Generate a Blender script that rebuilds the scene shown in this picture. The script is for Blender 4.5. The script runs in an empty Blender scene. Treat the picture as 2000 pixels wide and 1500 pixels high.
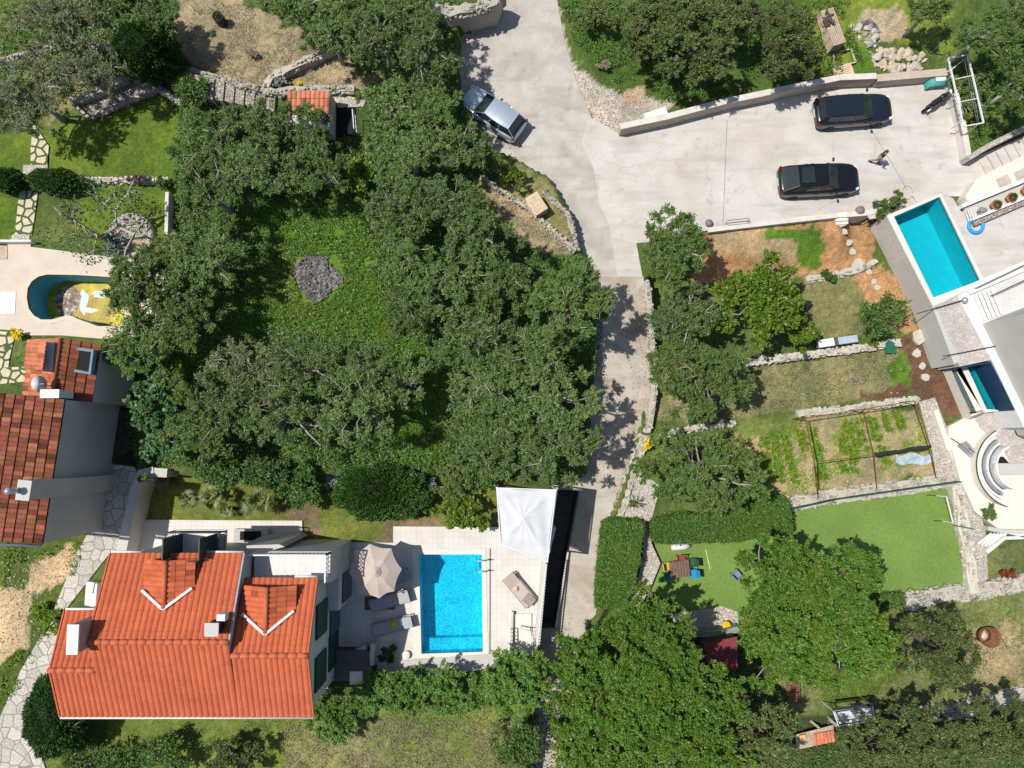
import bpy, bmesh, math, random
import numpy as np
from mathutils import Vector, Matrix
from mathutils.geometry import tessellate_polygon
# ---------------------------------------------------------------- camera, world, sun
S = bpy.context.scene
H = 42.0; F = 1387.0; TILT = math.atan(115/F)
cT, sT = math.cos(TILT), math.sin(TILT)
cam = bpy.data.cameras.new('camera'); cam.sensor_width = 36; cam.lens = 36*F/2000; cam.clip_end = 2000; cam.clip_start = .5
co = bpy.data.objects.new('camera', cam); S.collection.objects.link(co)
co.location = (0, 0, H); co.rotation_euler = (TILT, 0, 0); S.camera = co
SX, SY = .53, -.07                    # shadow offset per metre of height
sd = Vector((SX, SY, -1)).normalized()
w = bpy.data.worlds.new('World'); S.world = w; w.use_nodes = True
nt = w.node_tree; sky = nt.nodes.new('ShaderNodeTexSky'); sky.sky_type = 'NISHITA'; sky.sun_disc = False
sky.sun_elevation = math.asin(-sd.z); sky.sun_rotation = math.atan2(-sd.x, -sd.y)
bg = nt.nodes['Background']; bg.inputs[1].default_value = .095
nt.links.new(sky.outputs[0], bg.inputs[0])
sl = bpy.data.lights.new('sun', 'SUN'); sl.energy = 4.5; sl.angle = math.radians(.5); sl.color = (1, .96, .90)
so = bpy.data.objects.new('sun', sl); S.collection.objects.link(so)
so.rotation_euler = sd.to_track_quat('-Z', 'Y').to_euler(); so.location = (-30, 4, 60)
S.view_settings.view_transform = 'Standard'; S.view_settings.look = 'None'; S.view_settings.exposure = 0.15
S.cycles.max_bounces = 5; S.cycles.transparent_max_bounces = 8
# ---------------------------------------------------------------- helpers
def P(x, y, z=0.0):
    a = (x-1000)/F; b = -(y-750)/F
    yy = b*cT+sT; zz = b*sT-cT; t = (z-H)/zz
    return Vector((a*t, yy*t, z))
def PX(pts, z=0.0): return [P(x, y, z) for x, y in pts]
def proj(X, Y, Z):                     # numpy: world -> photo coordinates
    dz = Z-H; y = Y*cT+dz*sT; d = -(-Y*sT+dz*cT)
    return 1000+F*X/d, 750-F*y/d
COL = S.collection
def tag(o, label=None, cat=None, group=None, kind=None):
    if label: o['label'] = label
    if cat: o['category'] = cat
    if group: o['group'] = group
    if kind: o['kind'] = kind
    return o
def thing(name, label, cat, loc=(0, 0, 0), rz=0.0, group=None):
    o = bpy.data.objects.new(name, None); COL.objects.link(o); o.empty_display_size = .3
    o.location = loc; o.rotation_euler = (0, 0, rz)
    return tag(o, label, cat, group)
def copy_tree(o, parent=None):
    c = o.copy(); COL.objects.link(c)
    if parent: c.parent = parent
    for k in [q for q in bpy.data.objects if q.parent == o]: copy_tree(k, c)
    return c
class MB:
    def __init__(s): s.v = []; s.f = []; s.sm = []
    def add(s, vs, fs, smooth=False):
        n = len(s.v); s.v += [tuple(q) for q in vs]
        for f in fs: s.f.append([i+n for i in f]); s.sm.append(smooth)
        return s
    def prism(s, pts, z0, z1, holes=None, top2=None):
        """polygon (world xy) extruded z0..z1; top2 optional different top ring"""
        pts = [(p[0], p[1]) for p in pts]; area = sum(a[0]*b[1]-b[0]*a[1] for a, b in zip(pts, pts[1:]+pts[:1]))
        if area < 0: pts = pts[::-1]; top2 = top2[::-1] if top2 else None
        tp = [(p[0], p[1]) for p in top2] if top2 else pts
        hs = [[(p[0], p[1]) for p in h] for h in (holes or [])]
        loops = [pts]+hs; n = len(s.v); flat = [p for l in loops for p in l]; m = len(flat)
        ftop = [p for l in [tp]+hs for p in l]
        s.v += [(p[0], p[1], z1) for p in ftop]+[(p[0], p[1], z0) for p in flat]
        tris = tessellate_polygon([[Vector((p[0], p[1], 0)) for p in l] for l in ([tp]+hs)])
        for t in tris:
            a, b, c = [flat[i] for i in t]
            cr = (b[0]-a[0])*(c[1]-a[1])-(b[1]-a[1])*(c[0]-a[0])
            t = t if cr > 0 else t[::-1]
            s.f.append([n+i for i in t]); s.sm.append(False)
            s.f.append([n+m+i for i in t[::-1]]); s.sm.append(False)
        k = 0
        for li, l in enumerate(loops):
            L = len(l)
            for i in range(L):
                a = k+i; b = k+(i+1) % L
                q = [n+m+a, n+m+b, n+b, n+a]
                if li: q = q[::-1]
                s.f.append(q); s.sm.append(False)
            k += L
        return s
    def box(s, c, d, rz=0.0, rx=0.0, ry=0.0):
        R = Matrix.Rotation(rz, 3, 'Z') @ Matrix.Rotation(ry, 3, 'Y') @ Matrix.Rotation(rx, 3, 'X'); c = Vector(c)
        vs = [c+R @ Vector((x*d[0]/2, y*d[1]/2, z*d[2]/2)) for x in (-1, 1) for y in (-1, 1) for z in (-1, 1)]
        return s.add(vs, [(0, 1, 3, 2), (4, 6, 7, 5), (0, 4, 5, 1), (2, 3, 7, 6), (0, 2, 6, 4), (1, 5, 7, 3)])
    def beam(s, a, b, w, h=None):
        a = Vector(a); b = Vector(b); h = h or w; d = (b-a)
        if d.length < 1e-6: return s
        d.normalize(); up = Vector((0, 0, 1)) if abs(d.z) < .95 else Vector((1, 0, 0))
        x = d.cross(up).normalized()*w/2; y = x.cross(d).normalized()*h/2
        vs = [p+i*x+j*y for p in (a, b) for i, j in ((-1, -1), (1, -1), (1, 1), (-1, 1))]
        return s.add(vs, [(0, 1, 2, 3), (7, 6, 5, 4), (0, 4, 5, 1), (1, 5, 6, 2), (2, 6, 7, 3), (3, 7, 4, 0)])
    def tube(s, pts, r, n=8, cap=True):
        pts = [Vector(p) for p in pts]; rs = r if hasattr(r, '__len__') else [r]*len(pts); vs = []; fs = []
        prev = None
        for i, p in enumerate(pts):
            d = (pts[min(i+1, len(pts)-1)]-pts[max(i-1, 0)]).normalized()
            if prev is None:
                up = Vector((0, 0, 1)) if abs(d.z) < .9 else Vector((1, 0, 0)); x = d.cross(up).normalized()
            else: x = (prev-d*prev.dot(d)).normalized()
            prev = x; y = d.cross(x)
            for k in range(n):
                a = 2*math.pi*k/n; vs.append(p+(x*math.cos(a)+y*math.sin(a))*rs[i])
        for i in range(len(pts)-1):
            for k in range(n): fs.append((i*n+k, i*n+(k+1) % n, (i+1)*n+(k+1) % n, (i+1)*n+k))
        if cap: fs.append(tuple(range(n-1, -1, -1))); fs.append(tuple(range((len(pts)-1)*n, len(pts)*n)))
        return s.add(vs, fs, True)
    def lathe(s, c, prof, n=20, sx=1, sy=1, rot=None):
        c = Vector(c); vs = []; fs = []
        for r, z in prof:
            for k in range(n):
                a = 2*math.pi*k/n; q = Vector((r*sx*math.cos(a), r*sy*math.sin(a), z))
                if rot: q = rot @ q
                vs.append(c+q)
        for i in range(len(prof)-1):
            for k in range(n): fs.append((i*n+k, i*n+(k+1) % n, (i+1)*n+(k+1) % n, (i+1)*n+k))
        if prof[0][0] > 1e-4: fs.append(tuple(range(n-1, -1, -1)))
        if prof[-1][0] > 1e-4: fs.append(tuple(range((len(prof)-1)*n, len(prof)*n)))
        return s.add(vs, fs, True)
    def build(s, name, m, parent=None, local=False, bevel=0, recentre=True):
        me = bpy.data.meshes.new(name); vs = [Vector(v) for v in s.v]
        o = bpy.data.objects.new(name, me); COL.objects.link(o)
        if parent is not None:
            o.parent = parent
            if not local:
                # world coordinates -> parent space (parents are unrotated unless local)
                par = parent.parent; off = Vector(parent.location)+(Vector(par.location) if par else Vector())
                vs = [v-off for v in vs]
        elif recentre and not local:
            lo = Vector([min(v[i] for v in vs) for i in range(3)]); hi = Vector([max(v[i] for v in vs) for i in range(3)])
            c = Vector(((lo.x+hi.x)/2, (lo.y+hi.y)/2, lo.z)); o.location = c; vs = [v-c for v in vs]
        me.from_pydata(vs, [], s.f); me.polygons.foreach_set('use_smooth', s.sm)
        if m: me.materials.append(m)
        me.update()
        if bevel:
            b = o.modifiers.new('bevel', 'BEVEL'); b.width = bevel; b.segments = 2; b.limit_method = 'ANGLE'
        return o
def npmesh(name, V, Fq, m, parent=None, smooth=False, loc=None, attr=None):
    """fast mesh from numpy; Fq (n,4) or (n,3)"""
    me = bpy.data.meshes.new(name); k = Fq.shape[1]
    me.vertices.add(len(V)); me.vertices.foreach_set('co', V.astype(np.float32).ravel())
    me.loops.add(Fq.size); me.loops.foreach_set('vertex_index', Fq.astype(np.int32).ravel())
    me.polygons.add(len(Fq)); me.polygons.foreach_set('loop_start', np.arange(0, Fq.size, k, dtype=np.int32))
    me.polygons.foreach_set('loop_total', np.full(len(Fq), k, dtype=np.int32))
    if smooth: me.polygons.foreach_set('use_smooth', np.ones(len(Fq), dtype=bool))
    me.update(); me.validate()
    if attr is not None:
        a = me.color_attributes.new('col', 'FLOAT_COLOR', 'POINT'); a.data.foreach_set('color', attr.astype(np.float32).ravel())
    if m: me.materials.append(m)
    o = bpy.data.objects.new(name, me); COL.objects.link(o)
    if parent: o.parent = parent
    if loc is not None: o.location = loc
    return o
# ---------------------------------------------------------------- materials
MATS = {}
def mat(name, col, rough=.8, var=.12, scale=3.0, fine=.10, fscale=25.0, bump=0.0, metal=0.0, tint=None, spec=.3, coat=0.0, tscale=.4, tamt=.5, cracks=0.0):
    """base colour with two scales of noise; tint = second colour mixed in broad soft patches (stains, wear)"""
    if name in MATS: return MATS[name]
    m = bpy.data.materials.new(name); m.use_nodes = True; n = m.node_tree.nodes; l = m.node_tree.links
    b = n['Principled BSDF']; b.inputs['Roughness'].default_value = rough; b.inputs['Metallic'].default_value = metal
    b.inputs['Specular IOR Level'].default_value = spec; b.inputs['Coat Weight'].default_value = coat
    tc = n.new('ShaderNodeTexCoord').outputs['Object']
    def noise(sc, det=3):
        q = n.new('ShaderNodeTexNoise'); q.inputs['Scale'].default_value = sc; q.inputs['Detail'].default_value = det
        l.new(tc, q.inputs['Vector']); return q.outputs[0]
    def mixc(f, a, c2, mode='MIX'):
        q = n.new('ShaderNodeMix'); q.data_type = 'RGBA'; q.blend_type = mode
        if isinstance(f, float): q.inputs[0].default_value = f
        else: l.new(f, q.inputs[0])
        for s_, v in ((q.inputs[6], a), (q.inputs[7], c2)):
            if isinstance(v, tuple): s_.default_value = (*v, 1)
            else: l.new(v, s_)
        return q.outputs[2]
    def rng(x, a, b_, c_, d):
        q = n.new('ShaderNodeMapRange'); q.inputs[1].default_value = a; q.inputs[2].default_value = b_; q.inputs[3].default_value = c_; q.inputs[4].default_value = d
        l.new(x, q.inputs[0]); return q.outputs[0]
    c = tuple(col)
    if tint: c = mixc(rng(noise(tscale, 5), .45, .65, 0, tamt), c, tuple(tint))
    if cracks:
        wn = n.new('ShaderNodeTexNoise'); wn.inputs['Scale'].default_value = 1.1; l.new(tc, wn.inputs['Vector']); wm = n.new('ShaderNodeVectorMath'); wm.operation = 'MULTIPLY_ADD'; l.new(wn.outputs[1], wm.inputs[0]); wm.inputs[1].default_value = (.5,)*3; l.new(tc, wm.inputs[2])
        vc = n.new('ShaderNodeTexVoronoi'); vc.feature = 'DISTANCE_TO_EDGE'; vc.inputs['Scale'].default_value = .22; l.new(wm.outputs[0], vc.inputs['Vector'])
        c = mixc(rng(vc.outputs[0], 0, .005, cracks, 0), c, tuple(x*.55 for x in col))
        mp = n.new('ShaderNodeMapping'); mp.inputs['Scale'].default_value = (.25, 1.6, 1); mp.inputs['Rotation'].default_value = (0, 0, .25); l.new(tc, mp.inputs[0]); sn = n.new('ShaderNodeTexNoise'); sn.inputs['Scale'].default_value = 1.2; sn.inputs['Detail'].default_value = 5; l.new(mp.outputs[0], sn.inputs['Vector'])
        c = mixc(rng(sn.outputs[0], .5, .75, 0, .8), c, tuple(x*.72 for x in col)); c = mixc(rng(noise(1.7, 6), .62, .72, 0, .5), c, tuple(x*.6 for x in col))
    g = rng(noise(scale), .3, .7, 1-var, 1+var); g2n = noise(fscale, 2); g2 = rng(g2n, .3, .7, 1-fine, 1+fine)
    mu = n.new('ShaderNodeMath'); mu.operation = 'MULTIPLY'; l.new(g, mu.inputs[0]); l.new(g2, mu.inputs[1])
    vv = n.new('ShaderNodeCombineColor'); [l.new(mu.outputs[0], vv.inputs[i]) for i in range(3)]
    c = mixc(1.0, c, vv.outputs[0], 'MULTIPLY'); l.new(c, b.inputs['Base Color'])
    if bump:
        bp = n.new('ShaderNodeBump'); bp.inputs['Strength'].default_value = bump; bp.inputs['Distance'].default_value = .03
        l.new(g2n, bp.inputs['Height']); l.new(bp.outputs[0], b.inputs['Normal'])
    m['_'] = 0; MATS[name] = m; return m
def flag_mat(name, c1, c2, joint, scale, jw=.06, bump=.4, rand=.8, wob=.15):
    """irregular stone paving: voronoi cells with joints"""
    m = bpy.data.materials.new(name); m.use_nodes = True; n = m.node_tree.nodes; l = m.node_tree.links; b = n['Principled BSDF']
    b.inputs['Roughness'].default_value = .85; b.inputs['Specular IOR Level'].default_value = .2
    tc = n.new('ShaderNodeTexCoord'); nz = n.new('ShaderNodeTexNoise'); nz.inputs['Scale'].default_value = 1.5; l.new(tc.outputs['Object'], nz.inputs['Vector'])
    ad = n.new('ShaderNodeVectorMath'); ad.operation = 'MULTIPLY_ADD'; l.new(nz.outputs[1], ad.inputs[0]); ad.inputs[1].default_value = (wob,)*3; l.new(tc.outputs['Object'], ad.inputs[2])
    v1 = n.new('ShaderNodeTexVoronoi'); v1.inputs['Scale'].default_value = scale; v1.inputs['Randomness'].default_value = rand; l.new(ad.outputs[0], v1.inputs['Vector'])
    v2 = n.new('ShaderNodeTexVoronoi'); v2.feature = 'DISTANCE_TO_EDGE'; v2.inputs['Scale'].default_value = scale; v2.inputs['Randomness'].default_value = rand; l.new(ad.outputs[0], v2.inputs['Vector'])
    sp = n.new('ShaderNodeSeparateColor'); l.new(v1.outputs['Color'], sp.inputs[0])
    mx = n.new('ShaderNodeMix'); mx.data_type = 'RGBA'; l.new(sp.outputs[0], mx.inputs[0]); mx.inputs[6].default_value = (*c1, 1); mx.inputs[7].default_value = (*c2, 1)
    nf = n.new('ShaderNodeTexNoise'); nf.inputs['Scale'].default_value = 9; nf.inputs['Detail'].default_value = 4; l.new(tc.outputs['Object'], nf.inputs['Vector'])
    r2 = n.new('ShaderNodeMapRange'); r2.inputs[1].default_value = .3; r2.inputs[2].default_value = .7; r2.inputs[3].default_value = .72; r2.inputs[4].default_value = 1.18; l.new(nf.outputs[0], r2.inputs[0])
    cc = n.new('ShaderNodeCombineColor'); [l.new(r2.outputs[0], cc.inputs[i]) for i in range(3)]
    m3 = n.new('ShaderNodeMix'); m3.data_type = 'RGBA'; m3.blend_type = 'MULTIPLY'; m3.inputs[0].default_value = 1; l.new(mx.outputs[2], m3.inputs[6]); l.new(cc.outputs[0], m3.inputs[7])
    r = n.new('ShaderNodeMapRange'); r.inputs[1].default_value = jw*.5; r.inputs[2].default_value = jw; l.new(v2.outputs[0], r.inputs[0])
    m2 = n.new('ShaderNodeMix'); m2.data_type = 'RGBA'; l.new(r.outputs[0], m2.inputs[0]); m2.inputs[6].default_value = (*joint, 1); l.new(m3.outputs[2], m2.inputs[7]); l.new(m2.outputs[2], b.inputs['Base Color'])
    bp = n.new('ShaderNodeBump'); bp.inputs['Strength'].default_value = bump; bp.inputs['Distance'].default_value = .03; l.new(r.outputs[0], bp.inputs['Height']); l.new(bp.outputs[0], b.inputs['Normal'])
    MATS[name] = m; return m
def attr_mat(name, rough=.85, fine=.25, fscale=14, mid=.2, mscale=2.5, bump=.5, spec=.15):
    m = bpy.data.materials.new(name); m.use_nodes = True; n = m.node_tree.nodes; l = m.node_tree.links; b = n['Principled BSDF']
    b.inputs['Roughness'].default_value = rough; b.inputs['Specular IOR Level'].default_value = spec
    at = n.new('ShaderNodeAttribute'); at.attribute_name = 'col'
    tc = n.new('ShaderNodeTexCoord').outputs['Object']; out = at.outputs['Color']; last = None
    for sc, am in ((mscale, mid), (fscale, fine)):
        q = n.new('ShaderNodeTexNoise'); q.inputs['Scale'].default_value = sc; q.inputs['Detail'].default_value = 4; q.inputs['Roughness'].default_value = .65; l.new(tc, q.inputs['Vector'])
        r = n.new('ShaderNodeMapRange'); r.inputs[1].default_value = .3; r.inputs[2].default_value = .7; r.inputs[3].default_value = 1-am; r.inputs[4].default_value = 1+am; l.new(q.outputs[0], r.inputs[0])
        cc = n.new('ShaderNodeCombineColor'); [l.new(r.outputs[0], cc.inputs[i]) for i in range(3)]
        mx = n.new('ShaderNodeMix'); mx.data_type = 'RGBA'; mx.blend_type = 'MULTIPLY'; mx.inputs[0].default_value = 1
        l.new(out, mx.inputs[6]); l.new(cc.outputs[0], mx.inputs[7]); out = mx.outputs[2]; last = q.outputs[0]
    l.new(out, b.inputs['Base Color'])
    if bump:
        bp = n.new('ShaderNodeBump'); bp.inputs['Strength'].default_value = bump; bp.inputs['Distance'].default_value = .06; l.new(last, bp.inputs['Height']); l.new(bp.outputs[0], b.inputs['Normal'])
    MATS[name] = m; return m
def leaf_mat(name, cols, rough=.5, trans=.25, spec=.35):
    """leaf colours picked at random per leaf"""
    m = bpy.data.materials.new(name); m.use_nodes = True; n = m.node_tree.nodes; l = m.node_tree.links; b = n['Principled BSDF']
    b.inputs['Roughness'].default_value = rough; b.inputs['Specular IOR Level'].default_value = spec
    g = n.new('ShaderNodeNewGeometry'); cr = n.new('ShaderNodeValToRGB'); cr.color_ramp.interpolation = 'LINEAR'
    el = cr.color_ramp.elements
    while len(el) < len(cols): el.new(.5)
    for i, c in enumerate(cols): el[i].position = i/(len(cols)-1); el[i].color = (*c, 1)
    l.new(g.outputs['Random Per Island'], cr.inputs[0])
    oi = n.new('ShaderNodeObjectInfo'); tc = n.new('ShaderNodeTexCoord'); nz = n.new('ShaderNodeTexNoise'); nz.inputs['Scale'].default_value = .9; nz.inputs['Detail'].default_value = 3; l.new(tc.outputs['Object'], nz.inputs['Vector'])
    r1 = n.new('ShaderNodeMapRange'); r1.inputs[3].default_value = .85; r1.inputs[4].default_value = 1.22; l.new(oi.outputs['Random'], r1.inputs[0])
    r2 = n.new('ShaderNodeMapRange'); r2.inputs[1].default_value = .35; r2.inputs[2].default_value = .65; r2.inputs[3].default_value = .495; r2.inputs[4].default_value = .53; l.new(nz.outputs[0], r2.inputs[0])
    hs = n.new('ShaderNodeHueSaturation'); l.new(r1.outputs[0], hs.inputs['Value']); l.new(r2.outputs[0], hs.inputs['Hue']); l.new(cr.outputs[0], hs.inputs['Color'])
    l.new(hs.outputs[0], b.inputs['Base Color'])
    t = n.new('ShaderNodeBsdfTranslucent'); l.new(hs.outputs[0], t.inputs[0]); mx = n.new('ShaderNodeMixShader'); mx.inputs[0].default_value = trans
    l.new(b.outputs[0], mx.inputs[1]); l.new(t.outputs[0], mx.inputs[2]); l.new(mx.outputs[0], n['Material Output'].inputs[0])
    MATS[name] = m; return m
def water_mat(name, tint, depth=.02, rscale=3.0):
    m = bpy.data.materials.new(name); m.use_nodes = True; n = m.node_tree.nodes; l = m.node_tree.links; n.remove(n['Principled BSDF'])
    t = n.new('ShaderNodeBsdfTransparent'); t.inputs[0].default_value = (*tint, 1); g = n.new('ShaderNodeBsdfGlossy'); g.inputs['Roughness'].default_value = .095
    fr = n.new('ShaderNodeFresnel'); fr.inputs[0].default_value = 1.33; mx = n.new('ShaderNodeMixShader')
    q = n.new('ShaderNodeTexNoise'); q.inputs['Scale'].default_value = rscale; q.inputs['Detail'].default_value = 3; tc = n.new('ShaderNodeTexCoord'); l.new(tc.outputs['Object'], q.inputs['Vector'])
    bp = n.new('ShaderNodeBump'); bp.inputs['Strength'].default_value = .3; bp.inputs['Distance'].default_value = depth; l.new(q.outputs[0], bp.inputs['Height'])
    l.new(bp.outputs[0], g.inputs['Normal']); l.new(bp.outputs[0], fr.inputs['Normal'])
    l.new(fr.outputs[0], mx.inputs[0]); l.new(t.outputs[0], mx.inputs[1]); l.new(g.outputs[0], mx.inputs[2]); l.new(mx.outputs[0], n['Material Output'].inputs[0])
    MATS[name] = m; return m
def tiles_mat(name, c1, c2, joint, sc, gap=.03, rough=.5, wx=.5, var=.08):
    """square / rectangular paving or mosaic by brick texture (no offset)"""
    m = bpy.data.materials.new(name); m.use_nodes = True; n = m.node_tree.nodes; l = m.node_tree.links; b = n['Principled BSDF']; b.inputs['Roughness'].default_value = rough
    b.inputs['Specular IOR Level'].default_value = .25
    tc = n.new('ShaderNodeTexCoord'); br = n.new('ShaderNodeTexBrick'); l.new(tc.outputs['Object'], br.inputs['Vector']); br.offset = 0.0
    br.inputs['Color1'].default_value = (*c1, 1); br.inputs['Color2'].default_value = (*c2, 1); br.inputs['Mortar'].default_value = (*joint, 1)
    br.inputs['Scale'].default_value = sc; br.inputs['Mortar Size'].default_value = gap; br.inputs['Brick Width'].default_value = wx; br.inputs['Row Height'].default_value = .5
    q = n.new('ShaderNodeTexNoise'); q.inputs['Scale'].default_value = .9; q.inputs['Detail'].default_value = 5; l.new(tc.outputs['Object'], q.inputs['Vector'])
    r = n.new('ShaderNodeMapRange'); r.inputs[1].default_value = .3; r.inputs[2].default_value = .7; r.inputs[3].default_value = 1-var; r.inputs[4].default_value = 1+var; l.new(q.outputs[0], r.inputs[0])
    cc = n.new('ShaderNodeCombineColor'); [l.new(r.outputs[0], cc.inputs[i]) for i in range(3)]
    mx = n.new('ShaderNodeMix'); mx.data_type = 'RGBA'; mx.blend_type = 'MULTIPLY'; mx.inputs[0].default_value = 1; l.new(br.outputs[0], mx.inputs[6]); l.new(cc.outputs[0], mx.inputs[7])
    l.new(mx.outputs[2], b.inputs['Base Color']); MATS[name] = m; return m
M = dict(
 asphalt=mat('weathered_concrete_road', (.45, .415, .365), .9, .10, 1.2, .10, 18, .3, tint=(.33, .30, .26), tscale=.5, tamt=.7, cracks=.45),
 asphalt2=mat('dusty_lane', (.44, .395, .335), .9, .12, 1.5, .12, 18, .3, tint=(.33, .265, .19), tscale=.5, tamt=.7, cracks=.45),
 concrete=mat('pale_concrete', (.52, .49, .45), .85, .06, .8, .05, 20, .1, tint=(.46, .41, .35), tscale=.3, tamt=.85, cracks=.4),
 kerb=mat('kerb_concrete', (.57, .53, .47), .85, .1, 2, .06, 15, .1),
 wallbeige=mat('beige_wall', (.46, .38, .30), .9, .1, 2, .08, 12, .2),
 paint=mat('white_paint', (.66, .65, .62), .7, .05, 1, .03, 10),
 render_=mat('pale_render', (.47, .455, .42), .85, .05, .7, .04, 12, .1),
 greywall=mat('grey_render', (.46, .45, .42), .85, .06, .6, .04, 12, .1),
 cream=mat('cream_render', (.50, .475, .43), .8, .05, 1, .03, 14),
 coping=mat('white_coping', (.66, .61, .53), .7, .05, 2, .03, 14),
 deck=tiles_mat('white_deck_tiles', (.58, .54, .485), (.61, .565, .51), (.45, .41, .36), 1.6, .012, .55),
 terr=tiles_mat('balcony_tiles', (.58, .56, .53), (.61, .59, .56), (.48, .46, .43), 1.4, .012, .5),
 flag=flag_mat('flagstone', (.55, .51, .45), (.40, .37, .33), (.24, .21, .17), 1.55, .045),
 flagl=flag_mat('flagstone_in_grass', (.58, .52, .36), (.50, .46, .34), (.06, .09, .025), 1.9, .15, .5),
 flagp=flag_mat('stamped_concrete', (.50, .455, .415), (.40, .36, .33), (.34, .31, .285), 3.2, .03, .2, .9, .25),
 rubble=flag_mat('dry_stone', (.46, .41, .34), (.30, .27, .23), (.13, .11, .09), 6.0, .06, .8),
 rubblel=flag_mat('pale_dry_stone', (.56, .51, .44), (.42, .38, .33), (.27, .235, .19), 7.0, .05, .7, 1.0, .3),
 ash=mat('ash_gravel', (.10, .092, .088), .95, .35, 2, .75, 34, .9, tint=(.24, .225, .21), tscale=1.5, tamt=.7),
 gravel=mat('gravel', (.47, .41, .34), .95, .2, 2, .3, 16, .8, tint=(.40, .26, .16), tscale=.7, tamt=.7),
 turf=mat('synthetic_turf', (.15, .235, .05), .9, .10, .8, .16, 13, .5, tint=(.125, .195, .04), tscale=.4, tamt=.8),
 bark=mat('olive_bark', (.34, .30, .25), .95, .25, 6, .25, 30, .6),
 barkd=mat('dark_bark', (.10, .078, .058), .95, .25, 6, .25, 30, .6),
 wood=mat('weathered_wood', (.42, .33, .24), .85, .2, 3, .15, 30, .2),
 woodl=mat('pallet_wood', (.62, .47, .32), .85, .15, 3, .15, 30, .2),
 woodr=mat('red_brown_wood', (.20, .075, .055), .75, .2, 3, .15, 20, .2),
 rust=mat('rusty_steel', (.17, .07, .035), .9, .35, 5, .3, 20, .3),
 steel=mat('galvanised_steel', (.50, .53, .54), .4, .08, 3, .05, 20, metal=.7),
 white_metal=mat('white_metal', (.62, .62, .62), .4, .03, 3, .02, 20),
 black_metal=mat('black_metal', (.03, .03, .035), .5, .1, 3, .1, 20),
 shutter=mat('green_shutter', (.018, .045, .034), .55, .1, 4, .1, 20),
 glass=mat('dark_glass', (.02, .03, .035), .08, .05, 2, .02, 10, spec=.6),
 fabric=mat('canopy_fabric', (.55, .555, .56), .9, .04, 1.5, .03, 30),
 sand=mat('taupe_fabric', (.47, .395, .34), .9, .05, 2, .04, 30),
 rattan=mat('taupe_frame', (.30, .26, .235), .7, .1, 4, .08, 30),
 rubber=mat('tyre_rubber', (.02, .02, .02), .85, .1, 5, .1, 30),
 terracotta=mat('terracotta', (.40, .17, .09), .8, .12, 5, .08, 20),
 yellow=mat('yellow_paint', (.75, .40, .01), .5, .05, 3, .03, 20),
 blue=mat('blue_plastic', (.01, .10, .45), .4, .05, 3, .03, 20),
 teal=mat('teal_tarpaulin', (.06, .27, .28), .6, .12, 4, .08, 20, .3),
 tgreen=mat('green_net_fabric', (.02, .09, .075), .85, .15, 4, .15, 30),
 dark=mat('dark_opening', (.012, .012, .012), .9),
 poolc=tiles_mat('pool_mosaic_ripples', (.28, .50, .62), (.62, .86, .90), (.30, .48, .58), 6.0, .04, .3, .5, .14),  # mosaic tiles; their strong contrast also stands in for caustic light ripples
 poolp=mat('blue_pool_paint', (.09, .40, .58), .6, .15, .7, .06, 12),
 water=water_mat('pool_water', (.15, .81, .93), .05),
 water2=water_mat('pool_water_teal', (.13, .80, .87), .05),
 slime=mat('pool_slime', (.50, .40, .001), .6, .35, 2.2, .3, 9, .2, tint=(.24, .16, .01), tscale=1.1, tamt=.9, spec=.5),
 skin=mat('skin', (.40, .24, .17), .6, .03, 3, .02, 10),
 cloth_dark=mat('dark_cloth', (.025, .025, .035), .9, .05, 5, .05, 30),
 cloth_grey=mat('grey_brown_cloth', (.27, .215, .19), .9, .05, 5, .05, 30),
 hair=mat('brown_hair', (.07, .04, .025), .6, .1, 9, .1, 40),
)
# ---------------------------------------------------------------- ground: one sheet with terraces
def inpoly(x, y, poly):
    r = np.zeros(x.shape, bool); n = len(poly)
    for i in range(n):
        x0, y0 = poly[i]; x1, y1 = poly[(i+1) % n]
        if y0 == y1: continue
        c = ((y0 > y) != (y1 > y)) & (x < (x1-x0)*(y-y0)/(y1-y0)+x0); r ^= c
    return r
def vnoise(x, y, sc, seed):
    """smooth value noise, numpy"""
    rg = np.random.RandomState(seed); T = rg.rand(256, 256); u = x*sc; v = y*sc; i = np.floor(u).astype(int); j = np.floor(v).astype(int)
    fu = u-i; fv = v-j; fu = fu*fu*(3-2*fu); fv = fv*fv*(3-2*fv); i0, i1, j0, j1 = i % 256, (i+1) % 256, j % 256, (j+1) % 256
    return (T[i0, j0]*(1-fu)+T[i1, j0]*fu)*(1-fv)+(T[i0, j1]*(1-fu)+T[i1, j1]*fu)*fv-.5
ROADL = [(985, -900), (978, 0), (950, 45), (895, 65), (898, 190), (955, 290), (1070, 350), (1112, 420), (1130, 492), (1165, 560), (1165, 700), (1160, 800), (1150, 930), (1090, 948), (1063, 1093), (1046, 1262), (1030, 2600), (6000, 2600), (6000, -900)]
ROADR = [(1258, 545), (1385, 450), (1690, 417), (1700, 432), (1735, 421), (1900, 430), (6000, 430), (6000, 2600), (1030, 2600), (1140, 1262), (1184, 1180), (1192, 1040), (1226, 930), (1250, 860), (1272, 760), (1268, 640)]
PAD = [(275, 930), (300, 918), (420, 930), (870, 925), (970, 942), (1086, 950), (1064, 1092), (1046, 1262), (1030, 1320), (1030, 2600), (150, 2600), (150, 1400), (230, 1200), (262, 1010)]
def roadz(Y): t = np.clip((9.2-np.asarray(Y, float))/10.2, 0, 1); return -2.0*t*t*(3-2*t)
def W_(pts, z): return [(p.x, p.y) for p in PX(pts, z)]
_H = [(W_(ROADL, .3), 0.0), (W_(ROADR, -.7), -1.4)]
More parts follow.
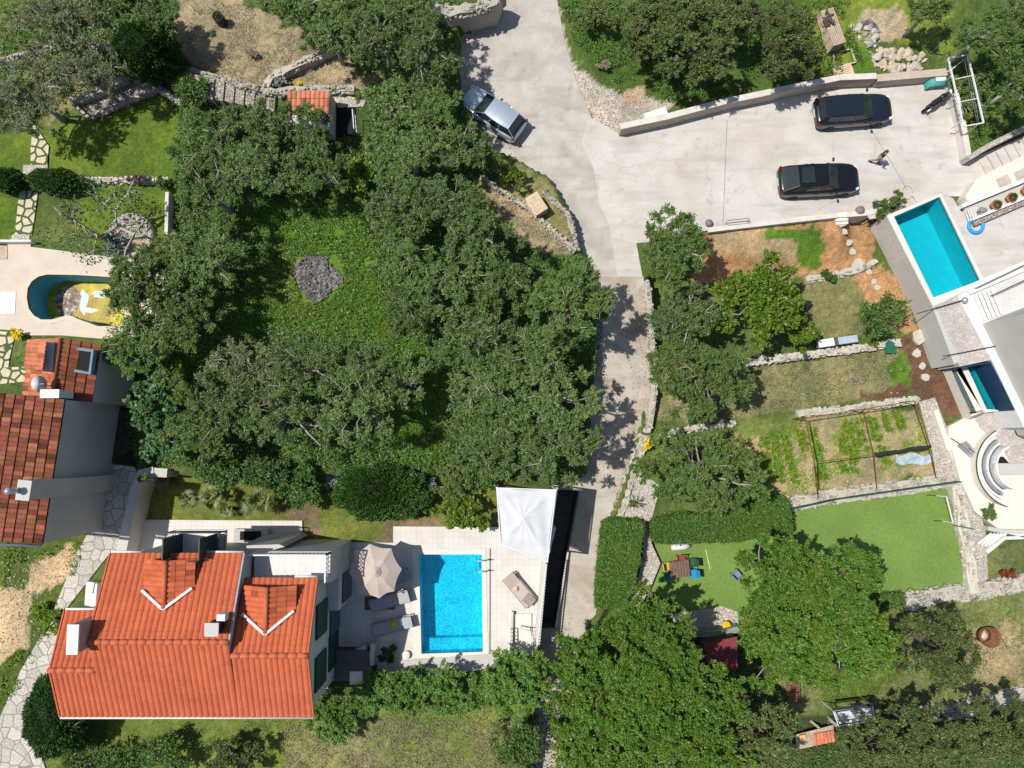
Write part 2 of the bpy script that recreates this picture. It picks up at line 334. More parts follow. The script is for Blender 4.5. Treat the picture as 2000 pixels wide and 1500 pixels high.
_H2 = [(W_([(1262, 730), (1450, 707), (1800, 665), (1860, 700), (2400, 700), (2400, 2600), (1030, 2600), (1145, 1262), (1186, 1180), (1194, 1040), (1256, 850)], -1.7), -1.7),
       (W_([(1265, 1030), (1540, 990), (1870, 942), (2400, 1100), (2400, 2600), (1030, 2600), (1148, 1262), (1190, 1180), (1198, 1040)], -2.1), -2.1)]
_PADW = W_(PAD, -.05)
def gheight(X, Y):
    s_ = np.clip((X+9)/9, 0, 1); h = 1+.75*roadz(Y)*s_*s_*(3-2*s_)*(X < 8)
    r = inpoly(X, Y, _H[0][0]); h[r] = roadz(Y)[r]
    for p, z in _H[1:]+_H2: h[inpoly(X, Y, p)] = z
    g_ = inpoly(X, Y, _H[1][0]) & (Y > 8); a = np.clip((Y-10.3)/2.6, 0, 1); b = 1-np.clip((X-20.0)/1.2, 0, 1); h = np.where(g_, h+1.12*a*a*(3-2*a)*b, h)
    h[inpoly(X, Y, _PADW)] = -.05
    return h
def gz(X, Y): return float(gheight(np.array([X]), np.array([Y]))[0])
def PG(x, y):
    """photo pixel -> point on the terraced ground"""
    z = 0.0
    for _ in range(4):
        p = P(x, y, z); z = gz(p.x, p.y)
    return P(x, y, z)
LUSH = (.085, .165, .018); MEAD = (.085, .12, .03); LAWN = (.10, .15, .018); DRY = (.29, .235, .135); DRYG = (.185, .175, .07)
MULCH = (.36, .205, .095); SOIL = (.125, .07, .04); SAND = (.48, .345, .205); PALE = (.42, .37, .30); DARK = (.03, .045, .018); OLV = (.06, .075, .028)
GZ = [  # colour zones of the natural ground (photo outline)
 (MEAD, [(-900, -900), (3000, -900), (3000, 2600), (-900, 2600)]),
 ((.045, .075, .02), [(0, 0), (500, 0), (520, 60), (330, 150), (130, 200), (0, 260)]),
 ((.085, .13, .02), [(-400, -400), (70, -400), (70, 90), (0, 130), (-400, 200)]),
 (DRYG, [(95, 240), (20, 100), (150, 80), (240, 90), (245, 150), (140, 200)]),
 (DRY, [(350, -300), (482, -300), (482, 0), (560, 42), (640, 85), (700, 130), (750, 165), (705, 185), (560, 185), (515, 170), (372, 136), (340, 90)]),
 (LAWN, [(-300, 260), (110, 265), (160, 225), (300, 172), (350, 205), (360, 235), (345, 348), (-300, 352)]),
 (LAWN, [(-300, 352), (345, 350), (330, 480), (60, 470), (-300, 470)]),
 ((.095, .125, .03), [(65, 370), (150, 370), (160, 470), (65, 470)]),
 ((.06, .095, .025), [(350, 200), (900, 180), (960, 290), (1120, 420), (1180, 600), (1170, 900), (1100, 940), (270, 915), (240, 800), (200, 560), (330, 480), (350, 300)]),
 (LUSH, [(470, 400), (700, 390), (745, 500), (760, 640), (840, 690), (850, 800), (860, 920), (780, 900), (700, 650), (560, 640), (480, 640), (420, 660), (260, 900), (240, 760), (380, 700), (500, 600), (540, 480)]),
 ((.15, .17, .03), [(845, 720), (880, 740), (870, 900), (930, 930), (880, 940), (840, 820)]),
 ((.13, .15, .03), [(540, 475), (580, 480), (580, 560), (640, 600), (560, 640), (500, 600)]),
 (DRY, [(930, 345), (1040, 400), (1122, 488), (1080, 500), (1020, 470), (950, 400)]),
 (DRYG, [(960, 300), (1060, 350), (1112, 425), (1125, 480), (1040, 420), (980, 370)]),
 # north-east bank
 ((.065, .11, .02), [(1090, -400), (1520, -400), (1660, 0), (1640, 150), (1320, 215), (1250, 190), (1180, 160), (1120, 90)]),
 ((.15, .19, .03), [(1560, -50), (1850, -50), (1860, 110), (1700, 60), (1640, 150), (1600, 120)]),
 ((.33, .27, .17), [(1680, 20), (1760, 10), (1770, 60), (1730, 90), (1680, 60)]),
 (LUSH, [(1640, 60), (1720, 120), (1700, 150), (1650, 150)]),
 (PALE, [(1085, -100), (1100, 60), (1135, 140), (1180, 170), (1250, 180), (1330, 205), (1215, 262), (1160, 235), (1120, 150), (1095, 90)]),
 ((.44, .30, .20), [(1220, 165), (1262, 165), (1262, 205), (1220, 200)]),
 ((.10, .15, .03), [(1868, 130), (2600, -200), (2600, 240), (2000, 255), (1900, 295)]),
 # garden terraces
 (MULCH, [(1380, 450), (1690, 418), (1712, 480), (1700, 520), (1575, 545), (1340, 560), (1370, 480)]),
 ((.37, .27, .145), [(1385, 460), (1560, 440), (1560, 520), (1490, 510), (1400, 500)]),
 (LUSH, [(1500, 455), (1590, 440), (1610, 500), (1600, 525), (1570, 510), (1550, 480), (1500, 480)]),
 (DRYG, [(1570, 540), (1690, 530), (1680, 610), (1690, 660), (1560, 665)]),
 (MULCH, [(1668, 530), (1725, 510), (1785, 610), (1800, 655), (1740, 660), (1690, 600)]),
 (SOIL, [(1756, 668), (1826, 660), (1885, 815), (1857, 830), (1835, 790), (1800, 772), (1770, 765)]),
 ((.20, .185, .085), [(1270, 715), (1450, 710), (1760, 670), (1775, 765), (1560, 800), (1290, 830)]),
 (LUSH, [(1745, 700), (1770, 700), (1785, 765), (1745, 750)]),
 (SOIL, [(1690, 760), (1765, 752), (1785, 772), (1690, 785)]),
 ((.30, .25, .125), [(1430, 840), (1560, 815), (1790, 790), (1850, 930), (1540, 975), (1500, 960)]),
 ((.14, .17, .04), [(1440, 820), (1560, 805), (1560, 840), (1450, 860)]),
 (LAWN, [(1275, 1060), (1540, 1000), (1560, 1300), (1300, 1190)]),
 ((.16, .175, .06), [(1700, 1165), (2600, 1030), (2600, 1400), (2000, 1350), (1560, 1415), (1500, 1300)]),
 ((.27, .22, .115), [(1900, 1230), (1990, 1200), (2000, 1330), (1880, 1340)]),
 ((.10, .14, .025), [(1560, 1270), (1760, 1240), (1760, 1330), (1620, 1400)]),
 ((.13, .15, .05), [(1920, 1060), (2600, 1040), (2600, 1140), (1920, 1140)]),
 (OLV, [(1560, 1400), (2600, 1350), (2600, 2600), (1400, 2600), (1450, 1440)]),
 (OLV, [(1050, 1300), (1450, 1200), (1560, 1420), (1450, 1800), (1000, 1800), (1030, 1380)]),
 # south-west
 ((.14, .175, .035), [(200, 1400), (620, 1400), (1040, 1370), (1040, 1700), (200, 1800)]),
 ((.19, .19, .075), [(560, 1440), (760, 1420), (780, 1520), (560, 1600)]),
 ((.17, .19, .05), [(650, 1380), (1000, 1380), (980, 1500), (820, 1520)]),
 ((.075, .11, .02), [(-300, 1060), (170, 1050), (150, 1150), (110, 1230), (60, 1300), (20, 1380), (-300, 1400)]),
 (SAND, [(70, 1100), (110, 1085), (130, 1060), (150, 1080), (140, 1130), (100, 1150), (60, 1160), (60, 1260), (0, 1300), (-60, 1150), (40, 1140)]),
 ((.10, .14, .025), [(80, 1470), (340, 1440), (360, 1600), (60, 1600)]),
 # lawn by the house
 ((.135, .155, .03), [(290, 940), (990, 940), (1000, 1062), (590, 1062), (260, 1020)]),
 ((.20, .15, .075), [(590, 1000), (625, 990), (620, 1055), (592, 1055)]), ((.19, .14, .075), [(780, 1000), (870, 1005), (870, 1030), (770, 1056), (740, 1050)]),
 ((.19, .13, .075), [(525, 980), (620, 975), (600, 1016), (530, 1016)]),
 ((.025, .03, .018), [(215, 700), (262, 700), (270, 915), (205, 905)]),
]
POOLA = [(818, 1083), (941, 1083), (943, 1273), (823, 1277)]
POOLC1 = [(1746, 423), (1836, 384), (1915, 547), (1823, 581)]
def PQ(x, y, z1, z2): p = P(x, y, z1); q = proj(p.x, p.y, z2); return (float(q[0]), float(q[1]))
POOLC2 = [(1889, 717), PQ(1937, 704, .5, -.9), PQ(1984, 799, .5, -.9), (1927, 799)]
SPILLC2 = [(1867, 722), (1876, 716), (1918, 800), (1907, 804)]
POOLB = [(52, 582), (54, 562), (62, 549), (75, 540), (92, 536), (150, 537), (215, 541), (240, 543), (245, 590), (240, 638), (215, 637), (190, 637), (172, 630), (155, 624), (140, 617), (126, 617), (112, 621), (100, 624), (80, 624), (66, 616), (56, 603)]
gx = np.concatenate([[-400, -250, -150, -90, -60], np.arange(-36, 36.01, .19), [60, 90, 150, 250, 400]])
gy = np.concatenate([[-400, -250, -150, -90, -50], np.arange(-24, 33.01, .19), [50, 90, 150, 250, 400]])
XX, YY = np.meshgrid(gx, gy, indexing='ij'); nx, ny = XX.shape
Xf, Yf = XX.ravel(), YY.ravel(); Zf = gheight(Xf, Yf)
u, v = proj(Xf, Yf, Zf)
near = (np.abs(Xf) < 37) & (np.abs(Yf) < 34)
u2 = np.where(near, u+26*vnoise(Xf, Yf, .9, 1)+12*vnoise(Xf, Yf, 2.8, 2), u); v2 = np.where(near, v+26*vnoise(Xf, Yf, .9, 3)+12*vnoise(Xf, Yf, 2.8, 4), v)
C = np.ones((len(Xf), 4)); C[:, :3] = MEAD
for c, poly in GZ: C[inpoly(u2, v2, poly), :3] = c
# patchiness: dry and green mixing
n1 = vnoise(Xf, Yf, .55, 11)+.6*vnoise(Xf, Yf, 1.7, 12)+.35*vnoise(Xf, Yf, 4.3, 13)
k = np.clip(n1*1.5, -.7, .7)[:, None]; C[:, :3] *= (1+.30*k); C[:, 0] *= (1+.10*k[:, 0])
n3 = rgj = np.random.RandomState(5).rand(len(Xf))[:, None]; C[:, :3] *= (.86+.28*n3)
CZ = C.copy()
road = inpoly(Xf, Yf, _H[0][0]) & ~inpoly(Xf, Yf, _H[1][0])
Zf2 = Zf+np.where(near & ~road, .05*vnoise(Xf, Yf, .8, 21)+.035*vnoise(Xf, Yf, 3.1, 22), 0)-.03
ii, jj = np.meshgrid(np.arange(nx-1), np.arange(ny-1), indexing='ij'); a = (ii*ny+jj).ravel(); q = np.stack([a, a+ny, a+ny+1, a+1], 1)
cx = Xf[q].mean(1); cy = Yf[q].mean(1); rm = np.zeros(len(q), bool)
for pl, z in ((POOLA, -.05), (POOLC1, .6), (POOLC2, -.9), (POOLB, 1.0)): rm |= inpoly(cx, cy, W_(pl, z))
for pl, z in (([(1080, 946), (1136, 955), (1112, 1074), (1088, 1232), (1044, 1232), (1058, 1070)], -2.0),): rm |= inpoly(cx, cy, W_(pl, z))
for pl, z in (([(1862, 722), (1880, 712), (1925, 802), (1905, 808)], -1.1),): rm |= inpoly(cx, cy, W_(pl, z))
def grow(pts, d):
    c = np.mean(np.array(pts), 0); return [(c[0]+(p[0]-c[0])*(1+d), c[1]+(p[1]-c[1])*(1+d)) for p in pts]
for pl, z in ((POOLA, -.05), (POOLC1, .6), (POOLC2, -.9)): rm |= inpoly(cx, cy, grow(W_(pl, z), .06))
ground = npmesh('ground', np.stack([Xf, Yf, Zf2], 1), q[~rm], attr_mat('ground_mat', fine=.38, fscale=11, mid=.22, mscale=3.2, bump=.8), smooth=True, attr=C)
tag(ground, kind='structure')
def struct(name, mb, m, **k): return tag(mb.build(name, m, **k), kind='structure')
def sheet(name, pts, z, m, holes=None, thick=None, zb=None, kind='structure'):
    mb = MB(); mb.prism(W_(pts, z), (zb if zb is not None else z-(thick or .12)), z, holes=[W_(h, z) for h in (holes or [])]); o = mb.build(name, m)
    return tag(o, kind=kind) if kind else o
def jag(pts, step=6, amp=5, seed=1):
    rg = random.Random(seed); out = []
    for (x0, y0), (x1, y1) in zip(pts, pts[1:]+pts[:1]):
        n = max(1, int(math.hypot(x1-x0, y1-y0)/step))
        for i in range(n): out.append((x0+(x1-x0)*i/n+rg.uniform(-amp, amp), y0+(y1-y0)*i/n+rg.uniform(-amp, amp)))
    return out
# roads
LN = [(540, 1150, 1257), (600, 1130, 1262), (700, 1110, 1270), (760, 1105, 1274), (850, 1100, 1264), (872, 1100, 1248), (930, 1092, 1224), (956, 1086, 1214), (958, 1133, 1214), (1018, 1122, 1198), (1040, 1118, 1178), (1077, 1111, 1174), (1150, 1099, 1173), (1185, 1093, 1171), (1227, 1087, 1150), (1229, 1040, 1149), (1262, 1030, 1130), (1300, 1030, 1122), (1500, 1010, 1120), (1700, 1000, 1120)]
def PR(x, y, dz=0):
    z = 0.0
    for _ in range(6): z = float(roadz(P(x, y, z).y))+dz
    return P(x, y, z)
rows_ = []
for (y0, l0, r0), (y1, l1, r1) in zip(LN[:-1], LN[1:]):
    n = max(1, int((y1-y0)/12))
    if y1-y0 == 2: n = 1
    for i in range(n): t = i/n; rows_.append([PR((l0+(l1-l0)*t)*(1-q)+(r0+(r1-r0)*t)*q, y0+(y1-y0)*t, .06) for q in (0, .25, .5, .75, 1)])
mb = MB(); mb.add([p for r in rows_ for p in r], [(i*5+k, i*5+k+1, (i+1)*5+k+1, (i+1)*5+k) for i in range(len(rows_)-1) for k in range(4)], True); tag(mb.build('lane', M['asphalt2']), kind='structure')
sheet('road', [(978, -200), (978, 0), (968, 25), (900, 58), (880, 130), (905, 200), (945, 270), (965, 300), (1060, 342), (1080, 372), (1115, 418), (1130, 495), (1165, 548), (1205, 550), (1256, 545), (1240, 470), (1300, 440), (1180, 300), (1150, 215), (1130, 172), (1103, 80), (1088, 0), (1080, -200)], .022, M['asphalt'], thick=.1)
sheet('parking_area', [(1150, 228), (1211, 262), (1300, 240), (1500, 190), (1600, 172), (1848, 150), (1876, 300), (1892, 312), (2060, 240), (2060, 380), (1838, 384), (1742, 420), (1700, 428), (1690, 416), (1385, 449), (1300, 470), (1243, 475), (1256, 545), (1208, 550), (1190, 440), (1172, 400), (1160, 330), (1135, 280)], .032, M['concrete'], thick=.12)
# expansion joints of the parking slab
j = MB()
for pts in ([(1620, 170), (1700, 250), (1760, 350), (1772, 372)], [(1420, 235), (1412, 445)]):
    q_ = PX(pts, .034)
    for a_, b_ in zip(q_[:-1], q_[1:]): j.beam(a_, b_, .035, .004)
struct('parking_joints', j, mat('joint', (.25, .22, .19), .9))
# ---------------------------------------------------------------- vegetation
def rdirs(rg, n, zmin=-1.0, zmax=1.0):
    z = rg.uniform(zmin, zmax, n); a = rg.uniform(0, 2*math.pi, n); r = np.sqrt(1-z*z); return np.stack([r*np.cos(a), r*np.sin(a), z], 1)
def leaf_quads(rg, pos, axis, ll, lw, flat=.4):
    n = len(pos); axis = axis/np.linalg.norm(axis, axis=1)[:, None]; r = rdirs(rg, n); r[:, 2] = r[:, 2]*(1-flat)
    side = np.cross(axis, np.array([0, 0, 1.0])*flat+r*(1-flat)); side /= (np.linalg.norm(side, axis=1)[:, None]+1e-6)
    s = rg.uniform(.65, 1.3, n)[:, None]; L = axis*ll*s/2; Wd = side*lw*s/2
    V = np.stack([pos-L, pos+Wd-L*.1, pos+L, pos-Wd-L*.1], 1).reshape(-1, 3); return V, np.arange(4*n).reshape(-1, 4)
def crown(rg, R, H, ncl, nleaf, ll, lw, rc=(.22, .36), tw=22, core=.35, shape='dome', up=.25, jit=.05, flat=.72, drop=.07):
    """returns leaf vertices, faces, clump centres. R radii (rx, ry), H crown half height"""
    ph = rg.uniform(0, 6.28, 3); C = []
    Rm = (R[0]+R[1])/2
    gr = rg.uniform(0, 6.28)
    for i in range(ncl):
        if rg.rand() < drop and i: continue
        if i % 4 == 3: d = rdirs(rg, 1, -.5)[0]
        else:
            rr0 = ((i+.5)/ncl)**.5*1.0; th = gr+i*2.39996+rg.uniform(-.35, .35); d = np.array([rr0*math.cos(th), rr0*math.sin(th), 0]); d[2] = math.sqrt(max(0, 1-rr0*rr0))*rg.uniform(.5, 1.0)
            lobe = 1+.10*math.sin(2*th+ph[0])+.10*math.sin(3*th+ph[1])+.07*math.sin(5*th+ph[2]); f = rg.uniform(.80, .93)
            if rg.rand() < .08: f *= 1.1
            C.append([d[0]*R[0]*f*lobe, d[1]*R[1]*f*lobe, d[2]*H*rg.uniform(.55, 1.0)]); continue
        th = math.atan2(d[1], d[0])
        lobe = 1+.13*math.sin(2*th+ph[0])+.11*math.sin(3*th+ph[1])+.08*math.sin(5*th+ph[2]); f = rg.uniform(core, .86)
        if rg.rand() < .16: f = rg.uniform(.86, 1.08)
        C.append([d[0]*R[0]*f*lobe, d[1]*R[1]*f*lobe, d[2]*H*f])
    C = np.array(C); ncl = len(C); cr = Rm*rg.uniform(rc[0], rc[1], ncl)
    wgt = cr**2; wgt = wgt/wgt.sum(); cl = rg.choice(ncl, nleaf, p=wgt)
    TD = rdirs(rg, ncl*tw, -.5); TD[:, 2] = TD[:, 2]*.8+up; TD = TD.reshape(ncl, tw, 3); TL = rg.uniform(.6, 1.15, (ncl, tw))
    ti = rg.randint(0, tw, nleaf); t = rg.uniform(.12, 1, nleaf)**.7; d = TD[cl, ti]
    pos = C[cl]+d*(cr[cl]*t*TL[cl, ti])[:, None]*np.array([1, 1, .8])+rg.normal(0, jit, (nleaf, 3))
    ax = d*.8+rdirs(rg, nleaf)*.7
    V, Fq = leaf_quads(rg, pos, ax, ll, lw, flat); return V, Fq, C, cr
def limbs(rg, mb, C, cr, base_h, z0, rad, n, twist=.25, sub=2, lean=(0, 0), ext=.95):
    fork = Vector((lean[0], lean[1], base_h)); mb.tube([(0, 0, z0), (lean[0]*.4+rad*.4, lean[1]*.4, (z0+base_h)/2), fork], [rad*1.35, rad*1.05, rad*.9], 8)
    idx = list(rg.permutation(len(C))[:n])
    for i in idx:
        c = Vector(C[i])+Vector((0, 0, cr[i]*ext)); d = c-fork; L = d.length; k = []
        off = Vector(rg.normal(0, 1, 3)).normalized()*L*twist
        for t in (0, .25, .5, .75, 1): k.append(fork+d*t+off*math.sin(t*math.pi)*.6+Vector(rg.normal(0, .04*L, 3))*(0 if t == 0 else 1)+Vector((0, 0, .10*L*math.sin(t*math.pi))))
        r0 = rad*rg.uniform(.38, .6); mb.tube(k, [r0, r0*.85, r0*.7, r0*.5, r0*.25], 6, cap=False)
        for s in range(sub):
            b = k[rg.randint(1, 4)]; e = b+Vector(rdirs(rg, 1, 0)[0])*float(cr[i])*rg.uniform(.7, 1.3); e.z += float(cr[i])*.35; mid = (b+e)/2+Vector(rg.normal(0, .08, 3))
            mb.tube([b, mid, e], [r0*.38, r0*.25, r0*.1], 4, cap=False)
LM = dict(
 olive=leaf_mat('olive_leaves', [(.062, .11, .022), (.115, .17, .038), (.17, .235, .062), (.28, .335, .14)], .5, .3),
 olivel=leaf_mat('pale_olive_leaves', [(.075, .10, .03), (.14, .165, .055), (.21, .235, .10), (.31, .33, .19)], .5, .3),
 oliveg=leaf_mat('green_olive_leaves', [(.055, .10, .018), (.10, .16, .03), (.15, .21, .045), (.22, .27, .085)], .5, .3),
 holm=leaf_mat('holm_oak_leaves', [(.045, .07, .015), (.085, .115, .026), (.13, .16, .042), (.19, .21, .075)], .45, .2),
 broad=leaf_mat('bright_broad_leaves', [(.055, .115, .010), (.11, .195, .016), (.16, .255, .028), (.24, .33, .06)], .45, .35),
 citrus=leaf_mat('yellow_green_leaves', [(.06, .11, .008), (.10, .165, .012), (.15, .22, .018), (.22, .28, .03)], .4, .35),
 fig=leaf_mat('fig_leaves', [(.035, .085, .022), (.06, .13, .035), (.09, .17, .05), (.13, .21, .08)], .45, .3),
 cedar=leaf_mat('cypress_foliage', [(.045, .095, .012), (.085, .155, .02), (.13, .215, .03), (.19, .28, .05)], .55, .2),
 hedge=leaf_mat('hedge_leaves', [(.04, .08, .010), (.07, .13, .018), (.10, .17, .026), (.14, .21, .045)], .45, .2),
 dark=leaf_mat('dark_shrub_leaves', [(.025, .065, .010), (.045, .10, .015), (.07, .135, .022), (.10, .17, .035)], .45, .15),
 weed=leaf_mat('weed_leaves', [(.10, .18, .012), (.16, .27, .018), (.23, .34, .026), (.36, .39, .05)], .6, .4),
 silver=leaf_mat('silver_leaves', [(.20, .24, .21), (.30, .34, .31), (.42, .45, .41)], .5, .15),
 gold=leaf_mat('yellow_flowers', [(.10, .16, .02), (.75, .50, .01), (.85, .62, .02), (.80, .45, .01)], .6, .2),
 purple=leaf_mat('purple_leaves', [(.10, .03, .06), (.22, .09, .16), (.12, .12, .04)], .5, .2),
 red=leaf_mat('dark_red_leaves', [(.15, .02, .015), (.22, .04, .02), (.10, .05, .02)], .5, .2),
 palm=leaf_mat('palm_leaves', [(.07, .11, .02), (.13, .17, .035), (.24, .25, .06)], .45, .2),
 dry=leaf_mat('dry_twigs', [(.25, .19, .13), (.34, .27, .20), (.20, .15, .11)], .8, .1),
)
#    species: leaf material, leaves per m2, leaf length, width, clump radius range, twigs, core, bark, up
SP = {
 'olive':  ('olive', 1350, .125, .046, (.12, .22), 14, .25, 'bark', .35),
 'olivel': ('olivel', 950, .125, .044, (.12, .22), 14, .25, 'bark', .35),
 'oliveg': ('oliveg', 1450, .12, .048, (.12, .22), 14, .25, 'bark', .3),
 'holm':   ('holm', 1300, .11, .06, (.12, .21), 16, .3, 'barkd', .3),
 'broad':  ('broad', 2000, .115, .062, (.13, .22), 18, .3, 'bark', .35),
 'citrus': ('citrus', 760, .15, .10, (.14, .24), 20, .3, 'bark', .3),
 'fig':    ('fig', 430, .22, .17, (.16, .26), 14, .3, 'bark', .2),
 'cedar':  ('cedar', 1250, .20, .055, (.24, .38), 9, .15, 'barkd', .1),
 'dark':   ('dark', 950, .12, .07, (.18, .30), 26, .45, 'barkd', .2),
 'shrub':  ('hedge', 800, .12, .07, (.18, .32), 20, .3, 'barkd', .3),
}
NT = [0]; OG_ = 'olive trees of the grove'
def tree(name, sp, px, py, rx, ry=None, top=5.0, label='', cat='tree', group=None, seed=None, z0=None, nl=None, dens=1.0, hh=None, sub=3, ncl=None, rad=None, shape='dome', scale_leaf=1.0):
    """px,py,rx,ry: crown outline in photo pixels; top: height above the ground"""
    ry = ry or rx; NT[0] += 1; rg = np.random.RandomState(seed or 100+NT[0]*7); lm, dn, ll, lw, rc, tw, core, bk, up = SP[sp]
    g = PG(px, py).z if z0 is None else z0
    hh = hh or min(.42*top, .55*(rx+ry)/2/31); zc = g+top-hh*1.05
    c = P(px, py, zc); s = (H-zc)/F; kR = 1.08 if sp == 'broad' else 1.0; R = (rx*s*kR, ry*s*kR); area = math.pi*R[0]*R[1]
    n = int(min(dn*dens*area, 80000)); ncl = ncl or int(20+area*1.9)
    V, Fq, C_, cr = crown(rg, R, hh, ncl, n, ll*scale_leaf, lw*scale_leaf, rc=tuple(q*(3.0/max(2.2, (R[0]+R[1])/2))**.5 for q in rc), tw=tw, core=core, up=up, shape=shape, drop=.13 if group == OG_ else .04)
    V[:, 2] += zc-g; C_[:, 2] += zc-g
    V[:, 2] = np.maximum(V[:, 2], .06)
    root = thing(name, label, cat, (c.x, c.y, g), group=group)
    npmesh('crown', V, Fq, LM[lm], root)
    mb = MB(); rad = rad or .05+.010*(rx+ry)/2/10
    limbs(rg, mb, C_, cr, max(.3, (zc-g)-hh*.75), -.15, rad, nl if nl is not None else min(len(C_), 8+int(area/3)), sub=sub if sp[:2] == 'ol' else 1, twist=.22, ext=.95 if sp[:2] == 'ol' else .3)
    mb.build('trunk', M[bk], root, local=True); return root
def leafblob(name, parent, verts_fn, lmat): pass
def hedge(name, pts, z0, z1, label, lm='hedge', seed=1, dens=1500, cat='hedge', ll=.11, lw=.06, rough=.07, inner=(.03, .05, .015), group=None):
    """clipped hedge: outline in photo pixels at the top; leaves over top and sides, dark core inside"""
    rg = np.random.RandomState(seed); W = W_(pts, z1); xs = [p[0] for p in W]; ys = [p[1] for p in W]; cx_, cy_ = np.mean(xs), np.mean(ys)
    root = thing(name, label, cat, (cx_, cy_, z0), group=group); area = abs(sum(a[0]*b[1]-b[0]*a[1] for a, b in zip(W, W[1:]+W[:1])))/2
    n = int(area*dens); X = rg.uniform(min(xs), max(xs), n*3); Y = rg.uniform(min(ys), max(ys), n*3); k = inpoly(X, Y, W); X, Y = X[k][:n], Y[k][:n]
    Z = z1+.10*vnoise(X, Y, 1.6, seed)+.10*vnoise(X, Y, 4.5, seed+1)+rg.normal(0, rough*.5, len(X)); pos = [np.stack([X, Y, Z], 1)]; ax = [rdirs(rg, len(X), -.2)]
    for a_, b_ in zip(W, W[1:]+W[:1]):
        L = math.dist(a_, b_); m = int(L*(z1-z0)*dens*.6); t = rg.rand(m); zz = rg.uniform(z0, z1, m)
        nx_, ny_ = (b_[1]-a_[1])/L, -(b_[0]-a_[0])/L; o = rg.normal(0, rough, m)+.12*vnoise(t*L, zz, 2.5, seed)
        pos.append(np.stack([a_[0]+(b_[0]-a_[0])*t+nx_*o, a_[1]+(b_[1]-a_[1])*t+ny_*o, zz], 1)); ax.append(rdirs(rg, m))
    pos = np.concatenate(pos)-np.array([cx_, cy_, z0]); V, Fq = leaf_quads(rg, pos, np.concatenate(ax), ll, lw, .5); npmesh('foliage', V, Fq, LM[lm], root)
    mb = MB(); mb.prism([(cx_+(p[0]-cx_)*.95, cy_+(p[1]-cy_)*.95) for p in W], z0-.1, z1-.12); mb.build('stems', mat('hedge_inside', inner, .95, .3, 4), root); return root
def clump(name, px, py, rx, ry, h, lm, label, cat='shrub', n=2500, ll=.12, lw=.06, seed=1, z0=None, group=None, ball=False, up=.5, stem='barkd'):
    """low shrub: leafy dome on the ground"""
    rg = np.random.RandomState(seed+500); g = PG(px, py).z if z0 is None else z0; c = P(px, py, g+h*.6); s = (H-g-h*.6)/F; R = (rx*s, ry*s)
    ncl = 7+int(R[0]*R[1]*4); V, Fq, C_, cr = crown(rg, (R[0]*.8, R[1]*.8), h*.5, ncl, n, ll, lw, rc=(.28, .42), tw=18, core=.2, up=up, shape='ball' if ball else 'dome', jit=.03)
    V[:, 2] += h*.45; V[:, 2] = np.maximum(V[:, 2], .03); root = thing(name, label, cat, (c.x, c.y, g), group=group); npmesh('foliage', V, Fq, LM[lm], root)
    mb = MB(); C_[:, 2] += h*.45
    for i in range(min(7, len(C_))): mb.tube([(0, 0, -.05), Vector(C_[i])*.5, Vector(C_[i])], [.035, .025, .01], 5)
    mb.build('stem', M[stem], root, local=True); return root
def ballshrub(name, px, py, rx, ry, h, lm, label, n=5000, seed=3, cat='shrub', z0=None, ll=.12, lw=.05, group=None):
    """dense clipped ball"""
    rg = np.random.RandomState(seed); g = PG(px, py).z if z0 is None else z0; zc = g+h*.5; c = P(px, py, zc); s = (H-zc)/F; R = np.array([rx*s, ry*s, h*.5])
    d = rdirs(rg, n, -.6); k = 1+.09*np.sin(d[:, 0]*7+seed)*np.sin(d[:, 1]*6)+.07*np.sin(d[:, 0]*15+2*seed)*np.sin(d[:, 1]*13+d[:, 2]*9)+rg.normal(0, .035, n); pos = d*k[:, None]*R+np.array([0, 0, h*.5])
    V, Fq = leaf_quads(rg, pos, d+rdirs(rg, n)*.5, ll, lw, .3); V[:, 2] = np.maximum(V[:, 2], .02); root = thing(name, label, cat, (c.x, c.y, g), group=group); npmesh('foliage', V, Fq, LM[lm], root)
    mb = MB(); mb.lathe((0, 0, h*.5), [(.01, -.46*h), (.45*R[0]*1.6, -.3*h), (R[0]*.88, 0), (R[0]*.66, .3*h), (.01, .44*h)], 14, 1, R[1]/R[0]); mb.build('stem', mat('hedge_inside', (.03, .05, .015), .95, .3, 4), root, local=True); return root
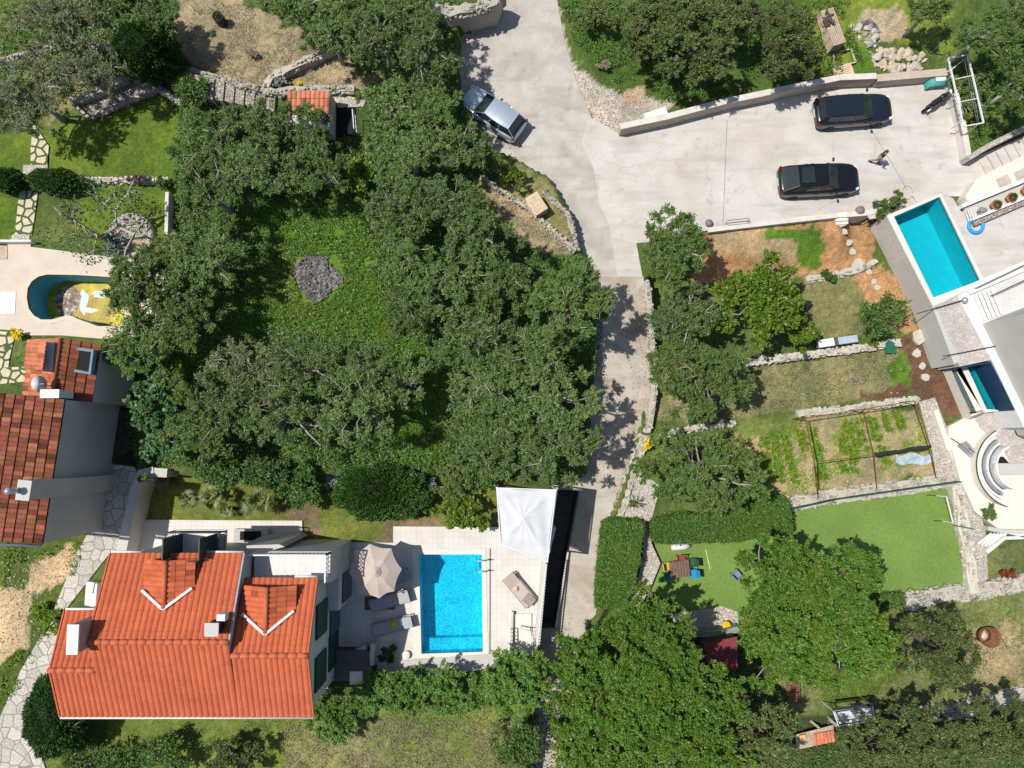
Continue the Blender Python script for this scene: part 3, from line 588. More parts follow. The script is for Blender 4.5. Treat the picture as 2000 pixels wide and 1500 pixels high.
def tufts(name, pts_list, n, lm, thr=-.22, hmax=.28, seed=1, ll=.2, lw=.04, ex=(), zz=None):
    """uncountable weeds and grass over photo outlines"""
    rg = np.random.RandomState(seed); out = []; ax = []
    per = []
    for pts in pts_list:
        xs = [p[0] for p in pts]; ys = [p[1] for p in pts]; per.append((max(xs)-min(xs))*(max(ys)-min(ys)))
    for pts, a_ in zip(pts_list, per):
        m = int(n*a_/sum(per)); xs = [p[0] for p in pts]; ys = [p[1] for p in pts]; x = rg.uniform(min(xs), max(xs), m*2); y = rg.uniform(min(ys), max(ys), m*2)
        k = inpoly(x+20*vnoise(x, y, .02, seed), y+20*vnoise(x, y, .02, seed+1), pts); x, y = x[k], y[k]
        kk = vnoise(x, y, .035, seed+2)+.6*vnoise(x, y, .09, seed+3) > thr+rg.rand(len(x))*.15; x, y = x[kk], y[kk]
        for e in ex: q = ~inpoly(x, y, e); x, y = x[q], y[q]
        z = np.zeros_like(x)
        for _ in range(3):
            a2 = (x-1000)/F; b2 = -(y-750)/F; t2 = (z-H)/(b2*sT-cT); X, Y = a2*t2, (b2*cT+sT)*t2; z = gheight(X, Y)
        hgt = hmax*(.5+vnoise(X, Y, 1.1, seed+5)+.5); zl = z+rg.rand(len(x))*hgt
        out.append(np.stack([X, Y, zl], 1)); ax.append(rdirs(rg, len(x), .0))
    pos = np.concatenate(out); V, Fq = leaf_quads(rg, pos, np.concatenate(ax), ll, lw, .8); o = npmesh(name, V, Fq, LM[lm]); return tag(o, kind='stuff', cat=None)
# ---------------------------------------------------------------- trees and shrubs
OG = 'olive trees of the grove'
T = tree
# north-west
T('olive_tree', 'olivel', 130, 62, 105, 85, 4.6, 'sparse grey olive tree in the upper left corner above the thin stone edge', group=OG, dens=.9)
T('olive_tree', 'olivel', 175, 152, 80, 55, 4.2, 'thin grey olive tree left of the round dark green tree', group=OG, dens=.8)
T('olive_tree', 'olivel', 58, 188, 90, 88, 4.6, 'grey olive tree at the left edge with a bent bare limb over the lawn', group=OG, dens=.85)
T('olive_tree', 'oliveg', 215, 15, 70, 50, 4.0, 'green leafy tree at the top edge beside the dry meadow', group=OG)
T('olive_tree', 'oliveg', 300, 45, 62, 62, 3.6, 'bright green bushy tree touching the left side of the dry meadow', group=OG)
ballshrub('round_tree', 288, 104, 58, 50, 3.8, 'dark', 'dense round dark green tree above the stone terrace', n=17000, seed=71, cat='tree', ll=.15, lw=.06)
T('shrub', 'shrub', 376, 180, 42, 34, 1.6, 'olive brown shrub between the stone steps and the lawn', cat='shrub')
# north
T('olive_tree', 'oliveg', 575, 20, 80, 45, 4.0, 'dark olive tree at the top edge just right of the dry meadow', group=OG)
T('olive_tree', 'olive', 645, 70, 62, 50, 4.0, 'olive tree hanging over the right corner of the dry meadow', group=OG)
T('olive_tree', 'olive', 700, 15, 80, 45, 4.4, 'olive tree at the top edge left of the curved stone wall', group=OG)
T('olive_tree', 'olive', 745, 75, 75, 70, 4.6, 'olive tree between the dry meadow and the big roadside olive', group=OG)
T('olive_tree', 'olive', 825, 105, 80, 92, 4.8, 'big olive tree beside the road shading it in front of the curved stone wall', group=OG)
T('olive_tree', 'olive', 800, 12, 70, 36, 4.0, 'olive tree at the top edge nearest to the curved stone wall', group=OG)
# grove, upper half
T('olive_tree', 'olive', 765, 205, 75, 45, 4.0, 'olive tree right of the small tiled shed', group=OG)
T('olive_tree', 'oliveg', 850, 228, 66, 60, 4.2, 'olive tree beside the silver car', group=OG, dens=1.05)
T('olive_tree', 'olive', 905, 290, 62, 55, 3.8, 'olive tree below the silver car at the bend of the road', group=OG, dens=.85)
T('olive_tree', 'olive', 800, 300, 85, 62, 4.3, 'olive tree with grey twigs in the middle of the upper grove', group=OG, dens=.8)
T('olive_tree', 'oliveg', 600, 255, 72, 55, 3.6, 'green olive tree overhanging the roof of the small tiled shed', group=OG)
T('olive_tree', 'oliveg', 420, 285, 88, 72, 4.2, 'olive tree right of the upper lawn', group=OG)
T('olive_tree', 'olive', 510, 250, 75, 60, 4.2, 'olive tree left of the tiled shed roof', group=OG)
T('olive_tree', 'olive', 510, 340, 85, 62, 4.5, 'olive tree with bare white branches north of the ash patch', group=OG, dens=.85)
T('olive_tree', 'oliveg', 620, 325, 75, 62, 4.3, 'dark green olive tree between the shed and the ash patch', group=OG)
T('olive_tree', 'citrus', 706, 340, 34, 52, 2.4, 'yellow green bushy tree wedged among the upper olives', cat='tree', dens=.9)
T('olive_tree', 'oliveg', 415, 385, 78, 72, 4.2, 'olive tree right of the lower lawn beside the low garden wall', group=OG)
T('olive_tree', 'olive', 770, 400, 78, 75, 4.4, 'olive tree north east of the ash patch', group=OG)
T('olive_tree', 'olive', 870, 400, 75, 68, 4.4, 'olive tree between the dry corner plot and the centre of the grove', group=OG, dens=.85)
T('olive_tree', 'olive', 935, 470, 85, 68, 4.6, 'olive tree overhanging the lower tip of the dry corner plot', group=OG)
T('olive_tree', 'oliveg', 785, 500, 74, 64, 4.2, 'olive tree directly right of the ash patch clearing', group=OG)
# grove, middle
T('olive_tree', 'olive', 400, 500, 80, 70, 4.6, 'olive tree left of the ash patch clearing', group=OG)
T('olive_tree', 'oliveg', 295, 572, 98, 85, 4.8, 'dark olive tree covering the right end of the kidney shaped pool', group=OG, dens=1.3)
T('olive_tree', 'oliveg', 362, 612, 68, 72, 4.6, 'dark olive tree in the second row right of the kidney shaped pool', group=OG)
T('olive_tree', 'oliveg', 280, 680, 78, 70, 4.4, 'dark olive tree beside the small flat part of the dark tiled house', group=OG)
T('olive_tree', 'oliveg', 1112, 592, 84, 94, 5.2, 'dense green olive tree throwing a big shadow across the road', group=OG, dens=1.25)
T('olive_tree', 'oliveg', 800, 605, 62, 52, 3.8, 'olive tree at the right edge of the bright weeds', group=OG)
T('olive_tree', 'olive', 880, 560, 90, 75, 4.4, 'olive tree in the middle of the grove left of the dense roadside olive', group=OG)
T('olive_tree', 'oliveg', 985, 560, 72, 75, 4.2, 'olive tree touching the left side of the dense roadside olive', group=OG, dens=.9)
T('olive_tree', 'olive', 930, 655, 90, 70, 4.4, 'olive tree with a thick curved trunk in the centre of the grove', group=OG, dens=.85)
T('olive_tree', 'olive', 1045, 690, 78, 65, 4.4, 'olive tree just below the dense roadside olive', group=OG, dens=.9)
# grove, lower
T('olive_tree', 'olivel', 470, 712, 80, 52, 4.2, 'pale olive tree at the lower edge of the bright weeds', group=OG)
T('olive_tree', 'olive', 600, 712, 95, 55, 4.4, 'olive tree below the ash patch with twisted pale limbs', group=OG, dens=.8)
T('olive_tree', 'olive', 725, 722, 82, 60, 4.4, 'olive tree at the right end of the bright weeds', group=OG, dens=.85)
T('olive_tree', 'olive', 440, 790, 95, 75, 4.6, 'large olive tree above the palms in the house garden', group=OG, dens=.8)
T('olive_tree', 'olive', 560, 815, 100, 75, 4.6, 'olive tree with long bare curved limbs above the house lawn', group=OG, dens=.62, nl=16)
T('olive_tree', 'olive', 700, 797, 95, 76, 4.8, 'olive tree above the round dark juniper', group=OG, dens=.75, nl=14)
T('olive_tree', 'oliveg', 395, 860, 72, 55, 4.0, 'low olive tree behind the hedge at the palms', group=OG)
T('olive_tree', 'olive', 790, 745, 62, 58, 4.0, 'small olive tree left of the yellowish weeds strip', group=OG, dens=.9)
T('olive_tree', 'olive', 960, 760, 92, 75, 4.6, 'olive tree right of the yellowish weeds strip', group=OG, dens=.95)
T('olive_tree', 'olive', 1080, 775, 92, 80, 4.8, 'olive tree whose shadow reaches the lane with brown earth', group=OG)
T('olive_tree', 'olive', 960, 875, 85, 60, 4.4, 'olive tree above the yellow green shrub and the white canopy', group=OG)
T('olive_tree', 'olive', 1085, 880, 98, 62, 4.8, 'olive tree just above the shadow of the white canopy', group=OG)
T('fig_tree', 'fig', 300, 790, 52, 58, 3.6, 'broad leaved green fig tree beside the grey house wall', cat='tree')
T('fig_tree', 'fig', 325, 865, 42, 42, 3.0, 'smaller broad leaved fig tree above the garden wall corner', cat='tree')
# garden on the right
T('olive_tree', 'oliveg', 1314, 480, 82, 78, 4.6, 'olive tree at the lower left corner of the car park', dens=1.05)
T('olive_tree', 'olive', 1332, 618, 80, 72, 4.8, 'grey green olive tree left of the yellow green tree', dens=1.15)
T('olive_tree', 'oliveg', 1305, 705, 46, 48, 3.6, 'small olive tree squeezed against the lane wall', dens=1.1)
T('olive_tree', 'oliveg', 1375, 742, 108, 76, 5.0, 'wide olive tree below the yellow green tree', dens=1.1)
T('olive_tree', 'oliveg', 1370, 918, 132, 92, 4.6, 'large olive tree above the clipped curved hedge', dens=1.15)
T('citrus_tree', 'citrus', 1478, 590, 98, 92, 4.8, 'yellow green dense tree in the middle of the garden', dens=1.1)
T('citrus_tree', 'citrus', 1565, 655, 32, 34, 2.4, 'small yellow green tree beside the two white garden carts', dens=1.1)
T('citrus_tree', 'shrub', 1722, 615, 48, 48, 2.4, 'sparse lemon tree at the foot of the grey pool wall', cat='tree', dens=.42, scale_leaf=1.3)
# north-east bank
T('holm_oak', 'holm', 1345, 85, 112, 108, 5.0, 'large dark round oak above the beige parking wall', dens=1.15)
T('holm_oak', 'holm', 1250, 65, 62, 60, 3.6, 'small dark oak between the road and the large round oak')
T('holm_oak', 'holm', 1420, 25, 62, 55, 4.0, 'dark oak at the top edge right of the large round oak')
T('holm_oak', 'holm', 1528, 85, 76, 88, 4.6, 'dark oak left of the pallet pile', dens=1.15)
T('holm_oak', 'holm', 1165, 30, 45, 36, 2.0, 'bushy oak on the bank at the top edge beside the road', cat='tree')
T('holm_oak', 'holm', 1300, -10, 75, 40, 4.0, 'dark oak cut by the top edge above the large round oak')
T('olive_tree', 'oliveg', 1915, 72, 68, 50, 4.0, 'olive tree above the metal frame', dens=.9)
T('olive_tree', 'oliveg', 1985, 165, 62, 82, 4.2, 'olive tree right of the metal frame', dens=.85)
T('olive_tree', 'oliveg', 1895, 185, 45, 55, 1.5, 'low olive tree seen through the metal frame', dens=.7)
T('olive_tree', 'oliveg', 1810, 25, 45, 40, 3.2, 'olive tree at the top edge above the boulders', dens=1.0)
T('olive_tree', 'oliveg', 1975, 40, 60, 50, 4.0, 'olive tree in the upper right corner', dens=1.0)
# south-east
OAK = 'bright green oaks'
T('oak_tree', 'broad', 1262, 1265, 100, 105, 6.5, 'bright green oak overlapping the lower end of the box hedge', group=OAK, dens=1.15)
T('oak_tree', 'broad', 1128, 1290, 50, 52, 4.5, 'bright green oak at the very end of the lane', group=OAK, dens=1.1)
T('oak_tree', 'broad', 1250, 1375, 85, 80, 6.8, 'bright green oak in the middle of the dense bottom group', group=OAK, dens=1.1)
T('oak_tree', 'broad', 1165, 1378, 96, 92, 6.5, 'bright green oak beside the feathery cypress by the lane end', group=OAK, dens=1.1)
T('oak_tree', 'broad', 1330, 1350, 108, 98, 7.0, 'bright green oak left of the dark red shed roof', group=OAK, dens=1.15)
T('oak_tree', 'broad', 1185, 1475, 115, 70, 6.0, 'bright green oak at the bottom edge left of the dark holm oak', group=OAK)
T('oak_tree', 'broad', 1345, 1460, 95, 80, 6.2, 'bright green oak at the bottom edge next to the dark holm oak', group=OAK)
T('oak_tree', 'broad', 1505, 1120, 78, 82, 6.0, 'bright green oak overhanging the turf pitch near the blue garden chair', group=OAK, dens=1.1)
T('oak_tree', 'broad', 1640, 1145, 76, 84, 6.4, 'bright green oak standing over the lower side of the turf pitch', group=OAK, dens=1.1)
T('oak_tree', 'broad', 1520, 1240, 88, 88, 6.2, 'bright green oak right of the dark red shed roof', group=OAK, dens=1.15)
T('oak_tree', 'broad', 1640, 1250, 98, 78, 6.2, 'bright green oak beside the round dark olive in the lower meadow', group=OAK, dens=1.1)
T('holm_oak', 'holm', 1825, 1262, 78, 84, 5.0, 'round dark oak left of the rusty ring', dens=1.0)
T('holm_oak', 'holm', 1480, 1440, 85, 70, 5.0, 'dark holm oak left of the wooden platform with the orange tiles')
T('holm_oak', 'holm', 1700, 1465, 78, 60, 5.0, 'dark oak under the white swing seat')
T('holm_oak', 'holm', 1790, 1425, 75, 50, 4.6, 'dark oak right of the white swing seat')
T('holm_oak', 'holm', 1800, 1490, 80, 45, 4.6, 'dark oak at the bottom edge between its two dark neighbours')
T('holm_oak', 'holm', 1900, 1440, 85, 65, 5.0, 'dark oak below the pale stone wall at the lower right')
T('holm_oak', 'holm', 1985, 1425, 55, 60, 5.0, 'dark oak in the lower right corner')
# south
T('cypress_bush', 'cedar', 768, 1350, 68, 50, 2.4, 'feathery bright cypress left in the row below the large pool', cat='tree', group='feathery cypresses below the pool', sub=0)
T('cypress_bush', 'cedar', 880, 1345, 68, 48, 2.4, 'feathery bright cypress in the middle of the row below the large pool', cat='tree', group='feathery cypresses below the pool', sub=0)
T('cypress_bush', 'cedar', 1000, 1332, 74, 62, 3.0, 'feathery bright cypress right in the row next to the lane end', cat='tree', group='feathery cypresses below the pool', sub=0)
T('cypress_bush', 'cedar', 655, 1395, 48, 48, 2.0, 'low feathery cypress at the corner of the orange roofed house', cat='shrub', sub=0)
T('cypress_bush', 'shrub', 1010, 1455, 52, 45, 1.8, 'brown green shrub at the bottom edge left of the oaks', cat='shrub', dens=.8)
ballshrub('round_cedar', 112, 1394, 52, 74, 2.6, 'dark', 'dense dark rounded conifer between the flagstone path and the orange roof', n=15000, seed=72, cat='tree', ll=.16, lw=.06, z0=.6)
T('shrub', 'shrub', 205, 1478, 75, 36, 1.0, 'low green shrub at the bottom edge below the orange roof', cat='shrub', dens=.6)
T('shrub', 'shrub', 330, 1470, 45, 40, 1.6, 'dark shrub in the shade below the orange roof', cat='shrub', dens=1.1)
T('shrub', 'holm', 455, 1475, 62, 42, 2.0, 'wide dark shrub in the shade at the bottom edge below the orange roof', cat='shrub', dens=1.0)
# hedges, shrubs of the house garden
ballshrub('hedge_shrub', 745, 960, 88, 52, 2.0, 'dark', 'wide dark green juniper dome at the upper side of the house lawn', n=26000, seed=73, ll=.16, lw=.07, z0=0)
T('hedge_shrub', 'dark', 590, 950, 38, 52, 2.4, 'dark green upright shrub right of the big fan palm', cat='shrub', dens=1.2, sub=0)
T('hedge_shrub', 'dark', 520, 925, 52, 36, 2.0, 'dark green hedge shrub behind the big fan palm', cat='shrub', dens=1.2, sub=0)
T('hedge_shrub', 'dark', 430, 925, 62, 28, 1.8, 'dark green hedge shrub behind the yellowish palms', cat='shrub', dens=1.2, sub=0)
T('hedge_shrub', 'oliveg', 885, 945, 45, 36, 1.8, 'dark shrub between the silver plants and the white canopy', cat='shrub', sub=0)
T('hedge_shrub', 'dark', 940, 935, 32, 26, 1.6, 'small dark green shrub at the upper left corner of the white canopy', cat='shrub', sub=0)
T('citrus_shrub', 'citrus', 905, 1000, 52, 34, 1.6, 'yellow green glossy shrub left of the white canopy', cat='shrub', dens=.9, scale_leaf=1.2)
clump('citrus_shrub', 830, 985, 18, 22, 1.0, 'citrus', 'small glossy shrub at the right end of the juniper', n=700, ll=.16, lw=.09, seed=4)
clump('silver_shrub', 838, 945, 20, 20, .9, 'silver', 'silvery grey shrub right of the wide juniper', n=900, ll=.16, lw=.05, seed=5)
clump('silver_shrub', 652, 942, 20, 22, .9, 'silver', 'silvery grey shrub with bare twigs left of the wide juniper', n=900, ll=.18, lw=.04, seed=6)
ballshrub('hedge_ball', 14, 353, 32, 24, 1.6, 'dark', 'dark clipped bush at the left edge beside the stone path', seed=7)
ballshrub('hedge_ball', 107, 354, 50, 24, 1.6, 'dark', 'long dark clipped bush right of the stone path', n=8000, seed=8)
clump('weed_bush', 100, 1215, 40, 30, .8, 'weed', 'wild green bush beside the flagstone path', n=0 or 1800, seed=9)
clump('weed_bush', 78, 1190, 22, 20, .7, 'weed', 'small wild green bush left of the flagstone path bend', n=1200, seed=10)
clump('flower_bush', 1268, 868, 18, 20, .6, 'gold', 'yellow flowering bush on the lane wall', n=1000, ll=.09, lw=.07, seed=11, z0=-1.3)
clump('flower_bush', 33, 655, 22, 14, .6, 'gold', 'orange yellow flower bush above the dark tiled house', n=500, ll=.12, lw=.08, seed=12)
clump('flower_bush', 587, 164, 9, 7, .5, 'gold', 'small yellow flower cushion above the shed roof', n=250, ll=.09, lw=.06, seed=13)
clump('purple_bush', 268, 350, 26, 12, .9, 'purple', 'purple leaved bush between the two lawns', n=900, ll=.12, lw=.07, seed=14)
clump('purple_bush', 320, 360, 24, 16, .9, 'dark', 'dark bush at the right end of the edge between the lawns', n=900, ll=.12, lw=.07, seed=15)
clump('red_bush', 1968, 1122, 24, 14, .7, 'red', 'dark red bush below the white stairs', n=800, ll=.12, lw=.06, seed=16)
clump('silver_shrub', 545, 160, 26, 14, .7, 'silver', 'silvery cushion plant above the shed roof', n=700, seed=17)
clump('silver_shrub', 607, 170, 14, 8, .5, 'silver', 'small silvery cushion plant right of the yellow cushion', n=400, seed=18)
clump('garden_shrub', 1000, 345, 36, 34, 1.2, 'citrus', 'yellow green shrub above the roadside pallet stack', n=2200, seed=19)
clump('garden_shrub', 1622, 538, 34, 12, .7, 'hedge', 'green creeping shrub on the garden terrace wall', n=1200, seed=20)
clump('garden_shrub', 1705, 670, 18, 8, .5, 'citrus', 'yellow green cushion beside the blue and green tent', n=500, seed=21)
clump('garden_shrub', 1595, 692, 12, 9, .5, 'citrus', 'small yellow green cushion below the white garden cart', n=400, seed=22)
clump('garden_shrub', 1930, 1000, 24, 22, 1.2, 'oliveg', 'small bushy olive beside the round white terrace', n=1600, seed=23)
clump('pot_shrub', 1722, 405, 30, 24, 1.4, 'oliveg', 'loose green bush at the upper corner of the pool wall', n=1400, ll=.15, lw=.05, seed=24, z0=-.4)
clump('pot_shrub', 1752, 388, 24, 20, 1.4, 'oliveg', 'loose green bush between the car park and the right pool', n=1100, ll=.15, lw=.05, seed=25, z0=0)
clump('deck_shrub', 762, 1278, 24, 22, .9, 'dark', 'dark shrub in the shade by the lower left corner of the large pool', n=1500, seed=26, z0=0)
clump('dry_bush', 490, 105, 18, 14, .5, 'dry', 'dry grey bush in the middle of the dry meadow', n=400, ll=.2, lw=.03, seed=27)
clump('dry_bush', 1180, 128, 20, 16, .6, 'dry', 'dry brown bush at the edge of the gravel by the road', n=500, ll=.2, lw=.03, seed=28)
clump('dry_bush', 1672, 740, 16, 12, .4, 'dry', 'dead black brown bush on the middle garden terrace', n=220, ll=.3, lw=.03, seed=29)
hedge('box_hedge', [(1183, 1022), (1200, 1016), (1255, 1020), (1256, 1030), (1250, 1090), (1236, 1150), (1215, 1185), (1168, 1190), (1172, 1110)], -2, -.55, 'clipped rectangular box hedge between the lane and the turf', seed=31, dens=1300)
hedge('box_hedge', [(1274, 1020), (1330, 1005), (1400, 1008), (1440, 992), (1535, 974), (1545, 1000), (1548, 1038), (1430, 1056), (1300, 1060), (1278, 1056)], -2.1, -.7, 'long curved clipped hedge along the upper edge of the turf', seed=32, dens=1200)
hedge('box_hedge', [(1700, 1165), (1765, 1160), (1768, 1185), (1700, 1190)], -2.1, -1.4, 'short clipped hedge beside the white wheel on the stone wall', seed=33, dens=1200)
# bare-limbed tree over the lower left lawn
rgB = np.random.RandomState(77); c = P(205, 470, 1); bt = thing('bare_tree', 'nearly leafless grey tree spreading over the round stone bed', 'tree', (c.x, c.y, 1)); mb = MB()
def rel(x, y, z): return P(x, y, z)-Vector((c.x, c.y, 1))
BR = [[(205, 468, 1.0), (196, 462, 2.0), (178, 452, 3.0), (160, 440, 3.2), (145, 430, 3.4), (143, 410, 3.7), (150, 398, 3.8)], [(196, 462, 2.0), (165, 465, 2.6), (140, 458, 3.0), (128, 462, 3.2)], [(178, 452, 2.6), (190, 460, 3.0), (183, 490, 3.3), (172, 498, 3.5)],
 [(196, 462, 2.0), (228, 442, 2.8), (226, 412, 3.3), (205, 398, 3.6), (188, 382, 3.8), (185, 368, 4.0)], [(226, 412, 3.2), (238, 392, 3.6), (250, 378, 3.9), (275, 372, 4.1)], [(228, 442, 2.6), (262, 458, 3.1), (270, 445, 3.4), (290, 425, 3.7)], [(205, 398, 3.5), (225, 378, 3.9), (222, 355, 4.1)], [(145, 430, 3.3), (120, 420, 3.7), (105, 405, 4.0)], [(250, 378, 3.8), (262, 352, 4.2)], [(262, 458, 3.0), (245, 490, 3.4), (240, 520, 3.7)]]
tips = []
for b in BR:
    L = [rel(*p) for p in b]; n_ = len(L); r0 = .13 if b[0][2] < 1.5 else .075; mb.tube(L, [r0*(1-i/(n_-1))*.85+.018 for i in range(n_)], 6); tips += L[1:]
    for p in L[2:]:
        for _ in range(3):
            e = p+Vector(rgB.normal(0, .45, 3)); e.z = max(e.z, p.z-.1); mb.tube([p, (p+e)/2+Vector(rgB.normal(0, .06, 3)), e], [.022, .014, .006], 4, cap=False); tips += [e, e]
mb.build('trunk', mat('grey_bark', (.40, .36, .31), .9, .15, 5, .15, 25, .5), bt, local=True)
tp = np.array([tuple(t) for t in tips]); k = rgB.randint(0, len(tp), 1500); pos = tp[k]+rgB.normal(0, .24, (1500, 3)); V, Fq = leaf_quads(rgB, pos, rdirs(rgB, 1500), .15, .10); npmesh('crown', V, Fq, LM['fig'], bt)
# palms: fans of long blades
def palm(px, py, r, h, label, nfr=22, seed=1, lm='palm', name='fan_palm', narrow=False):
    rg = np.random.RandomState(seed); g = PG(px, py).z; c = P(px, py, g+h); s = (H-g-h)/F; R = r*s; root = thing(name, label, 'palm', (c.x, c.y, g)); Vs = []; n = 0
    for i in range(nfr):
        a = rg.uniform(0, 6.28); el = rg.uniform(-.2, 1.3); d = np.array([math.cos(a)*math.cos(el), math.sin(a)*math.cos(el), math.sin(el)]); L = R*rg.uniform(.08, .62)
        tip = d*L+np.array([0, 0, h]); sd_ = np.array([-math.sin(a), math.cos(a), 0]); nb = 11
        for k in range(nb):
            t = (k/(nb-1)-.5)*(2.4 if not narrow else .25); dd = d*math.cos(t)+sd_*math.sin(t); dd = dd+np.array([0, 0, -.25]); b = R*rg.uniform(.4, .6)
            st = tip if not narrow else np.array([0, 0, h])+d*L*(.3+.7*k/nb); w_ = np.cross(dd, [0, 0, 1]); w_ = w_/np.linalg.norm(w_)*R*.022; Vs += [st, st+dd*b*.5+w_, st+dd*b, st+dd*b*.5-w_]
    V = np.array(Vs); npmesh('fronds', V, np.arange(len(V)).reshape(-1, 4), LM[lm], root); mb = MB(); mb.tube([(0, 0, -.1), (.02, 0, h*.6), (0, 0, h)], [.14, .11, .09], 8)
    for i in range(nfr): pass
    mb.build('trunk', M['barkd'], root, local=True)
palm(506, 978, 40, 1.6, 'large fan palm at the edge of the white paving', 30, 1)
palm(412, 970, 34, 1.3, 'yellowish fan palm in the middle of the three palms', 20, 2)
palm(370, 975, 28, 1.1, 'small yellowish fan palm nearest to the garden wall', 16, 3)
palm(440, 995, 22, .9, 'low pale palm tuft right of the yellowish palms', 12, 4)
palm(1237, 982, 22, .7, 'small cycad palm on the stone strip beside the lane', 16, 5, 'citrus', 'cycad', True)
# uncountable ground cover
tufts('weeds', [[(450, 410), (700, 390), (745, 500), (765, 640), (840, 690), (855, 800), (865, 920), (800, 910), (740, 700), (600, 650), (480, 640), (420, 660), (260, 900), (240, 760), (380, 700), (470, 600), (500, 480)]], 115000, 'weed', thr=-.2, hmax=.2, seed=3, ll=.11, lw=.024, ex=[[(575, 500), (660, 500), (675, 550), (640, 590), (590, 590), (575, 540)]])
tufts('undergrowth', [[(350, 200), (900, 180), (960, 290), (1120, 440), (1180, 600), (1150, 900), (1080, 940), (270, 915), (240, 800), (210, 600), (330, 480), (350, 300)], [(0, 0), (350, 0), (340, 150), (130, 200), (0, 260)], [(500, 0), (900, 0), (900, 180), (700, 190)]], 60000, 'hedge', thr=-.5, hmax=.35, seed=33, ll=.15, lw=.07, ex=[[(575, 500), (660, 500), (675, 550), (640, 590), (590, 590), (575, 540)], [(540, 150), (720, 150), (720, 270), (540, 270)], [(480, -20), (750, 165), (370, 160), (340, -20)], [(925, 335), (1050, 350), (1130, 440), (1130, 500), (1070, 505), (1000, 460), (950, 410)]])
tufts('undergrowth', [[(1050, 1300), (1450, 1200), (1560, 1420), (2000, 1380), (2000, 1510), (1000, 1510)]], 12000, 'hedge', thr=-.4, hmax=.3, seed=35, ll=.15, lw=.07)
tufts('weeds', [[(1090, 0), (1520, 0), (1660, 0), (1640, 150), (1320, 200), (1200, 160), (1120, 90)], [(1870, 130), (2020, 60), (2020, 240), (1900, 295)], [(1640, 60), (1850, 0), (1860, 110), (1700, 60), (1700, 150)]], 30000, 'hedge', thr=-.1, hmax=.35, seed=4, ll=.12, lw=.055, ex=[[(1655, 30), (1760, 30), (1830, 90), (1830, 145), (1690, 145)]])
tufts('weeds', [[(0, 1060), (160, 1055), (140, 1120), (90, 1220), (20, 1380), (0, 1380)]], 5000, 'weed', hmax=.3, seed=5, ll=.13, lw=.06, ex=[[(70, 1100), (130, 1070), (140, 1130), (60, 1260), (0, 1290), (0, 1160)]])
tufts('dry_grass', [[(350, 0), (482, 0), (640, 85), (740, 160), (515, 170), (372, 136)], [(930, 345), (1040, 400), (1122, 488), (1080, 500), (950, 400)], [(540, 1410), (1040, 1400), (1040, 1520), (560, 1520)]], 16000, 'dry', hmax=.14, seed=6, ll=.12, lw=.03)
tufts('meadow_grass', [[(1560, 1250), (2000, 1180), (2000, 1340), (1560, 1415)], [(1290, 715), (1450, 710), (1760, 680), (1775, 765), (1560, 800), (1290, 830)], [(540, 1400), (1040, 1380), (1040, 1520), (100, 1520), (140, 1480)]], 16000, 'hedge', hmax=.16, seed=7, ll=.10, lw=.03)
# ---------------------------------------------------------------- walls, pools, houses
def Wp(pts, z): return [P(x, y, z) for x, y in pts]
def offset_line(W, d):
    out = []
    for i, p in enumerate(W):
        a = W[max(i-1, 0)]; b = W[min(i+1, len(W)-1)]; t = Vector((b.x-a.x, b.y-a.y, 0)).normalized(); out.append(Vector((p.x-t.y*d, p.y+t.x*d, p.z)))
    return out
def densify(W, step, jit=0, seed=1):
    rg = random.Random(seed); out = [W[0]]
    for a, b in zip(W, W[1:]):
        n = max(1, int((b-a).length/step))
        for i in range(1, n+1):
            p = a.lerp(b, i/n)
            if jit and i < n: p = p+Vector((rg.uniform(-jit, jit), rg.uniform(-jit, jit), 0))
            out.append(p)
    return out
def wallmb(mb, pts, wd, z0, z1, rough=0, seed=1, step=.5):
    W = [P(x, y, z_) for (x, y), z_ in zip(pts, z1)] if hasattr(z1, '__len__') else Wp(pts, z1)
    if rough: W = densify(W, step, rough*.5, seed)
    rg = random.Random(seed); A = offset_line(W, wd/2); B = offset_line(W, -wd/2)
    if rough: A = [p+Vector((rg.uniform(-rough, rough), rg.uniform(-rough, rough), rg.uniform(-rough, rough))) for p in A]; B = [p+Vector((rg.uniform(-rough, rough), rg.uniform(-rough, rough), rg.uniform(-rough, rough))) for p in B]
    n = len(A); vs = []
    for a, b in zip(A, B): vs += [(a.x, a.y, z0), a, b, (b.x, b.y, z0)]
    fs = []
    for i in range(n-1):
        k = 4*i
        for j in range(3): fs.append((k+j, k+j+1, k+j+5, k+j+4))
    fs += [(3, 2, 1, 0), (4*n-4, 4*n-3, 4*n-2, 4*n-1)]; mb.add(vs, fs); return mb
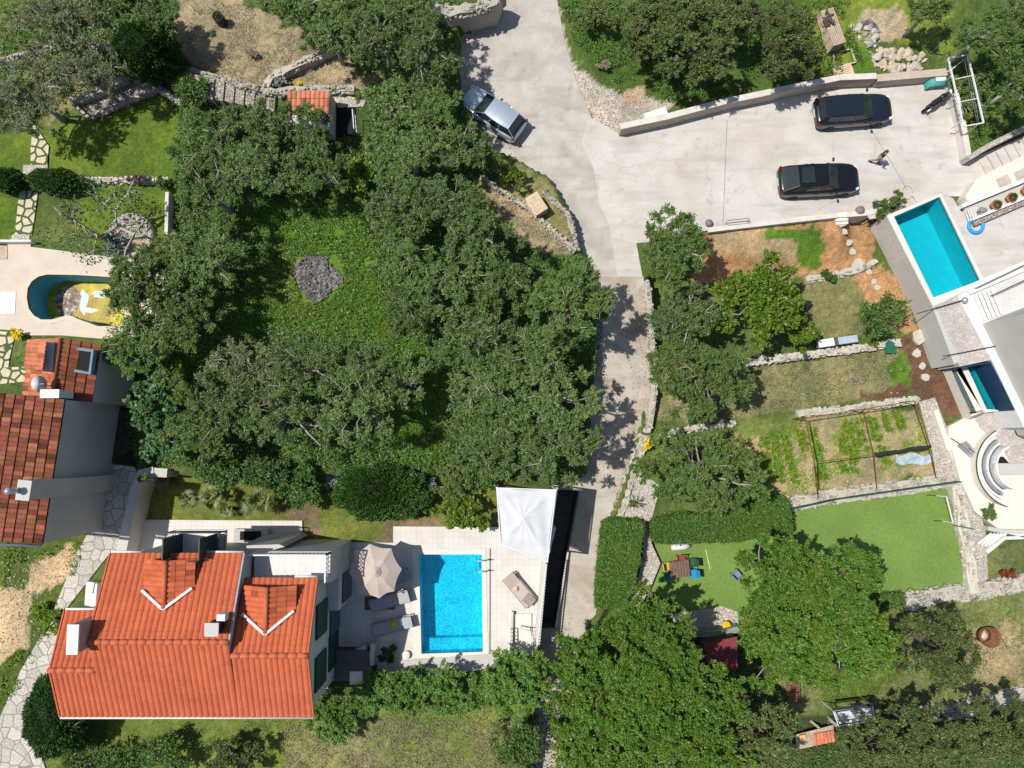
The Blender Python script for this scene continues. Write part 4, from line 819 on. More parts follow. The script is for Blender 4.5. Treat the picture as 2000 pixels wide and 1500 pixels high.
def wall(name, pts, wd, z0, z1, m, label, cat='wall', rough=0, seed=1, group=None):
    mb = wallmb(MB(), pts, wd, z0, z1, rough, seed)
    if rough:
        rg = random.Random(seed+50); W = [P(x, y, z_) for (x, y), z_ in zip(pts, z1)] if hasattr(z1, '__len__') else Wp(pts, z1)
        for a, b in zip(W, W[1:]):
            L = (b-a).length; t_ = (b-a).normalized(); n_ = Vector((-t_.y, t_.x, 0)); cols = max(1, int(wd/.2)); k = int(L/.2)
            for i in range(k):
                for c in range(cols+2):
                    if rg.random() < .12: continue
                    edge = c in (0, cols+1); of = (c-.5*(cols+1))/(cols+1)*wd*1.12; zz = a.z+(b.z-a.z)*i/k+(rg.uniform(-.02, .05) if not edge else rg.uniform(-.28, -.02)); q = a.lerp(b, (i+rg.random()*.7)/k)+n_*(of+rg.uniform(-.03, .03)); sx, sy, sz = rg.uniform(.07, .17), rg.uniform(.06, .12), rg.uniform(.04, .08); an = rg.uniform(-.5, .5)+math.atan2(t_.y, t_.x)
                    vs = []
                    for x, y, z in ((-1, -1, -1), (-1, -1, 1), (-1, 1, -1), (-1, 1, 1), (1, -1, -1), (1, -1, 1), (1, 1, -1), (1, 1, 1)):
                        sh = .8 if z > 0 else 1; X = x*sx*sh*rg.uniform(.75, 1.1); Y = y*sy*sh*rg.uniform(.75, 1.1); vs.append((q.x+X*math.cos(an)-Y*math.sin(an), q.y+X*math.sin(an)+Y*math.cos(an), zz+z*sz*rg.uniform(.6, 1.1)))
                    mb.add(vs, [(0, 1, 3, 2), (4, 6, 7, 5), (0, 4, 5, 1), (2, 3, 7, 6), (0, 2, 6, 4), (1, 5, 7, 3)])
        m = STONE2 if m in (M['rubblel'],) else STONE1
    o = mb.build(name, m); return tag(o, label, cat, group)
STONE1 = leaf_mat('grey_stones', [(.16, .145, .12), (.30, .27, .23), (.40, .36, .30), (.22, .20, .175)], .9, 0, .1); STONE2 = leaf_mat('pale_stones', [(.24, .215, .175), (.36, .325, .275), (.47, .43, .365), (.30, .275, .23)], .9, 0, .1)
def rail(parent, pts3, h, n_per=8.0, m='white_metal', top=.05, bar=.018, name='railing', deco=False):
    mb = MB(); up = Vector((0, 0, h))
    for a, b in zip(pts3, pts3[1:]):
        L = (b-a).length; k = max(1, int(L*n_per)); mb.beam(a+up, b+up, top); mb.beam(a+up*.12, b+up*.12, top*.6)
        for i in range(k+1):
            p = a.lerp(b, i/k); mb.beam(p, p+up, bar if i not in (0, k) else top)
            if deco and i < k:
                q = a.lerp(b, (i+1)/k); mb.beam(p+up*.2, q+up*.85, bar); mb.beam(p+up*.85, q+up*.2, bar)
    o = mb.build(name, M[m], parent); return o
RT = attr_mat('orange_tile', .85, .12, 9, .13, .8, .15, .12)
def roofplane(name, parent, A, B, Cc, D, pitch, course, base, var, m=RT, amp=.06, lift=.02, gap=None):
    """A-B eave, D-C ridge (A under D). barrel tiles run from eave to ridge"""
    A, B, Cc, D = map(Vector, (A, B, Cc, D)); Lu = (B-A).length; Lv = (D-A).length; nr = max(2, round(Lu/pitch)); nc = max(2, round(Lv/course)); N = (B-A).cross(D-A).normalized()
    if N.z < 0: N = -N
    K = 6; rg = np.random.RandomState(int(abs(A.x*100+A.y*37)) % 9999); V = []; Fq = []; Cl = []
    for r in range(nr):
        for c in range(nc):
            col = np.array(base)*(1+rg.uniform(-var, var)); col[1] *= 1+rg.uniform(-var, var)*.5
            if var > .1 and rg.rand() < var*.8: col *= rg.choice([.62, 1.25])
            s = len(V)
            for j in (0, 1):
                v = (c+j)/nc; lf = lift*(1-j)+.004
                for i in range(K+1):
                    u = (r+i/K)/nr; p = (A*(1-u)+B*u)*(1-v)+(D*(1-u)+Cc*u)*v; h = amp*abs(math.sin(math.pi*i/K))**.6
                    p = p+N*(h+lf); V.append(tuple(p)); Cl.append((*col, 1))
            for i in range(K): a = s+i; Fq.append((a, a+1, a+K+2, a+K+1))
            # front lip of the course
            s2 = len(V)
            for i in range(K+1):
                V.append(V[s+i]); V.append(tuple(Vector(V[s+i])-N*(lift+.012))); Cl += [(*(col*.8), 1)]*2
            for i in range(K): a = s2+2*i; Fq.append((a, a+1, a+3, a+2))
    V = np.array(V)-(np.array(parent.location) if parent else 0); return npmesh(name, V, np.array(Fq), m, parent, attr=np.array(Cl))
def block(mb, x0, x1, yN, zN, yR, zR, yS, zS, zb):
    """gabled block, ridge along x"""
    prof = [(yS, zb), (yN, zb), (yN, zN), (yR, zR), (yS, zS)]; vs = [(x0, y, z) for y, z in prof]+[(x1, y, z) for y, z in prof]
    mb.add(vs, [(0, 1, 2, 3, 4), (9, 8, 7, 6, 5), (0, 5, 6, 1), (1, 6, 7, 2), (2, 7, 8, 3), (3, 8, 9, 4), (4, 9, 5, 0)])
# ---- house with the bright orange roof
OR = (.46, .115, .053)
hx = (-16, -9.5, 0); hA = thing('tiled_house', 'cream house with bright orange tiled roof in steps and two dormers', 'house', hx)
mb = MB(); block(mb, -19.9, -13.5, -5.8, 5.82, -9.39, 7.36, -13.2, 5.75, -.3); block(mb, -22.05, -19.9, -8.6, 5.80, -10.9, 6.68, -13.2, 5.74, -.3); block(mb, -13.5, -10.0, -7.05, 5.62, -10.13, 6.98, -13.2, 5.75, -.3)
mb.build('wall', M['cream'], hA)
rA = thing('roof', None, None, (0, 0, 0)); rA.parent = hA; del rA
bpy.data.objects.remove(bpy.data.objects['roof'])
def rp(name, x0, x1, y0, z0, y1, z1, flip=False, **k): return roofplane(name, hA, (x0, y0, z0), (x1, y0, z0), (x1, y1, z1), (x0, y1, z1), .285, .46, OR, .035, **k)
rp('roof', -20.05, -13.43, -5.5, 5.88, -9.39, 7.5); rp('roof', -22.2, -20.05, -8.3, 5.88, -10.9, 6.8); rp('roof', -13.43, -9.80, -6.75, 5.68, -10.13, 7.1)
rp('roof', -20.05, -13.43, -13.42, 5.8, -9.39, 7.5); rp('roof', -22.2, -20.05, -13.42, 5.8, -10.9, 6.8); rp('roof', -13.43, -9.80, -13.42, 5.8, -10.13, 7.1)
mc = mat('ridge_tile', OR, .75, .1, 2, .06, 12)
for x0, x1, y, z in ((-20.2, -13.4, -9.39, 7.52), (-22.3, -20.0, -10.9, 6.82), (-13.4, -9.75, -10.13, 7.12)):
    mb = MB(); n = int((x1-x0)/.42)
    for i in range(n): mb.tube([(x0+(x1-x0)*i/n, y, z), (x0+(x1-x0)*(i+1.06)/n, y, z+.012)], [.145, .125], 10)
    mb.build('ridge_cap', mc, hA)
gut = None   # gutters and verge boards
for a, b in (((-22.25, -13.50, 5.76), (-9.78, -13.50, 5.76)), ((-20.05, -5.44, 5.86), (-18.55, -5.44, 5.86)), ((-15.55, -5.44, 5.86), (-13.43, -5.44, 5.86)), ((-22.2, -8.24, 5.86), (-20.1, -8.24, 5.86)), ((-10.9, -6.68, 5.66), (-9.8, -6.68, 5.66))): gut = MB(); gut.tube([a, b], .06, 8); gut.build('gutter', M['paint'], hA)

vb = MB()
for a, b in (((-9.76, -6.75, 5.70), (-9.76, -10.13, 7.12)), ((-9.76, -10.13, 7.12), (-9.76, -13.42, 5.82)), ((-22.24, -8.3, 5.9), (-22.24, -10.9, 6.82)), ((-22.24, -10.9, 6.82), (-22.24, -13.42, 5.82)), ((-20.09, -5.5, 5.9), (-20.09, -9.39, 7.52))): vb = MB(); vb.beam(a, b, .07, .12); vb.build('verge', mc, hA)
vw = MB()
for a, b in (((-13.38, -5.5, 5.9), (-13.38, -9.39, 7.52)),): vw.beam(a, b, .08, .14)
vw.build('flashing', mat('grey_flashing', (.30, .31, .32), .6), hA)
def slopeA(px, py, y0=-5.5, z0=5.88, y1=-9.39, z1=7.5):
    z = 6.5
    for _ in range(20):
        p = P(px, py, z); z = z0+(z1-z0)*(p.y-y0)/(y1-y0)
    return P(px, py, z)
for di, (ap, Lb, Rb, fl, fr, sl_) in enumerate((((322, 1187), (281, 1150), (378, 1146), (280, 1092), (388, 1090), dict()), ((520, 1236), (476, 1196), (576, 1190), (474, 1143), (578, 1141), dict(y0=-6.75, z0=5.68, y1=-10.13, z1=7.1)))):
    a = slopeA(*ap, **sl_); l = slopeA(*Lb, **sl_); r = slopeA(*Rb, **sl_); zr = a.z+.10; ze = (l.z+r.z)/2-.02; yf = P(fl[0], fl[1], ze).y; yf = min(yf, sl_.get('y0', -5.5)-.02)
    dm = MB(); xl, xr = l.x, r.x+.05; xm = a.x
    prof = [(xl+.12, 4.8), (xr-.12, 4.8), (xr-.12, ze-.02), (xm, zr-.12), (xl+.12, ze-.02)]; vs = [(x, yf-.25, z) for x, z in prof]+[(x, a.y, z) for x, z in prof]; dm.add(vs, [(0, 1, 2, 3, 4), (9, 8, 7, 6, 5), (0, 5, 6, 1), (1, 6, 7, 2), (2, 7, 8, 3), (3, 8, 9, 4), (4, 9, 5, 0)])
    D = dm.build('dormer', M['cream'], hA)
    off = hA.location
    def sub(name, pts): return roofplane(name, None, *[Vector(p)-off for p in pts], .26, .42, OR, .14)
    o = sub('dormer_roof', ((xl, yf, ze), (xl, a.y-.05, ze), (xm, a.y-.05, zr), (xm, yf, zr))); o.parent = D
    o = sub('dormer_roof', ((xr, yf, ze), (xr, a.y-.05, ze), (xm, a.y-.05, zr), (xm, yf, zr))); o.parent = D
    mb = MB(); mb.tube([Vector((xm, yf, zr+.03))-off, Vector((xm, a.y, zr+.03))-off], .12, 10); o = mb.build('ridge_cap', mc, D, local=True)
    mb = MB()
    for q in (l, r): mb.beam(Vector(a)+Vector((0, -.03, .17))-off, Vector(q)+Vector((0, -.03, .17))-off, .13, .12)
    mb.build('flashing', M['paint'], D, local=True)
    mb = MB(); mb.box(Vector((xm, yf-.23, 5.6))-off, (1.0, .06, 1.5)); mb.build('door', M['glass'], D, local=True)
for c, d, cap, m_ in (((-19.97+.0, 0, 0), None, None, None),):
    pass
ch = P(142, 1249, 8.3); mb = MB(); mb.box((ch.x, ch.y, 7.3), (.46, 1.25, 1.9)); o = mb.build('chimney', mat('grey_brick', (.30, .29, .28), .9, .15, 6), hA)
mb = MB(); mb.box((ch.x, ch.y, 8.28), (.54, 1.36, .10)); mb.build('chimney_cap', M['paint'], hA)
ch = P(413, 1230, 8.1); mb = MB(); mb.box((ch.x, ch.y, 7.5), (.5, .5, 1.1)); mb.build('chimney', M['dark'], hA); mb = MB(); mb.box((ch.x, ch.y, 8.08), (.66, .62, .07)); mb.build('chimney_cap', M['render_'], hA)
ch = P(431, 1207, 7.6); mb = MB(); mb.box((ch.x, ch.y, 7.1), (.4, .34, 1.0)); mb.build('chimney', M['paint'], hA)
# balcony with open shutters
bz = 4.6; b0, b1 = -17.55, -14.85; mb = MB(); mb.box(((b0+b1)/2, -5.15, bz-.09), (b1-b0, 1.3, .18)); bal = mb.build('balcony', M['paint'], hA)
off = hA.location; rr = rail(None, [Vector((b0, -5.78, bz)), Vector((b0, -4.55, bz)), Vector((b1, -4.55, bz)), Vector((b1, -5.78, bz))], .95, 9, 'black_metal', .045, .02, deco=False)
rr.location = rr.location-off; rr.parent = bal
for x in (P(357, 1058, bz).x, P(424, 1060, bz).x): mb = MB(); mb.box((x, -5.2, bz+1.1), (.06, 1.05, 2.1)); mb.build('shutter', M['shutter'], hA)
mb = MB(); mb.box((P(392, 1070, bz).x, -5.77, bz+1.05), (1.5, .08, 2.1)); mb.build('balcony_door', M['glass'], hA)
# terrace block right of the gable
T1 = [(497, 1079), (647, 1075), (641, 1128), (560, 1160), (499, 1150)]; tb = MB(); W = W_(T1, 4.6); xa = -13.35; xb = W[1][0]; yN = P(560, 1077, 4.6).y
tb.prism([(xa, yN), (xb, yN), (xb, -7.2), (xa, -7.2)], -.1, 4.6); TB = tb.build('terrace_block', M['cream'], hA)
mb = MB(); mb.prism([(xa+.05, yN-.1), (xb-.12, yN-.1), (xb-.12, -7.04), (xa+.05, -7.04)], 4.6, 4.63); mb.build('terrace_floor', M['terr'], hA)
rr = rail(None, [Vector((xa+.1, yN-.05, 4.6)), Vector((xb-.06, yN-.05, 4.6)), Vector((xb-.06, -7.0, 4.6))], .9, 5, 'white_metal', .07, .03, deco=True); rr.location = rr.location-off; rr.parent = TB
# lower volume and openings on the east side
mb = MB(); mb.prism([(-9.98, -7.0), (-9.35, -7.0), (-9.35, -9.0), (-9.98, -9.0)], -.05, 2.9); mb.build('stair_wall', M['cream'], hA)
for y0, y1, z0, z1, nm in ((-12.6, -10.9, 3.0, 5.0, 'shutter'), (-10.0, -8.3, 3.0, 5.0, 'shutter'), (-12.4, -10.6, .4, 2.3, 'shutter')):
    mb = MB(); mb.box((-9.95, (y0+y1)/2, (z0+z1)/2), (.12, y1-y0 if y1 > y0 else y0-y1, z1-z0)); mb.build(nm, M['shutter'], hA)
mb = MB(); mb.box((-9.95, -9.9, 1.1), (.06, 1.4, 2.1)); mb.build('glass_door', M['glass'], hA)
mb = MB(); mb.box((-9.31, -8.0, 1.1), (.06, 1.6, 2.1)); mb.build('glass_door', M['glass'], hA)
# annex in front of the north wall
mb = MB(); mb.prism(W_([(470, 1062), (548, 1060), (556, 1066), (480, 1086)], 4.2), -.05, 4.2, top2=W_([(470, 1066), (545, 1063), (556, 1068), (480, 1088)], 4.2)); mb.build('porch_block', M['greywall'], hA)
mb = MB(); a = P(490, 1046, .4); mb.box((a.x, a.y, .2), (1.9, .75, .5)); ob = mb.build('cellar_hatch', M['greywall']); tag(ob, 'grey concrete cellar hatch with a black opening on the white paving', 'hatch')
mb = MB(); a = P(490, 1047, 2.47); mb.box((a.x-.05, a.y, .26), (1.2, .5, .03)); hh_ = mb.build('opening', M['dark'], ob, local=True); hh_.location = (0, 0, .26); hh_.location = (-hh_.data.vertices[0].co.x-.6, -hh_.data.vertices[0].co.y-.25, .26)
# ---- white paving, pool A
pav = [(262, 1015), (590, 1017), (590, 1058), (768, 1060), (768, 1028), (1078, 1030), (1062, 1095), (1046, 1262), (1046, 1280), (975, 1279), (738, 1298), (640, 1300), (640, 1345), (232, 1345), (232, 1090)]
COPA = [(806, 1073), (948, 1073), (954, 1284), (808, 1284)]
sheet('paving', pav, .02, M['deck'], holes=[COPA], zb=-.1)
def pool(rootname, label, edge, cop, zc, zw, zf, mc, mb_, wmat, inner=None, cat='swimming pool'):
    c = P(np.mean([p[0] for p in edge]), np.mean([p[1] for p in edge]), zf); r = thing(rootname, label, cat, c)
    mb = MB(); mb.prism(W_(cop, zc), zc-.25, zc, holes=[W_(edge, zc)]); mb.build('coping', mc, r)
    E = W_(edge, zc); ar = sum(a[0]*b[1]-b[0]*a[1] for a, b in zip(E, E[1:]+E[:1])); E = E if ar > 0 else E[::-1]; n = len(E)
    vs = [(x, y, zc-.06) for x, y in E]+[(x, y, zf) for x, y in E]; fs = [(i, (i+1) % n, n+(i+1) % n, n+i) for i in range(n)]; mb = MB(); mb.add(vs, fs); mb.prism(E, zf-.15, zf); mb.build('basin', mb_, r)
    cx_, cy_ = np.mean([p[0] for p in E]), np.mean([p[1] for p in E])
    if wmat:
        mb = MB(); mb.add([(x+(cx_-x)*.001, y+(cy_-y)*.001, zw) for x, y in E], [tuple(range(n))]); mb.build('water', wmat, r)
    return r
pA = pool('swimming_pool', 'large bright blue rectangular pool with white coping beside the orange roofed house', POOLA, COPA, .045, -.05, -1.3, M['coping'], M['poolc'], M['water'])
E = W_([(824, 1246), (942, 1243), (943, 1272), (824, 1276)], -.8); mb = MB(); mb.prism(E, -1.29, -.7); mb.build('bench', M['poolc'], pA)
mb = MB()
for yy in (1092, 1113):
    a = P(930, yy, -.05); b = P(952, yy, .1); mb.tube([a+Vector((0, 0, -.9)), a+Vector((0, 0, .55)), a+Vector((.18, 0, .75)), b+Vector((0, 0, .6)), b], .025, 6)
for z in (-.3, -.6, -.9): mb.beam(P(930, 1092, z), P(930, 1113, z), .06, .03)
mb.build('ladder', M['steel'], pA)
mb = MB(); mb.box((P(953, 1170, .05).x+.12, (P(953, 1073, 0).y+P(953, 1284, 0).y)/2, .03), (.05, 6.2, .02)); tag(mb.build('drain_slot', M['dark']), 'thin dark drain line along the right coping of the large pool', 'drain')
# retaining wall and parapet at the right of the paving
wall('parapet_wall', [(1081, 1030), (1064, 1095), (1049, 1262)], .32, -2.1, .5, M['cream'], 'white parapet wall between the pool paving and the sunken shaded strip')
rr = rail(None, [p+Vector((0, 0, 0)) for p in Wp([(1066, 1100), (1048, 1260)], .5)], .5, 6, 'white_metal', .06, .03); tag(rr, 'white railing on the parapet right of the sunbed', 'railing')
wall('retaining_wall', [(1086, 948), (1066, 1090)], .3, -2.1, .0, M['cream'], 'retaining wall under the white canopy')
wall('retaining_wall', [(1042, 1276), (975, 1281), (738, 1300)], .3, -1, .1, M['greywall'], 'grey ledge wall below the large pool')
sheet('side_path', [(736, 1302), (985, 1283), (985, 1298), (880, 1318), (736, 1330)], -.0, M['greywall'])
mb = MB(); wallmb(mb, [(1110, 1076), (1098, 1150), (1086, 1226)], .1, -2.1, -1.65); tag(mb.build('kerb_rail', M['kerb']), 'low pale kerb between the lane and the shaded strip', 'kerb')

# canopy
ct = thing('canopy', 'large white peaked fabric canopy between the lane and the pool paving', 'canopy', P(1028, 1020, .02)); zc = 3.2
cor = [P(970, 953, zc+.1), P(1086, 957, zc+.1), P(1069, 1097, zc), P(978, 1062, zc)]; ap = P(1022, 1012, 3.5); N_ = 12; vs = []; fs = []
for i in range(N_+1):
    for k in range(4*N_):
        s_ = k//N_; t = (k % N_)/N_; a, b = cor[s_], cor[(s_+1) % 4]; e = a.lerp(b, t); sag = math.sin(math.pi*t); e = e+Vector((0, 0, -.02*sag)); e = e.lerp(ap, .035*sag); f = i/N_; p = e.lerp(ap, f); p.z = e.z+(ap.z-e.z)*(f**1.5)+.05*math.sin(9*f+5*t+s_)*(1-f)+.03*math.sin(21*t+3*f)*(1-f)*f*3; vs.append(p)
for i in range(N_):
    for k in range(4*N_): fs.append((i*4*N_+k, i*4*N_+(k+1) % (4*N_), (i+1)*4*N_+(k+1) % (4*N_), (i+1)*4*N_+k))
mb = MB(); mb.add(vs, fs, True); mb.build('fabric', M['fabric'], ct)
mb = MB(); [mb.beam(a, b, .06) for a, b in zip(cor, cor[1:]+cor[:1])]; mb.build('frame', M['white_metal'], ct)
for q in cor: mb = MB(); mb.beam(q, (q.x, q.y, -.1 if q.x < 1.9 else -2.1), .09); mb.build('pole', M['white_metal'], ct)
# ---- terrace wall left of the paving, flagstone path
wall('garden_wall', [(300, 921), (276, 925), (262, 960), (236, 1080)], .55, -.3, 1.45, M['cream'], 'cream wall between the flagstone path and the house garden')
wall('garden_wall', [(296, 922), (326, 924)], .5, -.2, 1.4, M['cream'], 'short pale wall at the corner above the house garden')
wall('garden_wall', [(292, 932), (270, 985)], .3, -.2, .6, M['kerb'], 'low grey concrete edge beside the garden wall')
sheet('path', [(205, 905), (262, 912), (270, 925), (238, 1090), (213, 1082), (127, 1192), (100, 1310), (70, 1330), (70, 1450), (95, 1520), (-60, 1520), (0, 1400), (40, 1310), (95, 1215), (150, 1080), (175, 1035)], 1.04, M['flag'])
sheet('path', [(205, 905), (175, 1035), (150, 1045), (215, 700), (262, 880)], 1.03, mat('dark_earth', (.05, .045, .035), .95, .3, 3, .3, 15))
# ---- house with the dark tiled roof
DT = (.215, .072, .038); hB = thing('tiled_house', 'grey walled house with dark brownish red roof tiles at the left edge', 'house', (-27, -2, 1))
e1 = P(127, 780, 6.1); e2 = P(83, 1062, 6.1); d = (e2-e1).normalized(); wdir = Vector((d.y, -d.x, 0)); wdir = wdir if wdir.x < 0 else -wdir; Wd = 7.0
r1 = e1+wdir*Wd+Vector((0, 0, Wd*.33)); r2 = e2+wdir*Wd+Vector((0, 0, Wd*.33)); dt = attr_mat('brown_tile', .8, .18, 9, .22, 1.3, .2, .2)
roofplane('roof', hB, e1, e2, r2, r1, .235, .44, DT, .42, dt, .05, .05)
mb = MB(); ins = -.02
q = [e1-d*ins, e2+d*ins, e2+d*ins+wdir*9, e1-d*ins+wdir*9]; mb.prism([(p.x, p.y) for p in q], 1, 6.02); mb.build('wall', M['greywall'], hB)
mb = MB(); mb.add([e1+Vector((0, 0, -.08)), e2+Vector((0, 0, -.08)), r2+Vector((0, 0, -.08)), r1+Vector((0, 0, -.08)), e1+Vector((0, 0, -.02)), e2+Vector((0, 0, -.02)), r2+Vector((0, 0, -.02)), r1+Vector((0, 0, -.02))], [(0, 1, 2, 3), (7, 6, 5, 4), (0, 4, 5, 1), (1, 5, 6, 2), (2, 6, 7, 3), (3, 7, 4, 0)]); mb.build('roof_deck', M['dark'], hB)
mb = MB(); g0 = e2+d*.12+Vector((0, 0, 0)); mb.tube([g0, r2+d*.12], .08, 8); mb.build('gutter', M['steel'], hB)
# smaller roof part
zE = 4.7; zR = 5.5; f1 = P(198, 673, zE); f2 = P(180, 786, zE); k1 = P(118, 660, zR); k2 = P(101, 775, zR); w1 = P(60, 663, 4.9); w2 = P(46, 772, 4.9)
roofplane('roof', hB, f1, f2, k2, k1, .235, .42, DT, .35, dt, .05, .05); roofplane('roof', hB, w1, w2, k2, k1, .235, .42, (.42, .14, .07), .3, dt, .05, .04)  # west slope tiles lighter: its sunlit side is put into the base colour
mb = MB(); mb.tube([k1+Vector((0, 0, .04)), k2+Vector((0, 0, .04))], .13, 10); mb.build('ridge_cap', mat('old_ridge_tile', (.40, .13, .065), .8), hB)
mb = MB(); mb.prism([(p.x, p.y) for p in (f1, f2, P(46, 772, zE), P(60, 663, zE))], 1, zE-.04); mb.build('wall', M['greywall'], hB)
mb = MB(); mb.add([f1, k1, w1, f2, k2, w2], [(0, 1, 2), (3, 5, 4)]); mb.build('gable', M['greywall'], hB)
mb = MB(); mb.prism(W_([(123, 674), (180, 682), (174, 731), (117, 722)], 5.35), 4.9, 5.22, holes=[W_([(128, 680), (175, 687), (170, 726), (123, 717)], 5.35)]); mb.build('roof_opening', mat('blue_grey_wall', (.16, .22, .26), .8), hB)
mb = MB(); mb.prism(W_([(128, 680), (175, 687), (170, 726), (123, 717)], 5.35), 4.9, 5.16); mb.build('opening', M['dark'], hB)
mb = MB(); mb.prism(W_([(63, 664), (101, 667), (97, 724), (54, 720)], 5.9), 5.0, 5.75); mb.build('dormer', M['greywall'], hB)
roofplane('dormer_roof', hB, P(56, 663, 5.7), P(49, 721, 5.7), P(84, 724, 6.15), P(92, 666, 6.15), .235, .42, (.46, .16, .08), .2, dt, .05, .04)
# chimneys
cb = P(203, 943, 1); mb = MB(); ang = math.atan2(d.y, d.x)
wxb = e1.x+(e2.x-e1.x)*(cb.y-e1.y)/(e2.y-e1.y); cb.x = wxb+.5
mb.box((cb.x-.45, cb.y+.05, 4.5), (.62, .9, 7.2), rz=ang+math.pi/2); mb.box((cb.x-.45, cb.y+.05, 8.15), (.66, .95, .10), rz=ang+math.pi/2); o = mb.build('chimney', M['greywall'], hB)
mb = MB(); mb.tube([(cb.x-.75, cb.y+.05, 8.0), (cb.x-.75, cb.y+.05, 8.7)], .14, 10); mb.lathe((cb.x-.75, cb.y+.05, 8.8), [(.01, -.15), (.16, -.1), (.19, 0), (.14, .1), (.01, .15)], 12); mb.build('cowl', M['steel'], hB)
ch = P(98, 769, 6.5); mb = MB(); mb.box((ch.x, ch.y, 5.9), (.85, .36, 1.2)); mb.build('chimney', M['paint'], hB); mb = MB(); mb.box((ch.x, ch.y, 6.52), (.95, .44, .06)); mb.build('chimney_cap', M['paint'], hB)
dp = P(75, 750, 6.3); mb = MB(); mb.tube([(dp.x-.1, dp.y, 5.0), (dp.x-.1, dp.y, 6.3)], .03, 6); R = Matrix.Rotation(math.radians(68), 3, 'Y'); mb.lathe(dp, [(.01, -.10), (.2, -.07), (.38, .02), (.42, .06)], 18, rot=R); mb.tube([dp, dp+Vector((.35, 0, .1))], .015, 5); sd_ = mb.build('satellite_dish', M['white_metal']); tag(sd_, 'white satellite dish on the small roof of the dark tiled house', 'satellite dish')
# ---- patio and kidney pool
COPB = [(44, 585), (46, 560), (56, 543), (72, 532), (92, 528), (150, 529), (215, 533), (308, 537), (308, 647), (212, 645), (186, 644), (170, 637), (152, 631), (140, 625), (126, 624), (112, 629), (98, 632), (78, 631), (60, 621), (49, 606)]
sheet('patio', [(-60, 505), (15, 505), (15, 470), (60, 472), (60, 482), (200, 500), (300, 510), (320, 540), (320, 655), (205, 662), (120, 655), (60, 655), (30, 645), (-60, 640)], 1.05, mat('sandy_concrete', (.56, .48, .39), .85, .06, 1.0, .06, 16, .1), holes=[COPB], zb=.9)
pB = pool('kidney_pool', 'half drained kidney shaped pool with blue wall and yellow algae', POOLB, COPB, 1.075, .0, -1.1, mat('sand_coping', (.60, .50, .39), .8, .05, 3), M['poolp'], None)
mb = MB(); Eb = W_(POOLB, 1.0); cxb, cyb = np.mean([p[0] for p in Eb]), np.mean([p[1] for p in Eb]); mb.prism([(cxb+(x-cxb)*.995, cyb+(y-cyb)*.995) for x, y in Eb], -1.08, -.75); mb.build('algae_water', M['slime'], pB)
for k_, (cx0, cy0, rx0, ry0) in enumerate(((163, 590, .28, .75), (195, 575, .5, .22), (175, 606, .45, .16))):
    wv = P(cx0, cy0, -.74); mb = MB(); mb.prism([(wv.x+rx0*(1+.25*math.sin(3*t+k_))*math.cos(t), wv.y+ry0*(1+.2*math.sin(4*t))*math.sin(t)) for t in np.linspace(0, 6.0, 18)], -.8, -.743+.002*k_); mb.build('foam_patch', mat('milky_water', (.36, .44, .42), .4, .1, 3, .1, 12), pB)
mb = MB(); wv = P(132, 592, -.74); mb.prism([(wv.x+.75*(1+.2*math.sin(3*t))*math.cos(t), wv.y+math.sin(t)*1.1) for t in np.linspace(0, 6.0, 16)], -.8, -.738); mb.build('debris', mat('leafy_debris', (.22, .17, .12), .9, .4, 4, .6, 18, .6, tint=(.5, .47, .42), tscale=3, tamt=.9), pB)
sheet('wooden_deck', [(-60, 478), (14, 480), (14, 506), (-60, 508)], 1.08, M['wood']); sheet('slab', [(-60, 570), (31, 570), (29, 612), (-60, 615)], 1.075, M['paint'])
for i, (pl) in enumerate(([(45, 322), (93, 322), (92, 350), (45, 350)], [(38, 372), (74, 372), (62, 460), (28, 460)], [(24, 458), (58, 458), (56, 472), (18, 472)], [(64, 240), (95, 285), (92, 322), (60, 322), (60, 290)])): sheet('path', pl, 1.035+.004*i, M['flagl'] if i in (1, 3) else M['rubblel'])
sheet('path', [(-60, 640), (30, 650), (18, 700), (14, 740), (-60, 760)], 1.035, M['flagl']); sheet('path', [(0, 718), (52, 716), (50, 745), (0, 750)], 1.041, M['flagl'])
st = thing('stone_bed', 'round dry stone bed under the nearly leafless tree', 'flower bed', P(258, 462, 1.02)); mb = MB(); mb.lathe(P(258, 462, 1.02), [(1.38, -.05), (1.33, .28), (1.05, .30), (.95, .1)], 30); mb.build('rim', M['rubblel'], st); mb = MB(); mb.lathe(P(258, 462, 1.02), [(.98, 0), (.94, .12), (.01, .16)], 24); mb.build('soil', M['gravel'], st)
clump('agave', 225, 480, 28, 30, 1.0, 'silver', 'silvery blue spiky agave beside the round stone bed', n=500, ll=.5, lw=.09, seed=61, up=.8)
# ---- stone terraces, steps and walls of the upper left
sheet('stone_terrace', [(137, 198), (165, 215), (175, 228), (200, 222), (310, 172), (320, 150), (262, 155), (245, 150)], 1.05, M['rubble'])
wall('stone_wall', [(137, 197), (245, 152)], .3, 1, 1.6, M['rubblel'], 'pale low wall at the upper side of the stone terrace', rough=.05)
wall('stone_wall', [(140, 200), (172, 228)], .15, 1, 1.35, M['rubblel'], 'thin pale edge at the left end of the stone terrace')
wall('stone_wall', [(178, 226), (240, 200), (308, 172), (352, 198)], .22, 1, 1.3, M['rubblel'], 'thin stone edge of the upper lawn', rough=.04)
wall('stone_wall', [(-20, 122), (60, 100), (150, 78), (232, 95)], .22, 1, 1.4, M['rubblel'], 'thin pale stone edge among the upper left olives', rough=.05)
wall('stone_wall', [(372, 138), (420, 150), (500, 172), (505, 165)], .3, 1, 1.7, M['rubble'], 'dry stone wall above the stone steps', rough=.06)
st = thing('stone_steps', 'wide stone steps running down below the dry meadow', 'steps', P(440, 175, 1))
